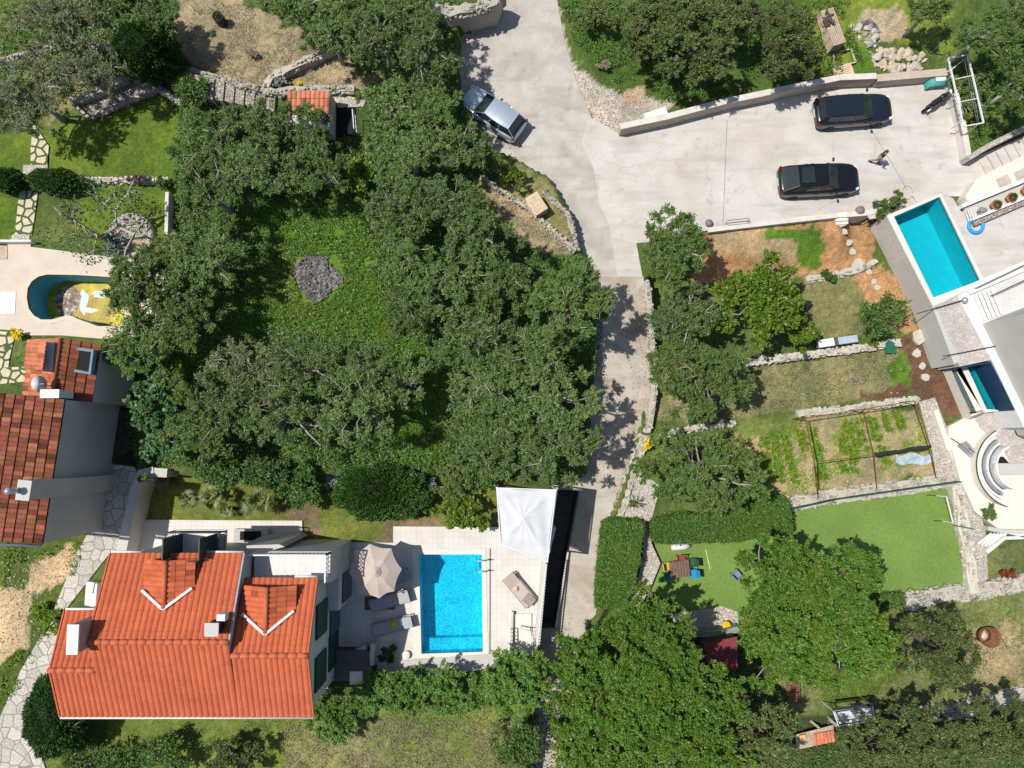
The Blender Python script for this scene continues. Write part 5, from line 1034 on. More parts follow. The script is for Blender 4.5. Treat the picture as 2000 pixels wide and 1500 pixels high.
for i in range(8):
    x0 = 378+i*20; mb = MB(); z1 = 1.95-.11*i; mb.prism(W_([(x0, 145+i*4.6), (x0+20.5, 149+i*4.6), (x0+17, 190+i*4), (x0-4, 183+i*4)], z1), .9, z1); mb.build('step', M['rubble'], st)
wall('stone_wall', [(518, 168), (530, 148), (600, 115), (652, 92)], .34, 1, 1.65, M['rubble'], 'dry stone wall across the dry meadow', rough=.07, seed=4)
sheet('path', [(570, 142), (620, 112), (662, 92), (705, 75), (712, 84), (630, 120), (585, 148)], 1.03, mat('trodden_earth', (.50, .43, .34), .95, .12, 3, .15, 15))
wall('stone_wall', [(498, 172), (540, 180), (565, 174), (690, 172)], .35, 1, 1.5, M['rubblel'], 'pale stone edge above the shed roof', rough=.06, seed=5)
wall('stone_wall', [(326, 375), (324, 465)], .2, 1, 1.7, M['kerb'], 'straight white topped wall right of the lower lawn')
wall('stone_wall', [(-20, 470), (60, 470)], .12, 1, 1.5, M['paint'], 'thin white fence rail below the stone path', cat='fence')
wall('stone_wall', [(160, 350), (330, 352)], .25, 1, 1.3, M['rubblel'], 'low stone edge between the two lawns', rough=.05)
wall('stone_wall', [(940, 345), (1030, 405), (1125, 490)], .18, .95, 1.3, M['rubble'], 'thin stone edge across the dry corner plot', rough=.04)
wall('stone_wall', [(1062, 372), (1110, 418), (1128, 492)], .22, 0, 1.15, M['rubble'], 'stone retaining wall of the dry corner plot beside the road', rough=.05)
wall('stone_wall', [(845, 12), (880, 22), (930, 14), (962, 2), (972, -20)], .6, 0, 2.1, M['rubble'], 'tall curved dry stone wall at the top of the road', rough=.09, seed=6)
# tiled shed
sh = thing('garden_shed', 'small shed with a weathered orange tiled roof half covered by olives', 'shed', P(610, 210, 1)); a = P(562, 177, 2.9); b = P(645, 177, 2.9); c_ = P(642, 222, 2.5); d_ = P(562, 222, 2.5)
roofplane('roof', sh, d_, c_, b, a, .27, .4, (.46, .17, .10), .3, dt, .06, .04); mb = MB(); mb.prism(W_([(563, 178), (645, 178), (644, 255), (563, 255)], 2.4), 1, 2.42); mb.build('wall', M['greywall'], sh)
sheet('stone_terrace', [(646, 178), (720, 178), (710, 208), (660, 210)], 1.05, M['rubblel']); sheet('pit', [(659, 211), (694, 210), (693, 265), (657, 265)], 1.06, M['dark'])
mb = MB(); q = Wp([(694, 226), (697, 262)], 1.5); rr = rail(None, q, .8, 4, 'white_metal'); tag(rr, 'small white ladder like railing beside the dark pit', 'railing')
# ash patch
sheet('ash_patch', jag([(576, 510), (600, 505), (608, 492), (628, 500), (640, 502), (642, 520), (655, 525), (668, 545), (660, 562), (640, 570), (632, 588), (618, 590), (598, 580), (582, 560), (574, 535)]), 1.06, M['ash'])
# ---- parking walls
wall('parking_wall', [(1212, 248), (1300, 229), (1410, 200), (1500, 181), (1640, 152), (1712, 149)], .33, -.02, .95, M['wallbeige'], 'long beige wall along the upper side of the car park')
wall('parking_wall', [(1714, 152), (1852, 140)], .45, -.02, .8, M['wallbeige'], 'beige wall end section beside the boulders')
wall('parking_wall', [(1858, 146), (1880, 230), (1893, 306)], .33, -.02, .7, M['kerb'], 'pale wall on the right side of the car park under the metal frame')
wall('parking_wall', [(1893, 308), (1930, 285), (2030, 236)], .3, -.6, .9, M['rubblel'], 'pale stone wall along the outdoor stairs')
cp = MB()
W1 = Wp([(1211, 247), (1300, 228.3), (1410, 199.3), (1500, 180.3), (1640, 151.3), (1712, 148.3)], .97)
for a_, b_ in zip(W1, W1[1:]): cp.beam(a_, b_, .36, .04)
tag(cp.build('coping_strip', M['kerb']), 'pale coping strip on top of the long beige parking wall', 'coping')
# kerb of parking toward the garden and lane wall
wall('kerb', [(1383, 449), (1500, 435), (1636, 420)], .3, -1.5, .1, M['kerb'], 'white kerb along the lower side of the car park', cat='kerb')
wall('kerb', [(1655, 419), (1692, 416), (1745, 404)], .3, -1.5, .1, M['kerb'], 'short white kerb right of the garden steps', cat='kerb')
wall('lane_wall', [(1264, 548), (1272, 640), (1277, 700), (1278, 760), (1272, 810), (1266, 845)], .3, -2.6, [.3, .15, -.35, -.7, -1.1, -1.3], M['rubblel'], 'straight pale stone wall between the lane and the garden', rough=.04, seed=8)
wall('lane_wall', [(1262, 850), (1240, 900), (1222, 960), (1208, 1018)], .6, -2.6, [-1.3, -1.5, -1.6, -1.6], M['rubblel'], 'wide pale stone wall bending beside the lane', rough=.07, seed=9)
sheet('stone_strip', [(1250, 920), (1290, 950), (1274, 1010), (1272, 1060), (1290, 1100), (1270, 1150), (1240, 1200), (1215, 1190), (1240, 1150), (1256, 1090), (1258, 1020), (1215, 1018), (1235, 960)], -1.66, M['rubblel'], zb=-2.4)
# garden terrace walls and stepping stones
wall('stone_wall', [(1575, 545), (1620, 538), (1688, 525), (1715, 508)], .3, -1.6, -1.2, M['rubblel'], 'uneven stone edge across the bark mulch', rough=.07, seed=11)
wall('stone_wall', [(1430, 712), (1560, 695), (1640, 685), (1760, 668)], .32, -1.9, -1.2, M['rubblel'], 'stone terrace edge below the white garden carts', rough=.07, seed=12)
wall('stone_wall', [(1560, 808), (1640, 800), (1795, 780)], .32, -1.9, -1.3, M['rubblel'], 'stone terrace edge above the vegetable plot', rough=.05, seed=13)
wall('stone_wall', [(1290, 850), (1350, 838), (1440, 826)], .25, -1.9, -1.4, M['rubblel'], 'rough stone edge above the large olive tree', rough=.07, seed=14)
wall('stone_wall', [(1538, 985), (1640, 968), (1760, 952), (1870, 935)], .75, -2.3, -1.55, M['rubblel'], 'wide pale dry stone wall between the vegetable plot and the turf', rough=.08, seed=15)
wall('stone_wall', [(1868, 940), (1880, 1010), (1893, 1080), (1905, 1160)], .55, -2.4, -1.6, M['rubblel'], 'pale dry stone wall at the right side of the turf', rough=.08, seed=16)
wall('stone_wall', [(1758, 1180), (1840, 1160), (1920, 1156), (2040, 1128)], .8, -2.6, -1.7, M['rubblel'], 'wide dry stone wall below the turf', rough=.09, seed=17)
wall('stone_wall', [(1770, 1400), (1860, 1392), (2030, 1350)], .8, -2.6, -1.9, M['rubblel'], 'pale dry stone wall above the dark oaks at the lower right', rough=.09, seed=18)
SSG = 'stepping stones in the bark mulch'
for i, (x, y, s_) in enumerate([(1643, 433, .36), (1648, 453, .24), (1657, 474, .24), (1664, 492, .26), (1677, 515, .45), (1696, 532, .2), (1706, 550, .2), (1713, 562, .25), (1790, 690, .30), (1801, 715, .24), (1807, 737, .28), (1795, 658, .5)]):
    rg_ = random.Random(i); c_ = PG(x, y); mb = MB(); k = 6; mb.prism([(c_.x+s_*rg_.uniform(.75, 1.15)*math.cos(a*6.283/k+.4), c_.y+s_*rg_.uniform(.75, 1.15)*math.sin(a*6.283/k+.4)) for a in range(k)], c_.z-.2, c_.z+.06)
    pos = ['topmost at the white garden steps', 'second from the garden steps', 'third from the garden steps', 'fourth from the garden steps', 'large one just above the stone edge', 'first below the stone edge', 'second below the stone edge', 'nearest above the lemon tree', 'upper one in the dark soil strip', 'middle one in the dark soil strip', 'lower one in the dark soil strip', 'large white one above the dark soil strip'][i]
    tag(mb.build('stepping_stone', mat('pale_slab', (.46, .42, .35), .9, .15, 3, .12, 14)), 'pale stepping stone, '+pos, 'stepping stone', SSG)
gs = thing('garden_steps', 'small white steps from the car park down to the mulch garden', 'steps', P(1643, 425, -1.4))
for i in range(3): mb = MB(); z = .05-.14*i; mb.prism(W_([(1632, 416+i*7), (1656, 414+i*7), (1657, 423+i*7), (1633, 425+i*7)], z), -1.5, z); mb.build('step', M['coping'], gs)
# turf
sheet('turf_pitch', [(1543, 1000), (1640, 978), (1760, 962), (1852, 948), (1862, 950), (1892, 1140), (1760, 1168), (1680, 1180), (1560, 1210), (1545, 1100)], -2.03, M['turf'])
sheet('turf_lawn', [(1280, 1060), (1545, 1045), (1560, 1230), (1330, 1192), (1268, 1150)], -2.035, M['turf'])
sheet('stone_terrace', [(1310, 1200), (1410, 1184), (1440, 1195), (1445, 1235), (1400, 1245), (1330, 1250)], -2.02, M['rubblel'])
# vegetable plot rows (uncountable plants)
rows = []
for x0, y0, x1, y1 in ((1490, 855, 1502, 952), (1512, 850, 1524, 945), (1530, 845, 1556, 950), (1562, 840, 1576, 888), (1586, 835, 1602, 905), (1600, 905, 1612, 945), (1640, 828, 1650, 890), (1655, 824, 1668, 900), (1676, 820, 1688, 885), (1664, 900, 1672, 925), (1702, 815, 1718, 872), (1722, 872, 1732, 905), (1726, 806, 1742, 850), (1748, 800, 1766, 842), (1640, 900, 1655, 925)): rows.append([(x0-9, y0), (x0+9, y0), (x1+9, y1), (x1-9, y1)])
rgv = np.random.RandomState(41); vp = []; va = []
for poly in rows:
    (xa_, ya_), (xb_, yb_), (xc_, yc_), (xd_, yd_) = poly; L_ = math.hypot(xd_-xa_, yd_-ya_); nr_ = max(1, int(round((xb_-xa_)/9.0)))
    for c in range(nr_):
        for i_ in range(int(L_/8.5)):
            if rgv.rand() < .07: continue
            t = (i_+rgv.uniform(.2, .8))/(L_/8.5); fx = (c+.5)/nr_+rgv.uniform(-.12, .12); x = (xa_+(xb_-xa_)*fx)*(1-t)+(xd_+(xc_-xd_)*fx)*t; y = ya_+(yd_-ya_)*t; p = P(x, y, -1.65); k = int(rgv.uniform(30, 52)); r_ = rgv.uniform(.13, .25)
            dd = rdirs(rgv, k, .1); vp.append(np.array(p)+dd*r_*rgv.uniform(.3, 1, (k, 1))); va.append(dd*[1, 1, .3])
V, Fq = leaf_quads(rgv, np.concatenate(vp), np.concatenate(va), .15, .10, .8); tag(npmesh('vegetable_rows', V, Fq, LM['weed']), kind='stuff')
pit = thing('ramp_shade_pit', 'concrete pit beside the white parapet, deepened and run up the lane for near black shade', 'pit', P(1080, 1150, -4)); PT = [(1084, 950), (1132, 957), (1110, 1076), (1087, 1228), (1050, 1228), (1064, 1078)]; Wt = W_(PT, -1.98); cw = mat('pit_concrete', (.16, .155, .15), .9, .2, 2, .1, 12)  # pit sunk and stretched past the ramp so the lane shade turns near black
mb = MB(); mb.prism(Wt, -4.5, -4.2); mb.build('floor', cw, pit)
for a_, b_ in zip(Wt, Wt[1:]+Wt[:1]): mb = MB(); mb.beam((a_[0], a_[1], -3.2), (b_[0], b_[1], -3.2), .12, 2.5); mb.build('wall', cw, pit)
tufts('vegetable_weeds', [[(1490, 840), (1560, 818), (1790, 792), (1825, 925), (1540, 970)]], 6000, 'weed', thr=-.1, hmax=.15, seed=43, ll=.11, lw=.06)
# ---------------------------------------------------------------- modern house at the right
sheet('pool_deck', [(1731, 421), (1839, 375), (1862, 388), (1878, 414), (2040, 348), (2040, 500), (1905, 560), (1823, 601)], .58, M['concrete'], holes=[[(1733, 421), (1838, 378), (1923, 549), (1823, 598)]], zb=-1.5)
pC = pool('swimming_pool', 'turquoise rectangular pool with raised grey side wall above the bark mulch garden', POOLC1, [(1733, 421), (1838, 378), (1923, 549), (1823, 598)], .61, .50, -1.1, M['coping'], mat('turquoise_basin', (.33, .56, .60), .5, .06, 2, .06, 14), M['water2'])
mb = MB()
for x, y in ((1851, 440), (1902, 540)): c = P(x, y, -.35); mb.tube([c+Vector((.02+.0*k, .13*math.cos(a), .13*math.sin(a))) for k, a in enumerate(np.linspace(0, 6.28, 13))], .02, 5, cap=False)
mb.build('pool_light', M['white_metal'], pC)
mb = MB(); c = P(1838, 458, -1.09); mb.lathe(c, [(.22, 0), (.2, .03), (.01, .03)], 14); mb.build('drain', M['dark'], pC)
pw = MB(); pw.prism(W_([(1731, 421), (1733, 420.5), (1825, 599), (1875, 705), (1864, 712), (1822, 601)], .56), -1.75, .555); tag(pw.build('pool_wall', M['greywall']), 'tall pale grey wall below the left side of the right pool', 'wall')
sheet('terrace', [(1823, 601), (1870, 578), (1937, 703), (1874, 716)], .50, M['flagp'], zb=-1.6)
sheet('terrace', [(1870, 578), (1893, 566), (2000, 775), (2030, 840), (2000, 835), (1937, 703)], .535, M['paint'], zb=-1.6)
bandC = MB(); bandC.prism(W_([(1883, 560), (2040, 493), (2040, 513), (1896, 575)], .70), .3, .70); tag(bandC.build('terrace_wall', M['paint']), 'low white wall between the right pool deck and the lower white terrace', 'wall')
sheet('terrace', [(1896, 575), (2040, 513), (2040, 605), (1916, 634)], .52, M['terr'], zb=-1.0)
for a, b, g in (((1904, 563), (2030, 503), 'dark metal fence on the low white wall at the right edge'), ((1934, 578), (2030, 533), 'second dark metal fence beside the lower white terrace')):
    q = Wp([a, b], .72); rr = rail(None, q, .25, 9, 'black_metal', .035, .015); tag(rr, g, 'fence')
st = thing('white_stairs', 'white stairs with thin dark gaps beside the lower white terrace', 'stairs', P(1925, 597, .5))
for i in range(5): mb = MB(); z = .62-.0*i; mb.beam(P(1905+8*i, 577-3*i, z), P(1925+8*i, 626-3*i, z), .17, .08); mb.build('step', M['paint'], st)
hc = thing('modern_house', 'pale grey smooth walled house cut by the right edge', 'house', P(1990, 700, 0)); mb = MB(); mb.prism(W_([(1918, 633), (2150, 540), (2150, 900), (2024, 850)], .5), -1, 6); mb.build('wall', M['render_'], hc)
mb = MB(); a = P(1958, 618, 1.5); mb.box((a.x+1.2, a.y-1.2, 3.5), (.04, .04, .04)); 
# awning / cable lines
for a, b, lb in (((1790, 613), (1888, 584), 'thin dark pipe with a lamp head across the stamped terrace'), ((1842, 696), (2030, 659), 'thin dark cable running to the right edge over the terrace')):
    mb = MB(); mb.tube([P(a[0], a[1], .7), P(b[0], b[1], .75)], .028, 6); tag(mb.build('pipe', M['black_metal']), lb, 'pipe')
mb = MB(); mb.lathe(P(1885, 586, .75), [(.01, -.12), (.16, -.1), (.2, 0), (.12, .12), (.01, .15)], 12); tag(mb.build('lamp', M['steel']), 'grey lamp head at the end of the thin pipe', 'lamp')
# lower pool
pD = pool('swimming_pool', 'narrow deep blue pool beside the white band of the modern house', POOLC2, [(1883, 716), PQ(1939, 701, .5, -.9), PQ(1988, 800, .5, -.9), (1924, 806)], -.87, -1.05, -2.6, M['coping'], mat('deep_blue_basin', (.22, .50, .56), .5, .06, 2, .06, 14), M['water2'])
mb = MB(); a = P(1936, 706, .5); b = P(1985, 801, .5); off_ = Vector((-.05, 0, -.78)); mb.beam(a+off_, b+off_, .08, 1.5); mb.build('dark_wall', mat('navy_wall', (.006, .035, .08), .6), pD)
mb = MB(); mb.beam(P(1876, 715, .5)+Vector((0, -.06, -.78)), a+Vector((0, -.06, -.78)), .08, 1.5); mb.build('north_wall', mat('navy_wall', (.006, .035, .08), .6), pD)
sheet('pool_gutter', [(1858, 722), (1885, 714), (1926, 806), (1898, 817)], -.88, M['coping'], holes=[SPILLC2], zb=-2)
mb = MB(); mb.prism(W_(SPILLC2, -.88), -1.4, -.91); tag(mb.build('water_channel', mat('pale_blue_channel', (.12, .36, .47), .3)), kind='structure')
# patio with round stairs
sheet('patio', [(1854, 832), (1900, 808), (1984, 796), (2040, 800), (2040, 1060), (1960, 1040), (1905, 1000), (1882, 950), (1850, 870)], -1.5, M['coping'], zb=-2.6)
sheet('patio', [(1902, 814), (1975, 797), (2040, 800), (2040, 915), (1975, 908), (1955, 868), (1928, 852), (1912, 832)], -1.47, M['flagp'])
CC = P(1984, 912, -1.0)
def ring(mb, r0, r1, z0, z1, a0, a1, n=28):
    vs = []
    for i in range(n+1):
        a = math.radians(a0+(a1-a0)*i/n)
        for r, z in ((r0, z0), (r0, z1), (r1, z1), (r1, z0)): vs.append((CC.x+r*math.cos(a), CC.y+r*math.sin(a), z))
    fs = []
    for i in range(n): k = 4*i; fs += [(k+j, k+(j+1) % 4, k+4+(j+1) % 4, k+4+j) for j in range(4)]
    fs += [(0, 3, 2, 1), (4*n, 4*n+1, 4*n+2, 4*n+3)]; mb.add(vs, fs); return mb
rs = thing('round_stairs', 'round white stairs with curved railings at the right edge', 'stairs', (CC.x, CC.y, -1.5))
ring(MB(), 2.25, 2.45, -2.4, -.85, 118, 252).build('outer_wall', M['coping'], rs); ring(MB(), 2.45, 2.50, -.85, -.80, 118, 252).build('handrail', M['black_metal'], rs)
ring(MB(), 1.25, 1.36, -2.4, -.75, 112, 258).build('inner_wall', M['paint'], rs)
for i in range(4): ring(MB(), 1.38+.2*i, 1.50+.2*i, -1.5, -1.05-.03*i, 120, 245).build('curved_bar', M['paint'] if i % 2 else M['steel'], rs)
for i in range(6):
    a = math.radians(262+i*15); b = math.radians(262+(i+1)*15); z = -1.42+.05*i; mb = MB(); mb.prism([(CC.x, CC.y), (CC.x+2.2*math.cos(a), CC.y+2.2*math.sin(a)), (CC.x+2.2*math.cos(b), CC.y+2.2*math.sin(b))], -1.6, z); mb.build('tread', M['coping'], rs)
mb = MB(); mb.prism(W_([(1943, 892), (1965, 892), (1978, 906), (1948, 904)], -1.2), -1.7, -1.44); mb.build('stair_opening', M['dark'], rs)
mb = MB(); mb.prism(W_([(1942, 905), (2040, 905), (2040, 928), (1942, 926)], -.9), -1.6, -.9); mb.build('landing', M['render_'], rs)
sheet('stone_terrace', [(1795, 785), (1826, 776), (1862, 868), (1850, 872), (1878, 950), (1830, 942), (1818, 870)], -1.66, M['rubblel'])
wall('kerb', [(1828, 800), (1855, 880)], .3, -1.8, -1.35, M['coping'], 'pale kerb between the round stairs and the vegetable plot', cat='kerb')
wall('kerb', [(1862, 870), (1882, 945)], .3, -1.8, -1.35, M['coping'], 'white kerb left of the round stairs', cat='kerb')
sheet('stone_path', [(1868, 945), (1900, 945), (1925, 1040), (1930, 1130), (1905, 1150), (1895, 1080)], -1.9, M['rubblel'])
sb = thing('garden_steps', 'white diagonal garden steps below the small bushy olive', 'steps', P(1932, 1055, -1.9))
for i in range(5): mb = MB(); mb.beam(P(1909+7*i, 1062+2*i, -1.75), P(1936+7*i, 1042+0*i, -1.75), .14, .1); mb.build('step', M['paint'], sb)
wall('terrace_wall', [(1930, 1032), (1960, 1038), (2040, 1040)], .25, -2, -1.2, M['render_'], 'white wall under the lower patio at the right edge')
mb = MB(); mb.prism(W_([(1925, 1075), (1962, 1048), (2040, 1046), (2040, 1052), (1964, 1054), (1930, 1082)], -1.5), -1.9, -1.5); tag(mb.build('wall_cap', M['paint']), 'white angled wall cap above the lower right lawn', 'coping')
# stairs and pots at the upper right
so_ = thing('outdoor_stairs', 'wide pale outdoor stairs rising to the right edge', 'stairs', P(1950, 300, 0))
for i in range(6): mb = MB(); x = 1912+17*i; y = 312-8*i; z = .12+.13*i; mb.prism(W_([(x, y), (x+120, y-58), (x+145, y-14), (x+24, y+44)], z), 0, z); mb.build('step', M['concrete'], so_)
sheet('terrace', [(1905, 352), (1940, 332), (2040, 285), (2040, 330), (1895, 398), (1885, 385)], .86, M['coping'], zb=.02)
for i, pl in enumerate(([(1945, 350), (1968, 340), (1978, 360), (1953, 371)], [(1980, 338), (2010, 322), (2015, 342), (1986, 356)])):
    mb = MB(); mb.prism(W_(pl, .87), .5, .875); tag(mb.build('gravel_bed', M['gravel']), ['square gravel bed set in the pale terrace above the flower pots', 'square gravel bed with a small plant at the right edge'][i], 'flower bed')
tr = thing('planter_trough', 'long white edged planter trough with terracotta pots beside the right pool', 'planter', P(1950, 395, .6))
tm = MB(); wallmb(tm, [(1880, 402), (2030, 340)], .22, .3, 1.0); tm.build('edge', M['paint'], tr); tm = MB(); wallmb(tm, [(1900, 428), (2035, 372)], .16, .3, 1.0); tm.build('edge', M['paint'], tr)
tm = MB(); tm.prism(W_([(1880, 405), (2030, 343), (2035, 370), (1900, 426)], .7), .3, .70); tm.build('gravel', M['render_'], tr)
tm = MB(); wallmb(tm, [(1903, 437), (2036, 380)], .28, .3, .85); tag(tm.build('stone_edge', M['rubble']), 'dark grey stone edge below the row of terracotta pots', 'wall')
for i, (x, y) in enumerate(((1937, 404), (1967, 390), (1997, 375))):
    c = P(x, y, .7); pt = thing('flower_pot', 'terracotta pot with a grey green ball plant, '+['leftmost of the row', 'middle one of the row', 'rightmost one at the right edge'][i], 'flower pot', c, group='terracotta pots in the trough'); mb = MB(); mb.lathe((0, 0, 0), [(.16, 0), (.27, .32), (.30, .42), (.26, .42), (.24, .34), (.01, .34)], 18); mb.build('pot', M['terracotta'], pt, local=True)
    rg = np.random.RandomState(i); dd = rdirs(rg, 500, -.3); V, Fq = leaf_quads(rg, dd*.20*np.array([1, 1, .8])+[0.02, 0, .52], dd, .09, .04); npmesh('plant', V, Fq, LM['oliveg'], pt)
clump('agave', 1916, 412, 10, 10, .5, 'silver', 'grey green tuft without a pot left of the terracotta pots', n=350, seed=71, z0=.7)
gt = thing('slatted_gate', 'small white slatted gate beside the blue ring', 'gate', P(1898, 420, .6))
for i in range(5): mb = MB(); mb.beam(P(1885+5*i, 412-2*i, .75), P(1892+5*i, 432-2*i, .75), .05, .04); mb.build('slat', M['white_metal'], gt)
# blue ring, loungers at the pool
c = P(1906, 441, .68); mb = MB(); mb.tube([c+Vector((.42*math.cos(a), .42*math.sin(a), 0)) for a in np.linspace(0, 2*math.pi, 25)], .10, 8, cap=False); tag(mb.build('swim_ring', mat('bright_blue_plastic', (.02, .30, .72), .35)), 'bright blue inflatable ring on the deck beside the right pool', 'swim ring')
mb = MB(); mb.box(P(1911, 430, .75), (.45, .16, .10), rz=.45); tag(mb.build('folded_tarp', M['blue']), 'dark blue folded cover above the blue ring', 'cover')
# deck chair and small things on the round patio
dc = thing('deck_chair', 'grey striped folded deck chair on the white patio left of the round stairs', 'deck chair', P(1885, 873, -1.5))
for i, (dx, m_) in enumerate(((0, 'steel'), (7, 'rattan'), (13, 'steel'))): mb = MB(); mb.beam(P(1872+dx, 868-dx*.4, -1.2), P(1897+dx*.8, 892-dx*.5, -1.3), .16, .05); mb.build('slat', M[m_], dc)
mb = MB(); mb.beam(P(1857, 856, -1.35), P(1905, 884, -1.2), .04, .04); mb.build('frame', M['black_metal'], dc)
# ---------------------------------------------------------------- vehicles
def glossy(name, c, metal=.0, rough=.25): return mat(name, c, rough, .02, 1, .01, 10, spec=.5, coat=.6, metal=metal)
HL = mat('lamp_glass', (.75, .76, .78), .15, spec=.6); TL = mat('tail_lamp', (.16, .006, .01), .3); BK = mat('black_trim', (.015, .015, .017), .6)
def car(label, paint, px, py, ang, L, Wd, Ht, z=0.03, hatch=True, roofc=None, name='parked_car', long_roof=False, rear=None):
    c = P(px, py, z+.75); root = thing(name, label, 'car', (c.x, c.y, z), math.radians(ang)); w2 = Wd/2
    st_ = [(-.5, .66, .50, .76), (-.49, .80, .32, .86), (-.455, .92, .25, .95), (-.40, .975, .23, .99), (-.30, 1.0, .22, 1.0), (-.1, 1.0, .22, 1.0), (.12, 1.0, .22, .985), (.26, .99, .22, .95), (.36, .96, .22, .89), (.43, .89, .24, .82), (.475, .76, .28, .74), (.493, .60, .34, .66), (.5, .42, .42, .58)]
    k = Ht/1.48; rows = []
    for x, wf, zb, zt in st_:
        zb *= k; zt *= k*.98; rows.append([(x*L, s*w2*wf*f, zz) for s, f, zz in ((1, .90, zb), (1, .995, zb+.12), (1, 1.0, (zb+zt)/2), (1, .975, zt-.13), (1, .86, zt-.02), (1, .45, zt+.015), (-1, .45, zt+.015), (-1, .86, zt-.02), (-1, .975, zt-.13), (-1, 1.0, (zb+zt)/2), (-1, .995, zb+.12), (-1, .90, zb))])
    mb = MB(); n = 12; vs = [p for r in rows for p in r]; fs = []
    for i in range(len(rows)-1):
        for j_ in range(n): fs.append((i*n+j_, i*n+(j_+1) % n, (i+1)*n+(j_+1) % n, (i+1)*n+j_))
    fs += [tuple(range(n-1, -1, -1)), tuple(range((len(rows)-1)*n, len(rows)*n))]; mb.add(vs, fs, True); b = mb.build('body', paint, root, local=True); sb_ = b.modifiers.new('s', 'SUBSURF'); sb_.levels = sb_.render_levels = 2
    # greenhouse: ring at the belt line and ring at the roof
    zb = .95*k; zr = Ht; xr0, xr1 = (-.47 if hatch else -.42), .21; tr0, tr1 = rear or ((-.42 if long_roof else -.37) if hatch else -.27), .045
    def gp(t, s, lv):  # t 0..1 along the car
        x = (xr0+(xr1-xr0)*t)*L*(1-lv)+(tr0+(tr1-tr0)*t)*L*lv; wv = (.86-.10*abs(2*t-1)**3)*w2*(1-lv)+(.70-.06*abs(2*t-1)**3)*w2*lv; return Vector((x, s*wv, zb*(1-lv)+(zr-.05)*lv))
    ts = [0, .12, .3, .5, .7, .88, 1]; G = [gp(t, 1, 0) for t in ts]+[gp(t, -1, 0) for t in ts[::-1]]; Rf = [gp(t, 1, 1) for t in ts]+[gp(t, -1, 1) for t in ts[::-1]]; m_ = len(G)
    mb = MB(); mb.add(G+Rf, [(i, (i+1) % m_, m_+(i+1) % m_, m_+i) for i in range(m_)]+[tuple(range(m_, 2*m_))]); mb.build('cabin', BK, root, local=True)
    # roof panel, slightly crowned
    rp_ = []; nx_, ny_ = 8, 6
    for i in range(nx_+1):
        t = i/nx_; a = gp(t, 1, 1); bb = gp(t, -1, 1)
        for j_ in range(ny_+1): u_ = j_/ny_; p = a.lerp(bb, u_); p.z = zr-.035+.05*math.sin(math.pi*u_)**.7*(1-.5*abs(2*t-1)**2); rp_.append(p)
    mb = MB(); mb.add(rp_, [(i*(ny_+1)+j_, i*(ny_+1)+j_+1, (i+1)*(ny_+1)+j_+1, (i+1)*(ny_+1)+j_) for i in range(nx_) for j_ in range(ny_)], True)
    mb.build('roof', roofc or paint, root, local=True)
    def quad(nm, p, m, off=.012, inset=.06):
        cc = sum((Vector(q) for q in p), Vector())/4; nrm = (Vector(p[1])-Vector(p[0])).cross(Vector(p[3])-Vector(p[0])).normalized()
        if nrm.dot(cc-Vector((0, 0, .7))) < 0: nrm = -nrm
        pp = [Vector(q).lerp(cc, inset)+nrm*off for q in p]; mb = MB(); mb.add(pp+[q-nrm*.01 for q in pp], [(0, 1, 2, 3), (7, 6, 5, 4), (0, 4, 5, 1), (1, 5, 6, 2), (2, 6, 7, 3), (3, 7, 4, 0)]); return mb.build(nm, m, root, local=True)
    quad('windshield', (gp(1, 1, .04), gp(1, -1, .04), gp(1, -1, .96), gp(1, 1, .96)), M['glass'], inset=.03); quad('rear_window', (gp(0, 1, .25), gp(0, -1, .25), gp(0, -1, .95), gp(0, 1, .95)), M['glass'], inset=.06)
    for s in (1, -1):
        for t0, t1 in ((.12, .34), (.36, .64), (.66, .93)): quad('side_window', (gp(t0, s, .12), gp(t1, s, .12), gp(t1, s, .9), gp(t0, s, .9)), M['glass'], inset=.04)
        mb = MB()
        for t0 in (0, .35, .65, .985): mb.beam(gp(t0, s, 0), gp(t0, s, 1), .05, .05)
        mb.beam(gp(0, s, 1), gp(1, s, 1), .05, .04); mb.build('pillar', paint, root, local=True)
        x = .165*L; mb = MB(); mb.lathe((x, s*(w2+.10), zb+.06), [(.01, -.07), (.09, -.05), (.11, 0), (.08, .06), (.01, .08)], 10, .7, 1.2); mb.build('mirror', paint, root, local=True)
        mb = MB(); mb.box((.448*L, s*w2*.66, .70*k), (.22, .26, .07), rz=-s*.75, ry=.35); mb.build('headlight', HL, root, local=True)
        mb = MB(); mb.box((-.466*L, s*w2*.76, .84*k), (.16, .26, .14), rz=s*.75); mb.build('taillight', TL, root, local=True)
        mb = MB(); mb.beam((-.1*L, s*(w2*.99), .78*k), (-.05*L, s*(w2*.99), .78*k), .03, .03); mb.beam((.10*L, s*(w2*.99), .78*k), (.14*L, s*w2*.99, .78*k), .03, .03); mb.build('door_handle', paint, root, local=True)
        for xw in (.31, -.30):
            wh = bpy.data.objects.new('wheel', None); COL.objects.link(wh); wh.parent = root; wh.location = (xw*L, s*(w2-.11), .32); R9 = Matrix.Rotation(math.pi/2, 3, 'X')
            mb = MB(); mb.lathe((0, 0, 0), [(.20, -.11), (.30, -.11), (.325, -.06), (.325, .06), (.30, .11), (.20, .11)], 22, rot=R9); mb.build('tyre', M['rubber'], wh, local=True)
            mb = MB(); mb.lathe((0, 0, 0), [(.205, -.10), (.19, 0), (.205, .10)], 18, rot=R9)
            for q in range(5): a = q*1.2566; mb.beam((0, -s*-.07, 0), (.19*math.cos(a), s*.09, .19*math.sin(a)), .05, .03)
            mb.build('rim', M['steel'], wh, local=True)
    mb = MB(); mb.box((.488*L, 0, .45*k), (.06, w2*.9, .16)); mb.build('grille', BK, root, local=True)
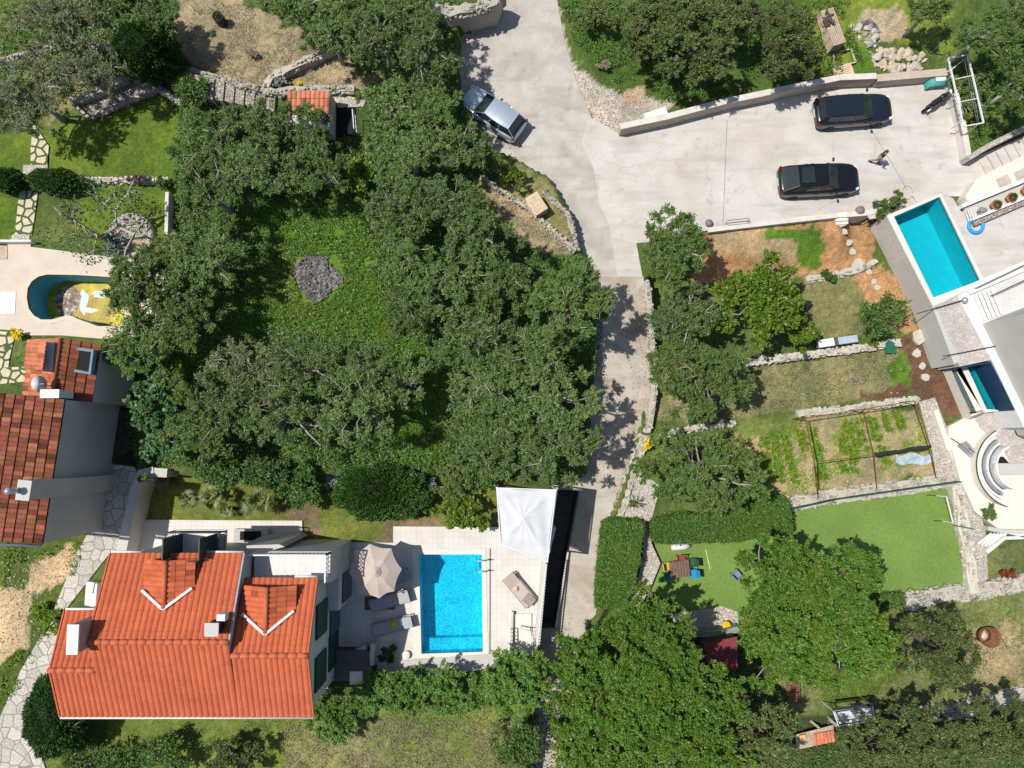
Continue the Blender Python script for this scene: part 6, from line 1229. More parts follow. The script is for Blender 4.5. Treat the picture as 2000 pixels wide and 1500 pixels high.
    mb = MB(); mb.box((-.499*L, 0, .62*k), (.03, .5, .12)); mb.build('number_plate', M['white_metal'], root, local=True)
    return root
c1 = car('silver hatchback on the road beside the olive trees', glossy('silver_paint', (.46, .52, .58), .55, .32), 962, 219, 145, 4.2, 1.78, 1.46)
c2 = car('dark navy estate car parked nearest to the beige wall', glossy('navy_paint', (.010, .014, .024)), 1668, 214, 4.5, 4.72, 1.86, 1.50, long_roof=True)
c3 = car('glossy black car parked in front of the walking person', glossy('black_paint', (.006, .006, .007)), 1600, 350, 3, 4.88, 1.90, 1.56, rear=-.31)
for cc_, l_ in ((c2, 4.72),):
    for s in (): mb = MB(); mb.tube([(-.33*l_, s*.63, 1.50), (-.1*l_, s*.66, 1.54), (.03*l_, s*.63, 1.50)], .02, 6); mb.build('roof_rail', M['black_metal'], cc_, local=True)
mb = MB(); mb.box((-.20*4.88, 0, 1.572), (.75, .95, .02)); mb.build('sunroof', M['glass'], c3, local=True)
# motorcycle
mc_ = thing('motorcycle', 'black motorcycle standing near the teal covered box', 'motorcycle', P(1822, 204, .03), math.radians(34)); R9 = Matrix.Rotation(math.pi/2, 3, 'X')
for x in (-.72, .74):
    wh = bpy.data.objects.new('wheel', None); COL.objects.link(wh); wh.parent = mc_; wh.location = (x, 0, .31); mb = MB(); mb.lathe((0, 0, 0), [(.24, -.05), (.30, -.05), (.32, 0), (.30, .05), (.24, .05), (.22, 0), (.24, -.05)], 22, rot=R9); mb.build('tyre', M['rubber'], wh, local=True); mb = MB()
    mb.lathe((0, 0, 0), [(.235, -.02), (.235, .02)], 18, rot=R9); [mb.beam((0, 0, 0), (.23*math.cos(a), 0, .23*math.sin(a)), .012) for a in np.linspace(0, 5.6, 10)]; mb.build('rim', M['steel'], wh, local=True)
mb = MB(); mb.tube([(-.72, .09, .31), (-.35, .10, .55), (.1, .08, .45), (.55, .05, .85)], .03, 6); mb.tube([(-.72, -.09, .31), (-.35, -.10, .55), (.1, -.08, .45), (.55, -.05, .85)], .03, 6); mb.box((.0, 0, .42), (.5, .30, .34)); mb.build('frame', M['black_metal'], mc_, local=True)
mb = MB(); mb.lathe((.22, 0, .82), [(.01, -.14), (.15, -.1), (.17, 0), (.12, .10), (.01, .13)], 14, 1.6, .95); mb.build('fuel_tank', glossy('tank_paint', (.012, .012, .014)), mc_, local=True)
mb = MB(); mb.tube([(-.72, 0, .86), (-.5, 0, .80), (-.2, 0, .78), (.0, 0, .82)], [.09, .15, .14, .08], 8); mb.build('seat', M['rubber'], mc_, local=True)
mb = MB(); mb.tube([(.40, -.38, 1.02), (.52, -.2, 1.06), (.55, 0, 1.0), (.52, .2, 1.06), (.40, .38, 1.02)], .018, 6); mb.build('handlebar', M['steel'], mc_, local=True)
for s in (1, -1): mb = MB(); mb.tube([(.56, s*.10, .95), (.74, s*.10, .31)], .028, 6); mb.build('fork', M['steel'], mc_, local=True); mb = MB(); mb.beam((.5, s*.34, 1.05), (.52, s*.42, 1.17), .015); mb.lathe((.52, s*.44, 1.18), [(.01, -.02), (.06, 0), (.01, .02)], 8); mb.build('mirror', M['black_metal'], mc_, local=True)
mb = MB(); mb.lathe((.70, 0, .88), [(.01, -.10), (.10, -.06), (.11, .04), (.01, .06)], 12, rot=None); mb.build('headlight', HL, mc_, local=True)
mb = MB(); mb.tube([(.15, -.16, .32), (-.2, -.18, .28), (-.85, -.20, .38)], [.035, .04, .055], 8); mb.build('exhaust', M['steel'], mc_, local=True)
mb = MB(); mb.tube([(-.5, 0, .62), (-.8, 0, .68), (-1.0, 0, .55)], .05, 6); mb.build('mudguard', M['black_metal'], mc_, local=True)
# teal covered box
tc_ = thing('covered_cart', 'teal tarpaulin covered cart with a white panel in the corner of the car park', 'covered cart', P(1826, 162, .03), math.radians(5)); mb = MB()
prof = [(-.72, .0, .42), (-.70, .28, .43), (-.58, .52, .38), (.0, .62, .38), (.55, .56, .40), (.70, .30, .43), (.74, .0, .42)]; vs = []
for x, z, hw in prof:
    for j_ in range(9): u_ = -1+2*j_/8; vs.append((x+.02*math.sin(9*u_), u_*hw*(1 if abs(u_) < .99 else 1.05), max(.0, z*(1-.25*abs(u_)**4)+.015*math.sin(7*u_+x*8))))
fs = [(i*9+j_, i*9+j_+1, (i+1)*9+j_+1, (i+1)*9+j_) for i in range(6) for j_ in range(8)]; nb = len(vs); vs2 = [(x, y, 0) for x, y, z in vs]
mb.add(vs, fs, True); ed = [j_ for j_ in range(9)]+[i*9+8 for i in range(1, 7)]+[6*9+j_ for j_ in range(7, -1, -1)]+[i*9 for i in range(5, 0, -1)]
mb.add([vs[e] for e in ed]+[vs2[e] for e in ed], [(i, (i+1) % len(ed), len(ed)+(i+1) % len(ed), len(ed)+i) for i in range(len(ed))], True); mb.build('cover', M['teal'], tc_, local=True)
mb = MB(); mb.box((-.02, 0, .635), (.62, .42, .02)); mb.build('panel', M['paint'], tc_, local=True)
# ---------------------------------------------------------------- person
def skinned(name, J, E, m, parent, lv=2):
    me = bpy.data.meshes.new(name); me.from_pydata([j_[0] for j_ in J], E, []); o = bpy.data.objects.new(name, me); COL.objects.link(o); o.parent = parent; o.modifiers.new('skin', 'SKIN'); 
    for i, (p, r) in enumerate(J): me.skin_vertices[0].data[i].radius = (r, r)
    me.skin_vertices[0].data[0].use_root = True; s = o.modifiers.new('sub', 'SUBSURF'); s.levels = s.render_levels = lv; me.materials.append(m)
    for p in me.polygons: p.use_smooth = True
    return o
if True:
    import bpy as _b
    def mk(name, J, E, m, parent, lv=2):
        me = bpy.data.meshes.new(name); me.from_pydata([j_[0] for j_ in J], E, []); o = bpy.data.objects.new(name, me); COL.objects.link(o); o.parent = parent
        md = o.modifiers.new('skin', 'SKIN'); md.use_smooth_shade = True
        if not me.skin_vertices:
            bm = bmesh.new(); bm.from_mesh(me); bm.verts.layers.skin.verify(); bm.to_mesh(me); bm.free()
        for i, (p, r) in enumerate(J): me.skin_vertices[0].data[i].radius = (r, r); me.skin_vertices[0].data[i].use_root = (i == 0)
        s = o.modifiers.new('sub', 'SUBSURF'); s.levels = s.render_levels = lv; me.materials.append(m); return o
    pr = thing('person', 'person in a dark top and grey brown trousers walking across the car park', 'person', P(1706, 317, .032), math.radians(-30))
    # local: x forward, y left, z up; mid stride
    body = [((0, 0, .93), .10), ((0, 0, 1.12), .105), ((.02, 0, 1.32), .12), ((.03, 0, 1.46), .06), ((.05, 0, 1.55), .055), ((.06, 0, 1.64), .085), ((.02, .17, 1.38), .05), ((-.02, .24, 1.12), .038), ((.10, .25, .92), .030), ((.14, .24, .86), .026),
            ((.02, -.17, 1.38), .05), ((.05, -.24, 1.13), .038), ((.24, -.22, 1.02), .030), ((.30, -.21, 1.01), .026), ((.0, .09, .86), .085), ((.16, .10, .50), .055), ((.20, .10, .10), .037), ((.30, .10, .04), .035), ((.0, -.09, .86), .085), ((-.04, -.10, .50), .055), ((-.30, -.10, .17), .037), ((-.24, -.10, .05), .033),
            ((.24, -.21, 1.0), .01)]
    Eb_ = [(0, 1), (1, 2), (2, 3), (3, 4), (4, 5), (2, 6), (6, 7), (7, 8), (8, 9), (2, 10), (10, 11), (11, 12), (12, 13), (0, 14), (14, 15), (15, 16), (16, 17), (0, 18), (18, 19), (19, 20), (20, 21)]
    J = body[:22]
    for base, dr, ln in (((.14, .24, .86), (.25, 0, -1), 9), ((.30, -.21, 1.01), (1, .1, -.1), 13)):
        b_ = Vector(base); dr = Vector(dr).normalized(); sd2 = Vector((0, 1, 0))
        for kf in range(4):
            o_ = sd2*(-.024+.016*kf); Lf = (.062, .075, .072, .055)[kf]; i0 = len(J); J += [(tuple(b_+o_+dr*.05), .0085), (tuple(b_+o_+dr*(.05+Lf*.6)), .008), (tuple(b_+o_*.9+dr*(.05+Lf)+Vector((0, 0, -.012))), .0065)]; Eb_ += [(ln, i0), (i0, i0+1), (i0+1, i0+2)]
        i0 = len(J); J += [(tuple(b_+sd2*.035*(-1 if base[1] > 0 else 1)+dr*.03), .009), (tuple(b_+sd2*.045*(-1 if base[1] > 0 else 1)+dr*.065), .007)]; Eb_ += [(ln, i0), (i0, i0+1)]
    mk('body', J, Eb_, M['skin'], pr)
    mk('top', [((0, 0, 1.02), .13), ((0, 0, 1.15), .125), ((.02, 0, 1.33), .14), ((.03, 0, 1.42), .08), ((.02, .17, 1.38), .065), ((0, .215, 1.22), .055), ((.02, -.17, 1.38), .065), ((.04, -.215, 1.22), .055)], [(0, 1), (1, 2), (2, 3), (2, 4), (4, 5), (2, 6), (6, 7)], M['cloth_dark'], pr)
    mk('trousers', [((0, 0, .98), .125), ((0, .09, .86), .10), ((.16, .10, .50), .072), ((.20, .10, .14), .058), ((0, -.09, .86), .10), ((-.04, -.10, .50), .072), ((-.28, -.10, .20), .058)], [(0, 1), (1, 2), (2, 3), (0, 4), (4, 5), (5, 6)], M['cloth_grey'], pr)
    mk('hair', [((.0, 0, 1.70), .088), ((-.03, 0, 1.66), .085), ((-.06, 0, 1.55), .055)], [(0, 1), (1, 2)], M['hair'], pr)
    for x, y, z, a in ((.24, .10, .035, 0), (-.26, -.10, .06, .35)): mb = MB(); mb.tube([(x-.08, y, z+.03), (x, y, z+.02), (x+.15, y, z)], [.045, .048, .035], 8); mb.build('shoe', M['cloth_dark'], pr, local=True)
    mb = MB(); mb.lathe((.145, 0, 1.635), [(.012, -.012), (.008, .02)], 6); mb.build('nose', M['skin'], pr, local=True)
# ---------------------------------------------------------------- furniture and small things
# parasol
um = thing('parasol', 'large octagonal taupe parasol beside the large pool', 'parasol', P(748, 1098, .02)); zc = 2.5; tip = P(735, 1117, 3.1); R8 = []
for x, y in ((722, 1062), (764, 1071), (785, 1112), (770, 1155), (741, 1169), (700, 1162), (681, 1118), (692, 1075)): R8.append(P(x, y, zc))
vs = [tip]; fs = []; K = 6
for i in range(8):
    for k in range(K):
        t = k/K; p = R8[i].lerp(R8[(i+1) % 8], t); sag = math.sin(math.pi*t)*.10; q = p.lerp(tip, sag*.7); q.z = zc+sag*.15; vs.append(q)
n = 8*K
for i in range(n):
    m_ = (vs[1+i]+tip)/2; vs.append(Vector((m_.x, m_.y, zc+.36)))
fs = [(1+i, 1+(i+1) % n, 1+n+(i+1) % n, 1+n+i) for i in range(n)]+[(1+n+i, 1+n+(i+1) % n, 0) for i in range(n)]
mb = MB(); mb.add(vs, fs); mb.build('canopy', M['sand'], um)
for i in range(8): mb = MB(); mb.beam(R8[i]+Vector((0, 0, -.03)), tip+Vector((0, 0, -.06)), .03, .02); mb.build('rib', M['rattan'], um)
mb = MB(); mb.add([tip+Vector((0, 0, .14))]+[tip.lerp(q, .2)+Vector((0, 0, .05)) for q in R8], [(0, 1+i, 1+(i+1) % 8) for i in range(8)]); mb.build('vent', M['sand'], um)
mb = MB(); mb.tube([(tip.x, tip.y, .02), (tip.x, tip.y, 3.15)], .035, 8); mb.build('pole', M['rattan'], um)
mb = MB(); mb.box((tip.x, tip.y, .07), (.8, .8, .1)); mb.build('base', M['black_metal'], um)
# sun loungers: local x from foot to head
def lounger(label, a, b, wd, fab, z=.02, back=.35, fr='rattan', group='sun loungers by the large pool', hgt=.34):
    A = P(a[0], a[1], z+hgt); B = P(b[0], b[1], z+hgt); ang = math.atan2(B.y-A.y, B.x-A.x); L = (B-A).length; c = (A+B)/2; r = thing('sun_lounger', label, 'sun lounger', (c.x, c.y, z), ang, group)
    mb = MB(); mb.box((0, wd/2-.02, hgt-.05), (L, .05, .07)); mb.box((0, -wd/2+.02, hgt-.05), (L, .05, .07)); mb.box((-L/2+.02, 0, hgt-.05), (.05, wd-.1, .07)); mb.box((L/2-.02, 0, hgt-.05), (.05, wd-.1, .07)); mb.build('frame', M[fr], r, local=True)
    for x in (-.42, .38):
        for s in (1, -1): mb = MB(); mb.beam((x*L, s*(wd/2-.04), 0), (x*L, s*(wd/2-.04), hgt-.08), .05); mb.build('leg', M[fr], r, local=True)
    mb = MB(); mb.box((-L*.14, 0, hgt+.02), (L*.68, wd-.12, .06)); mb.build('mattress', fab, r, local=True)
    mb = MB(); mb.box((L*.33, 0, hgt+.02+back*.32), (L*.36, wd-.12, .06), ry=-back); mb.build('backrest', fab, r, local=True); return r
gf = mat('grey_mesh_fabric', (.33, .34, .36), .9, .05, 5, .05, 30)
lounger('grey sun lounger with a crumpled yellow towel nearest to the parasol', (722, 1185), (800, 1162), .75, gf)
l2 = lounger('grey sun lounger with a yellow round hat and a white book', (727, 1232), (806, 1212), .75, gf)
lounger('grey sun lounger mostly hidden under the parasol', (742, 1140), (800, 1120), .7, gf, back=.3)
c = P(768, 1219, .45); mb = MB(); mb.lathe(c, [(.20, 0), (.19, .02), (.11, .03), (.10, .12), (.01, .14)], 18); tag(mb.build('hat', M['yellow']), 'yellow round hat lying on the lower grey sun lounger', 'hat')
mb = MB(); mb.box(P(787, 1215, .46), (.32, .34, .03), rz=.3); tag(mb.build('towel', M['paint']), 'white folded towel on the head end of the lower grey sun lounger', 'towel')
mb = MB(); mb.box(P(784, 1166, .47), (.30, .40, .04), rz=.4); tag(mb.build('towel', mat('khaki_cloth', (.42, .38, .22), .9)), 'crumpled khaki towel on the upper grey sun lounger', 'towel')
lounger('taupe sun lounger standing alone right of the large pool', (1038, 1180), (992, 1125), .85, M['sand'])
mb = MB(); c = P(1008, 1150, .47); mb.lathe(c, [(.16, 0), (.15, .02), (.08, .03), (.07, .10), (.01, .11)], 16); tag(mb.build('hat', M['woodl']), 'small straw hat on the taupe sun lounger', 'hat')
mb = MB(); mb.box(P(1033, 1172, .46), (.55, .6, .04), rz=.9); tag(mb.build('towel', mat('brown_towel', (.28, .24, .215), .95)), 'grey brown towel hanging over the foot of the taupe sun lounger', 'towel')
mb = MB(); a = P(742, 1178, .03); mb.box(a+Vector((0, 0, .02)), (1.75, .75, .015), rz=.02); tag(mb.build('rug', M['woodr']), 'dark red brown mat under the upper sun lounger', 'mat')
# slatted bench in the sun strip
bn = thing('slatted_bench', 'white slatted bench in the sun strip left of the parasol', 'bench', P(680, 1100, .02)); 
for i in range(8): mb = MB(); x = 687-2.4*i*.8; y = 1079+6.2*i; mb.beam(P(x-8, y+1, .5), P(x+9, y-1, .5), .13, .03); mb.build('slat', M['sand'], bn)
for s in (0, 1): mb = MB(); mb.beam(P(679+18*s, 1076, .45), P(662+18*s, 1124, .45), .05, .05); mb.beam(P(675+18*s, 1085, .02), P(675+18*s, 1085, .45), .05); mb.beam(P(666+18*s, 1115, .02), P(666+18*s, 1115, .45), .05); mb.build('rail', M['paint'], bn)
# things in the shade at the lower left of the paving
bq = thing('outdoor_counter', 'dark outdoor kitchen counter with a white slab in the shade', 'counter', P(672, 1300, 0)); mb = MB(); mb.prism(W_([(646, 1272), (722, 1272), (722, 1330), (646, 1330)], .9), -.1, .9); mb.build('counter', mat('dark_stone', (.10, .09, .085), .8), bq)
mb = MB(); mb.prism(W_([(683, 1312), (708, 1312), (708, 1337), (683, 1337)], 1.05), .5, 1.05); mb.build('slab', M['coping'], bq)
wall('low_wall', [(728, 1258), (725, 1300)], .25, -.1, .9, M['cream'], 'low white wall beside the outdoor kitchen counter')
wall('low_wall', [(715, 1264), (690, 1276)], .25, -.1, .7, M['cream'], 'short slanting white wall in the shade above the counter')
mb = MB(); c = P(794, 1278, .05); mb.lathe(c, [(.22, 0), (.24, .16), (.20, .20), (.01, .20)], 18); tag(mb.build('pouf', M['paint']), 'small round white pouf at the lower left corner of the large pool', 'pouf')
# stairs beside the parapet
ds = thing('deck_stairs', 'small cream stairs down from the pool paving', 'stairs', P(1020, 1235, .0))
for i in range(5): mb = MB(); z = .14-.022*i; mb.prism(W_([(1003, 1200+13*i), (1038, 1198+13*i), (1038, 1211+13*i), (1003, 1213+13*i)], z), -.05, z); mb.build('step', M['coping'], ds)
rr = rail(None, Wp([(998, 1225), (997, 1278)], .05), .8, 5, 'steel', .05, .03); tag(rr, 'grey railing left of the small deck stairs', 'railing')
rr = rail(None, Wp([(1018, 1222), (1036, 1226), (1040, 1262)], .15), .7, 5, 'steel', .04, .02); tag(rr, 'thin curved railing above the small deck stairs', 'railing')
wall('low_wall', [(1001, 1195), (999, 1262)], .12, 0, .35, M['cream'], 'thin cream wall left of the small deck stairs')
# pallets
def pallet(label, x, y, z, ang, n=1, m='woodl', group=None, Lx=1.2, Ly=.8, name='pallet'):
    c = P(x, y, z+.14*n); r = thing(name, label, 'pallet' if n == 1 else 'pallet stack', (c.x, c.y, z), math.radians(ang), group)
    for k in range(n):
        mb = MB(); z0 = .14*k
        for i in range(7): mb.box((0, -Ly/2+.05+i*(Ly-.1)/6, z0+.125), (Lx, .095, .02))
        for i in range(3): mb.box((-Lx/2+.07+i*(Lx-.14)/2, 0, z0+.065), (.1, Ly, .09))
        mb.build('pallet_layer', M[m], r, local=True)
    return r
pallet('stack of light wooden pallets beside the road', 1048, 397, .9, -57, 7)
pallet('single pallet lying against the beige parking wall', 1648, 140, .1, 17, 1)
pallet('weathered pallet, upper one of the pile beside the dark oak', 1622, 35, .1, -72, 6, 'wood', 'weathered pallets beside the oak')
pallet('weathered pallet stack with white slats, lower one of the pile beside the dark oak', 1634, 68, .1, -72, 7, 'coping' if False else 'wood', 'weathered pallets beside the oak')
lgp = 'cut logs on the pallet pile'
for i in range(14): rg_ = random.Random(i+3); c = P(1620+rg_.uniform(-12, 14), 35+rg_.uniform(-16, 16), 1.02+.05*(i % 3)); a = rg_.uniform(0, 3); L_ = rg_.uniform(.15, .3); d_ = Vector((math.cos(a), math.sin(a), 0))*L_; mb = MB(); mb.tube([c-d_, c+d_], .05, 6); tag(mb.build('log', M['barkd']), 'short cut log lying in the heap on the upper weathered pallets', 'log', lgp)
mb = MB()
for a, b in (((1628, 103), (1662, 96)), ((1662, 96), (1671, 122)), ((1630, 130), (1671, 122)), ((1628, 103), (1630, 130))): mb.beam(P(a[0], a[1], .12), P(b[0], b[1], .12), .08, .08)
tag(mb.build('bed_frame', M['wood']), 'thin wooden frame around a square of grass above the single pallet', 'garden frame')
# boulders
def rock(rg, c, s):
    bm = bmesh.new(); bmesh.ops.create_icosphere(bm, subdivisions=2, radius=1); sc = Vector((s*rg.uniform(.75, 1.35), s*rg.uniform(.6, 1.0), s*rg.uniform(.4, .7))); pl = [(Vector((rg.uniform(-1, 1), rg.uniform(-1, 1), rg.uniform(-.4, 1))).normalized(), rg.uniform(.5, .85)) for _ in range(9)]
    for v in bm.verts:
        for n_, d_ in pl:
            t = v.co.dot(n_)-d_
            if t > 0: v.co -= n_*t
        v.co = Vector((v.co.x*sc.x, v.co.y*sc.y, v.co.z*sc.z))
    me = bpy.data.meshes.new('boulder'); bm.to_mesh(me); bm.free(); o = bpy.data.objects.new('boulder', me); COL.objects.link(o); o.location = c; o.rotation_euler = (rg.uniform(-.3, .3), rg.uniform(-.3, .3), rg.uniform(0, 6)); return o
RM = [mat('boulder_sand', (.46, .375, .27), .9, .15, 2, .12, 14, .4), mat('boulder_pale', (.46, .42, .355), .9, .12, 2, .12, 14, .4), mat('boulder_grey', (.28, .265, .245), .9, .15, 2, .12, 14, .4)]
rgr = random.Random(9)
for i in range(74):
    if i < 46: t = i/45; x = 1705+t*100+rgr.uniform(-8, 8); y = rgr.uniform(100+8*abs(t-.5), 142); s_ = rgr.uniform(.13, .40)
    else: t = (i-46)/27; x = 1672+t*55+rgr.uniform(-14, 14); y = 48+t*70+rgr.uniform(-14, 12); s_ = rgr.uniform(.12, .32)
    if x > 1812: x = 1800
    p = P(x, y, 1.0 if False else gz(P(x, y, 0).x, P(x, y, 0).y)); o = rock(rgr, p+Vector((0, 0, s_*.25)), s_); big = s_ > .3; grey = i >= 46
    o.data.materials.append(RM[2] if grey and rgr.random() < .3 else RM[1] if grey else RM[rgr.choice((0, 0, 1))])
    tag(o, ('grey and pale broken rock in the looser upper left part of the heap' if grey else 'sand coloured boulder in the dense part of the heap beside the beige wall end'), 'boulder', 'broken rocks of the upper left heap' if grey else 'boulders of the dense heap')
mb = MB(); mb.prism(W_([(1682, 42), (1700, 36), (1712, 48), (1720, 62), (1708, 66), (1690, 56)], .05), -.1, .06); tag(mb.build('ash_pile', M['ash']), kind='stuff')
mb = MB(); W = W_([(1257, 222), (1300, 207), (1306, 222), (1262, 236)], .55); mb.prism(W, 0, .55); tag(mb.build('white_block', M['paint'], bevel=.03), 'plain white block behind the beige parking wall', 'block')
# white steel frame over the right wall
fr = thing('metal_frame', 'white steel frame leaning out over the right wall of the car park', 'metal frame', P(1868, 180, .6)); z1 = 1.7
Q = [(1852, 114), (1890, 107), (1921, 240), (1882, 247)]
for a, b, r_ in ((0, 1, .07), (1, 2, .08), (2, 3, .07), (3, 0, .08)): mb = MB(); mb.beam(P(*Q[a], z1), P(*Q[b], z1), r_); mb.build('beam', M['white_metal'], fr)
for a, b in (((1864, 155), (1902, 147)), ((1875, 199), (1911, 192)), ((1886, 113), (1857, 137)), ((1858, 136), (1850, 140))): mb = MB(); mb.beam(P(*a, z1), P(*b, z1), .045); mb.build('brace', M['white_metal'], fr)
mb = MB(); mb.beam(P(1912, 242, z1), P(1884, 263, .7), .045); mb.build('brace', M['white_metal'], fr)
for x, y in ((1872, 185), (1880, 235)): p = P(x, y, z1); mb = MB(); mb.beam((p.x, p.y, p.z), (p.x, p.y, .6), .06); mb.build('post', M['white_metal'], fr)
for x0, y0, x1, y1 in ((1884, 118, 1908, 238), (1889, 118, 1912, 240)): mb = MB(); mb.tube([P(x0, y0, 1.5), P(x1, y1, 1.5)], .012, 4); mb.build('wire', M['steel'], fr)
mb = MB(); p = P(1818, 104, 0); mb.tube([p, p+Vector((0, 0, 1.4))], .03, 6); tag(mb.build('post', M['teal']), 'thin teal post above the boulders', 'post')
# barrel planter and rusty ring
c = P(435, 46, 1); pl = thing('barrel_planter', 'black barrel with a yellow green plant in the dry meadow', 'planter', c); mb = MB(); mb.lathe((0, 0, 0), [(.30, 0), (.31, .8), (.27, .8), (.26, .68), (.01, .68)], 22); mb.build('barrel', M['black_metal'], pl, local=True); rg = np.random.RandomState(3); dd = rdirs(rg, 120, 0); V, Fq = leaf_quads(rg, dd*.13+[0, 0, .74], dd, .12, .05); npmesh('plant', V, Fq, LM['citrus'], pl)
c = P(1922, 1240, -2.1); rr_ = thing('rusty_ring', 'rusty steel fire ring standing on the lower right meadow', 'fire ring', c); mb = MB(); mb.lathe((0, 0, 0), [(.50, 0), (.60, .62), (.57, .62), (.47, .02), (.01, .02)], 30); mb.build('ring', M['rust'], rr_, local=True); mb = MB(); mb.lathe((0, 0, .03), [(.40, 0), (.01, .02)], 16); mb.build('ash', M['woodl'], rr_, local=True)
# pergola of rusty bars over the vegetables
pg = thing('pergola', 'thin rusty bar frame over the vegetable plot', 'pergola', P(1700, 870, -1.7)); zt = .35
TP = {k: P(x, y, zt) for k, (x, y) in dict(a=(1573, 816), b=(1685, 799), c=(1787, 783), d=(1590, 903), e=(1705, 888), f=(1817, 871), c2=(1795, 790)).items()}
for a, b in (('a', 'b'), ('b', 'c'), ('a', 'd'), ('b', 'e'), ('c', 'f'), ('d', 'e'), ('e', 'f')): mb = MB(); mb.beam(TP[a], TP[b], .05); mb.build('bar', M['rust'], pg)
for k in 'abc': mb = MB(); p = TP[k]; mb.beam(p, (p.x, p.y, -1.7), .05); mb.build('post', M['rust'], pg)
for k, q in (('d', (1598, 978)), ('e', (1713, 960)), ('f', (1829, 938)), ('d', (1600, 955))): mb = MB(); mb.beam(TP[k], P(*q, -1.6), .045); mb.build('strut', M['rust'], pg)
mb = MB(); rg_ = random.Random(2); pts = [TP['e'].lerp(TP['f'], t)+Vector((rg_.uniform(-.02, .02), rg_.uniform(-.05, .05), .05)) for t in np.linspace(.02, 1, 12)]; mb.tube(pts, [rg_.uniform(.07, .13) for _ in pts], 7); tag(mb.build('rolled_net', M['cloth_dark']), 'rolled black shade net tied to the right bar of the rusty frame', 'shade net')
mb = MB(); rg_ = random.Random(5); NX = 10; vs = []; 
for i in range(NX+1):
    for j_ in range(7): p = P(1746+70*i/NX, 887+(22-6*abs(i-5)/5)*j_/6+3*math.sin(i), -1.6); vs.append(p+Vector((0, 0, .12+rg_.uniform(0, .13))))
mb.add(vs, [(i*7+j_, i*7+j_+1, (i+1)*7+j_+1, (i+1)*7+j_) for i in range(NX) for j_ in range(6)], True); tag(mb.build('plastic_sheet', mat('grey_plastic_sheet', (.36, .42, .46), .25, .25, 3, .1, 12, .6)), 'crumpled grey blue plastic sheet below the rolled black net', 'plastic sheet')
# turf pitch: goal, net, line
gl = thing('football_goal', 'small white football goal at the right end of the turf pitch', 'goal', P(1850, 995, -2.03)); a0 = P(1848, 970, -1.1); b0 = P(1861, 1021, -1.1)
for q in (a0, b0): mb = MB(); mb.beam(q, (q.x-.05, q.y, -2.03), .06); mb.build('post', M['white_metal'], gl); mb = MB(); mb.beam((q.x-.05, q.y, -2.0), (q.x-.62, q.y+.02, -2.0), .05); mb.build('foot_bar', M['black_metal'], gl)
mb = MB(); mb.beam(a0, b0, .07); mb.build('crossbar', M['white_metal'], gl)
mb = MB(); mb.add([a0+Vector((.02, 0, 0)), b0+Vector((.02, 0, 0)), Vector((b0.x+.45, b0.y, -2.0)), Vector((a0.x+.45, a0.y, -2.0))], [(0, 1, 2, 3)]); mb.build('net', M['render_'], gl)
wall('net_fence', [(1543, 996), (1640, 975), (1760, 958), (1880, 941)], .05, -2.1, -1.0, M['tgreen'], 'dark green net fence along the upper edge of the turf pitch', cat='fence')
wall('net_fence', [(1878, 1029), (1904, 1034)], .06, -2.1, -1.2, M['tgreen'], 'short dark green net piece at the right of the turf pitch', cat='fence')
wall('net_fence', [(1540, 990), (1545, 1040)], .1, -2.1, -1.3, M['black_metal'], 'short dark fence at the left end of the turf pitch', cat='fence')
# coloured table and chairs
def chair(label, x, y, ang, m, name='garden_chair', z=-2.03, s=1.0, group='coloured chairs at the garden table'):
    p = P(x, y, z+.4); r = thing(name, label, 'chair', (p.x, p.y, z), math.radians(ang), group)
    mb = MB(); mb.box((0, 0, .44), (.46*s, .46*s, .04)); mb.build('seat', m, r, local=True); mb = MB(); mb.box((-.25, 0, .72), (.05, .46, .5), ry=-.2); mb.build('backrest', m, r, local=True)
    for a in (-1, 1):
        for b in (-1, 1): mb = MB(); mb.beam((a*.2, b*.2, 0), (a*.2, b*.2, .43), .04); mb.build('leg', m, r, local=True)
    for b in (-1, 1): mb = MB(); mb.beam((-.22, b*.24, .62), (.2, b*.24, .62), .04); mb.build('armrest', m, r, local=True)
    return r
cols = [('yellow', (.50, .36, .03)), ('green', (.02, .24, .14)), ('dark green', (.03, .09, .05)), ('blue', (.02, .25, .50)), ('red brown', (.25, .06, .04))]; cmat = {k: mat('chair_'+k.replace(' ', '_'), v, .5) for k, v in cols}
gt_ = thing('garden_table', 'brown slatted garden table between the coloured chairs on the turf', 'table', P(1326, 1112, -2.03)); mb = MB()
for i in range(7): mb.beam(P(1309+5.6*i, 1097-.6*i, -1.3), P(1312+5.6*i, 1130-.6*i, -1.3), .15, .03)
mb.build('tabletop', mat('brown_slats', (.17, .10, .075), .8, .2, 4, .15, 20), gt_)
for x, y in ((1313, 1100), (1343, 1097), (1316, 1126), (1346, 1123)): p = P(x, y, -1.32); mb = MB(); mb.beam(p, (p.x, p.y, -2.03), .06); mb.build('leg', M['woodr'], gt_)
chair('yellow wooden garden chair at the left of the brown table', 1302, 1106, 8, cmat['yellow']); chair('green garden chair at the lower left of the brown table', 1304, 1126, 8, cmat['green']); chair('dark green garden chair at the upper right of the brown table', 1350, 1098, 185, cmat['dark green']); chair('bright blue garden chair at the lower right of the brown table', 1352, 1120, 185, cmat['blue']); chair('red brown garden chair at the top of the brown table', 1330, 1092, -85, cmat['red brown'])
chair('blue grey garden chair half hidden under the bright green oak', 1438, 1122, 40, mat('blue_grey_metal', (.16, .24, .30), .5), group=None)
mb = MB(); mb.tube([P(1311, 1070, -1.9), P(1322, 1068, -1.85), P(1336, 1067, -1.85), P(1347, 1066, -1.9)], [.16, .22, .22, .12], 10); tag(mb.build('bolster', M['paint']), 'white bolster cushion lying on the turf below the curved hedge', 'cushion')
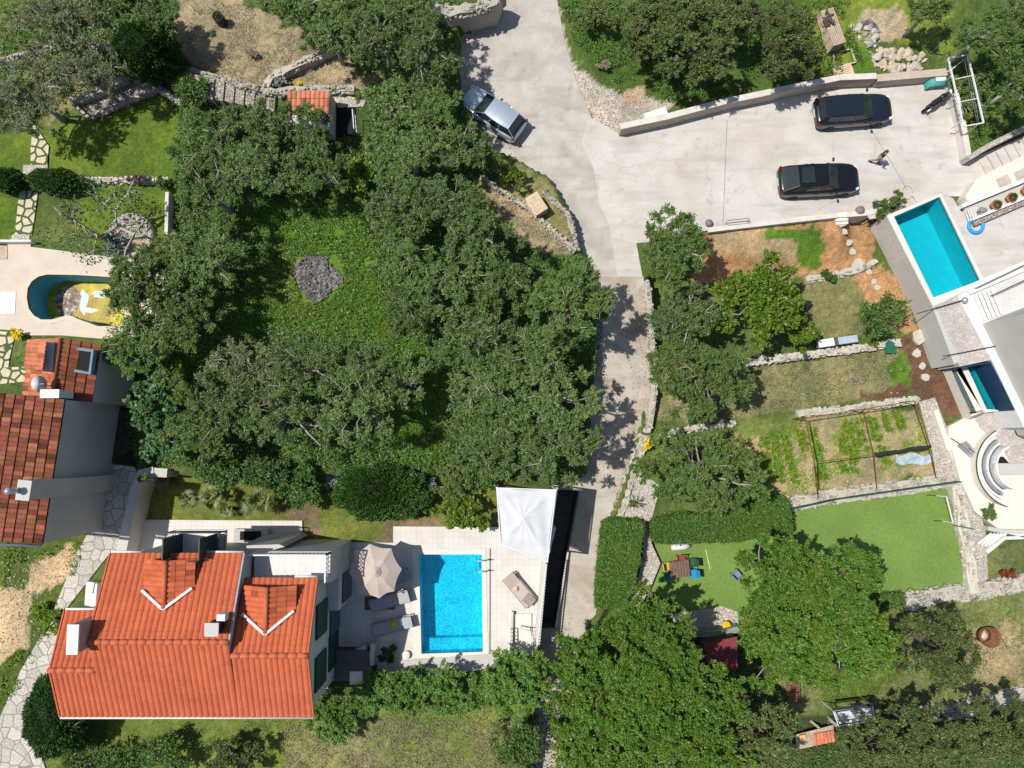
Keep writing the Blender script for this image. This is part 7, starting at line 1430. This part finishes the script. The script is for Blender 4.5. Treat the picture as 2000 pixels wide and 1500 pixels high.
mb = MB(); mb.beam(P(1378, 1072, -2.02), P(1387, 1112, -2.02), .05, .02); tag(mb.build('stick', M['woodl']), 'thin pale stick lying on the turf right of the coloured chairs', 'stick')
st_ = thing('round_stool', 'round yellow stool on the stone terrace', 'stool', P(1415, 1218, -2.0)); mb = MB(); mb.lathe((0, 0, .42), [(.01, -.03), (.24, -.03), (.25, .02), (.22, .04), (.01, .04)], 20); mb.build('seat', M['yellow'], st_, local=True)
for i in range(3): a = i*2.09; mb = MB(); mb.beam((.16*math.cos(a), .16*math.sin(a), .40), (.2*math.cos(a), .2*math.sin(a), 0), .04); mb.build('leg', M['yellow'], st_, local=True)
# dark red shed
rs_ = thing('garden_shed', 'shed with dark red sheet roof between the bright green oaks', 'shed', P(1405, 1270, -2.2)); W = Wp([(1374, 1256), (1440, 1243), (1446, 1310), (1390, 1320)], .1)
mb = MB()
N_ = 12
for i in range(N_): a = W[0].lerp(W[1], i/N_); b = W[0].lerp(W[1], (i+.9)/N_); c_ = W[3].lerp(W[2], (i+.9)/N_)+Vector((0, 0, -.4)); d_ = W[3].lerp(W[2], i/N_)+Vector((0, 0, -.4)); mb.add([a, b, c_, d_, a+Vector((0, 0, .03)), b+Vector((0, 0, .03)), c_+Vector((0, 0, .03)), d_+Vector((0, 0, .03))], [(3, 2, 1, 0), (4, 5, 6, 7), (0, 1, 5, 4), (1, 2, 6, 5), (2, 3, 7, 6), (3, 0, 4, 7)])
mb.build('roof', mat('dark_red_sheet', (.22, .045, .05), .6, .1, 3), rs_); mb = MB(); mb.prism([(p.x, p.y) for p in Wp([(1376, 1260), (1440, 1247), (1444, 1308), (1392, 1318)], 0)], -2.3, -.45); mb.build('wall', mat('dark_shed_wall', (.06, .04, .035), .9), rs_)
wall('retaining_wall', [(1345, 1238), (1400, 1240), (1444, 1229)], .35, -2.3, -1.2, mat('mossy_wall', (.20, .24, .20), .9, .2, 3, .1, 12), 'dark mossy concrete wall above the dark red shed roof')
# bench of brown slats, platform, swing seat
bb = thing('slatted_bench', 'dark brown slatted bench frame on the lower meadow', 'bench', P(1549, 1352, -2.2))
for i in range(9): mb = MB(); mb.beam(P(1537, 1332+4.6*i, -1.85), P(1559, 1331+4.6*i, -1.85), .11, .03); mb.build('slat', M['woodr'], bb)
for x in (1538, 1560): mb = MB(); mb.beam(P(x, 1331, -1.9), P(x+1, 1371, -1.9), .06, .2); mb.build('side_rail', M['woodr'], bb)
sw = thing('swing_seat', 'white metal swing seat frame in front of the dark oaks', 'swing seat', P(1667, 1397, -2.2)); z = -.6; Q = [(1627, 1388), (1704, 1378), (1708, 1408), (1638, 1418)]
for a in range(4): mb = MB(); mb.beam(P(*Q[a], z), P(*Q[(a+1) % 4], z), .06); mb.build('frame_bar', M['white_metal'], sw); p = P(*Q[a], z); mb = MB(); mb.beam(p, (p.x*1.0, p.y, -2.2), .05); mb.build('leg', M['white_metal'], sw)
mb = MB(); mb.prism(W_([(1630, 1392), (1702, 1382), (1704, 1404), (1640, 1414)], -1.5), -1.56, -1.5); mb.build('seat', mat('faded_blue_cloth', (.46, .50, .52), .9, .3, 4, .15, 12), sw); mb = MB(); mb.prism(W_([(1672, 1393), (1690, 1391), (1692, 1402), (1674, 1404)], -1.4), -1.49, -1.40); mb.build('cushion', M['wood'], sw)
mb = MB(); mb.beam(P(1626, 1386, -.3), P(1706, 1376, -.3), .16, .03); mb.build('canopy_bar', M['black_metal'], sw)
pf = thing('tile_store', 'wooden platform with a patch of orange roof tiles at the lower right', 'platform', P(1592, 1442, -2.2)); mb = MB()
for i in range(7): mb.beam(P(1555+1.5*i*0, 1437+4.2*i, -1.5), P(1628, 1418+4.6*i, -1.5), .13, .04)
mb.build('boards', M['wood'], pf)
for x, y in ((1556, 1440), (1626, 1420), (1558, 1462), (1628, 1448)): p = P(x, y, -1.52); mb = MB(); mb.beam(p, (p.x, p.y, -2.25), .1); mb.build('leg', M['wood'], pf)
a, b, c_, d_ = P(1591, 1456, -1.42), P(1632, 1447, -1.42), P(1629, 1425, -1.38), P(1588, 1434, -1.38); o = roofplane('tiles', None, a, b, c_, d_, .2, .35, (.52, .17, .09), .25, dt, .04, .02); o.parent = pf; o.location = -Vector(pf.location)
mb = MB(); mb.box(P(1568, 1440, -1.38), (.38, .3, .12), rz=.2); mb.build('stone', mat('ochre_stone', (.55, .38, .14), .9, .1, 4), pf)
for (x0, y0, x1, y1), l_ in (((1583, 1408, 1600, 1422), 'left of two thin boards leaning on the platform'), ((1618, 1405, 1634, 1418), 'right of two thin boards leaning on the platform')): mb = MB(); mb.beam(P(x0, y0, -2.1), P(x1, y1, -1.45), .14, .03); tag(mb.build('board', M['wood']), l_, 'board')
# white wheel on the stone wall and its ring-shaped shadow, drawn as a black tube
wh_ = thing('bicycle_wheel', 'white spoked wheel standing on the stone wall below the turf', 'wheel', P(1781, 1180, -1.65)); mb = MB(); mb.tube([Vector((.34*math.cos(a), .34*math.sin(a), .10)) for a in np.linspace(0, 2*math.pi, 25)], .03, 6, cap=False); mb.build('rim', M['white_metal'], wh_, local=True); mb = MB(); [mb.beam((0, 0, .12), (.33*math.cos(a), .33*math.sin(a), .10), .015) for a in np.linspace(0, 5.7, 12)]; mb.build('spokes', M['steel'], wh_, local=True)
mb = MB(); c = P(1779, 1158, -2.0); mb.tube([c+Vector((.30*math.cos(a), .30*math.sin(a), 0)) for a in np.linspace(0, 2*math.pi, 25)], .02, 6, cap=False); tag(mb.build('ring_shadow', M['black_metal']), 'thin black ring modelled as the shadow of the white wheel on the turf edge', 'ring_shadow')
# carts and tent in the garden
def cart(label, x, y, w, d, m, top, z=-1.4, ang=8):
    c = P(x, y, z+.5); r = thing('garden_cart', label, 'cart', (c.x, c.y, z), math.radians(ang)); mb = MB(); mb.box((0, 0, .42), (w, d, .10)); mb.box((0, d/2-.02, .55), (w, .04, .2)); mb.box((0, -d/2+.02, .55), (w, .04, .2)); mb.box((w/2-.02, 0, .55), (.04, d-.09, .2)); mb.box((-w/2+.02, 0, .55), (.04, d-.09, .2)); mb.build('tray', m, r, local=True)
    mb = MB(); mb.box((0, 0, .66), (w*.96, d*.92, .03)); mb.build('lid', top, r, local=True)
    for sx in (-1, 1):
        for sy in (-1, 1): mb = MB(); mb.lathe((sx*w*.36, sy*d*.5, .16), [(.16, -.04), (.16, .04)], 14, rot=Matrix.Rotation(math.pi/2, 3, 'X')); mb.build('wheel', M['rubber'], r, local=True)
cart('white topped garden cart, left one of the pair', 1612, 670, 1.0, .5, M['steel'], M['paint']); cart('blue grey topped garden cart, right one of the pair', 1654, 664, 1.2, .45, M['steel'], mat('blue_grey_lid', (.36, .43, .50), .5))
tn = thing('play_tent', 'small pointed tent, half blue and half green', 'tent', P(1738, 680, -1.4)); z0, z1 = -1.38, -.45; q = [P(1728, 690, z0), P(1751, 690, z0), P(1750, 672, z0), P(1727, 672, z0)]; ap = P(1737, 664, z1)
mb = MB(); mb.add([q[2], q[3], ap, q[1].lerp(q[2], .5), q[0].lerp(q[3], .5)], [(0, 1, 2), (1, 4, 2), (3, 0, 2)]); mb.build('blue_half', M['blue'], tn); mb = MB(); mb.add([q[0], q[1], ap, q[1].lerp(q[2], .5), q[0].lerp(q[3], .5)], [(0, 1, 2), (1, 3, 2), (4, 0, 2)]); mb.build('green_half', mat('tent_green', (.03, .22, .10), .7), tn)
mb = MB(); mb.box(P(1575, 595, -.9), (.12, .55, .5), rz=-.7, ry=.3); tag(mb.build('black_board', M['black_metal']), 'black board standing at the right side of the yellow green tree', 'board')
# car park edge
c = P(1384, 437, .03); mb = MB(); mb.lathe(c, [(.2, 0), (.24, .12), (.18, .26), (.01, .30)], 16); tag(mb.build('bin_bag', mat('grey_plastic', (.16, .17, .18), .6, .15, 6)), 'dark grey round bag at the corner of the car park beside the olive tree', 'bag')
bf = thing('bench_frame', 'thin black metal bench frame at the lower edge of the car park', 'bench', P(1442, 434, .03)); 
for dy in (0, 5): mb = MB(); mb.beam(P(1420, 436-dy, .45), P(1464, 431-dy, .45), .03); mb.build('rail', M['black_metal'], bf)
for x in (1420, 1464): mb = MB(); p = P(x, 434-(x-1420)*.11, .45); mb.beam(p, (p.x, p.y, .03), .03); mb.build('leg', M['black_metal'], bf)
mb = MB(); c = P(1679, 411, .06); mb.lathe(c, [(.26, 0), (.24, .16), (.01, .18)], 18); tag(mb.build('plant_pot', mat('brown_pot', (.22, .17, .14), .8)), 'brown half round pot at the lower edge of the car park', 'pot')
mb = MB(); c = P(1772, 376, .07); pts = [c+Vector((.33*math.cos(a)*(1-.02*a), .42*math.sin(a), .01)) for a in np.linspace(0, 5.8, 26)]+[c+Vector((.5, -.55, .01)), c+Vector((.55, -.9, .01))]; mb.tube(pts, .015, 5); tag(mb.build('garden_hose', mat('pink_hose', (.42, .30, .28), .6)), 'pale coiled garden hose between the car park and the right pool', 'hose')
# bench and boxes beside the flagstone path
bx = thing('stone_bench', 'white box bench beside the orange roof and the flagstone path', 'bench', P(180, 1160, 1)); mb = MB(); mb.prism(W_([(168, 1136), (190, 1140), (186, 1186), (165, 1182)], 1.55), 1, 1.55); mb.build('box', M['paint'], bx); mb = MB(); mb.prism(W_([(171, 1136), (184, 1138), (180, 1160), (168, 1158)], 1.62), 1.55, 1.62); mb.build('lid', M['coping'], bx)
mb = MB(); c = P(114, 1200, 1); mb.prism(W_([(107, 1192), (118, 1192), (119, 1211), (108, 1209)], 1.3), 1, 1.3); tag(mb.build('dark_box', M['black_metal']), 'small dark box on the flagstone path left of the orange roof', 'box')
mb = MB(); mb.beam(P(98, 1446, 1.4), P(152, 1412, 2.6), .05); tag(mb.build('pole', M['steel']), 'thin grey pole leaning on the dark rounded conifer', 'pole')
# wheel barrow tyre and junk at the garden wall
mb = MB(); c = P(272, 996, .0); mb.tube([c+Vector((.2*math.cos(a), .2*math.sin(a), .08)) for a in np.linspace(0, 2*math.pi, 19)], .07, 7, cap=False); tag(mb.build('tyre', M['rubber']), 'black tyre lying at the foot of the garden wall', 'tyre')
clump('garden_shrub', 282, 935, 16, 12, .7, 'oliveg', 'grey green plant growing on the corner of the garden wall', n=500, seed=91, z0=1.4)
clump('dry_bush', 318, 945, 16, 14, .7, 'dry', 'heap of dry sticks at the garden wall corner', n=300, seed=92, ll=.35, lw=.04)
# loose stones on the bare ground (uncountable)
rg = np.random.RandomState(8); pts = []
for poly, n_ in (([(1100, 60), (1135, 140), (1180, 170), (1250, 180), (1330, 205), (1215, 262), (1160, 235), (1120, 150)], 700), ([(1430, 840), (1560, 815), (1790, 790), (1850, 930), (1540, 975)], 160), ([(1270, 715), (1450, 712), (1760, 690), (1775, 765), (1560, 800), (1290, 830)], 60), ([(0, 1100), (130, 1070), (140, 1130), (60, 1260), (0, 1290)], 250)):
    xs = [p[0] for p in poly]; ys = [p[1] for p in poly]; x = rg.uniform(min(xs), max(xs), n_*2); y = rg.uniform(min(ys), max(ys), n_*2); k = inpoly(x, y, poly); pts += list(zip(x[k], y[k]))
V = []; Fq = []
for x, y in pts:
    p = PG(x, y); s_ = rg.uniform(.02, .075); b = len(V); a = rg.uniform(0, 6.28)
    for k in range(4): V.append((p.x+s_*math.cos(a+k*1.57), p.y+s_*.8*math.sin(a+k*1.57), p.z-.03))
    for k in range(4): V.append((p.x+s_*.7*math.cos(a+k*1.57+.2), p.y+s_*.6*math.sin(a+k*1.57+.2), p.z+s_*.6))
    Fq += [(b, b+1, b+5, b+4), (b+1, b+2, b+6, b+5), (b+2, b+3, b+7, b+6), (b+3, b, b+4, b+7), (b+4, b+5, b+6, b+7)]
tag(npmesh('loose_stones', np.array(V), np.array(Fq), mat('loose_stone', (.42, .37, .30), .9, .3, 3)), kind='stuff')

# leaf litter (uncountable) on the road edge, the lane and the turf
def litter(name, polys, n, m, seed, lf=.05):
    rg = np.random.RandomState(seed); pos = []
    for poly, k_ in polys:
        xs = [p[0] for p in poly]; ys = [p[1] for p in poly]; x = rg.uniform(min(xs), max(xs), int(n*k_)); y = rg.uniform(min(ys), max(ys), int(n*k_)); k = inpoly(x, y, poly)
        for a, b in zip(x[k], y[k]): p = PG(a, b); pos.append((p.x, p.y, p.z+.085))
    pos = np.array(pos); V, Fq = leaf_quads(rg, pos, rdirs(rg, len(pos))*[1, 1, .15], lf*1.6, lf, .95); tag(npmesh(name, V, Fq, m), kind='stuff')
litter('leaf_litter', [([(1120, 500), (1165, 520), (1200, 700), (1190, 930), (1110, 940)], 1), ([(905, 120), (960, 140), (1000, 290), (940, 290)], .5), ([(1225, 560), (1262, 560), (1272, 760), (1262, 850), (1235, 850)], .6), ([(1060, 1240), (1120, 1200), (1120, 1330), (1040, 1330)], .5)], 420, mat('dry_leaf', (.16, .12, .06), .9, .3, 5), 5, .045)
litter('leaf_litter', [([(1280, 1060), (1545, 1045), (1560, 1210), (1300, 1180)], 1), ([(1550, 1000), (1700, 980), (1720, 1160), (1560, 1200)], .8)], 220, mat('dry_leaf', (.16, .12, .06), .9, .3, 5), 6, .05)

rg = np.random.RandomState(18); V = []; Fq = []
for _ in range(900):
    x = rg.uniform(574, 670); y = rg.uniform(492, 592)
    if not inpoly(np.array([x]), np.array([y]), [(578, 512), (605, 500), (640, 505), (664, 545), (635, 585), (615, 588), (584, 560)])[0]: continue
    p = P(x, y, 1.07); s_ = rg.uniform(.03, .11)*(1 if rg.rand() < .9 else 1.8); b = len(V); a = rg.uniform(0, 6.28)
    for k in range(4): V.append((p.x+s_*math.cos(a+k*1.57), p.y+s_*.8*math.sin(a+k*1.57), 1.04))
    for k in range(4): V.append((p.x+s_*.7*math.cos(a+k*1.57+.2), p.y+s_*.6*math.sin(a+k*1.57+.2), 1.06+s_*.8))
    Fq += [(b, b+1, b+5, b+4), (b+1, b+2, b+6, b+5), (b+2, b+3, b+7, b+6), (b+3, b, b+4, b+7), (b+4, b+5, b+6, b+7)]
tag(npmesh('rubble', np.array(V), np.array(Fq), leaf_mat('ash_stones', [(.07, .065, .06), (.16, .15, .145), (.30, .285, .27), (.12, .11, .105)], .95, 0, .1)), kind='stuff')
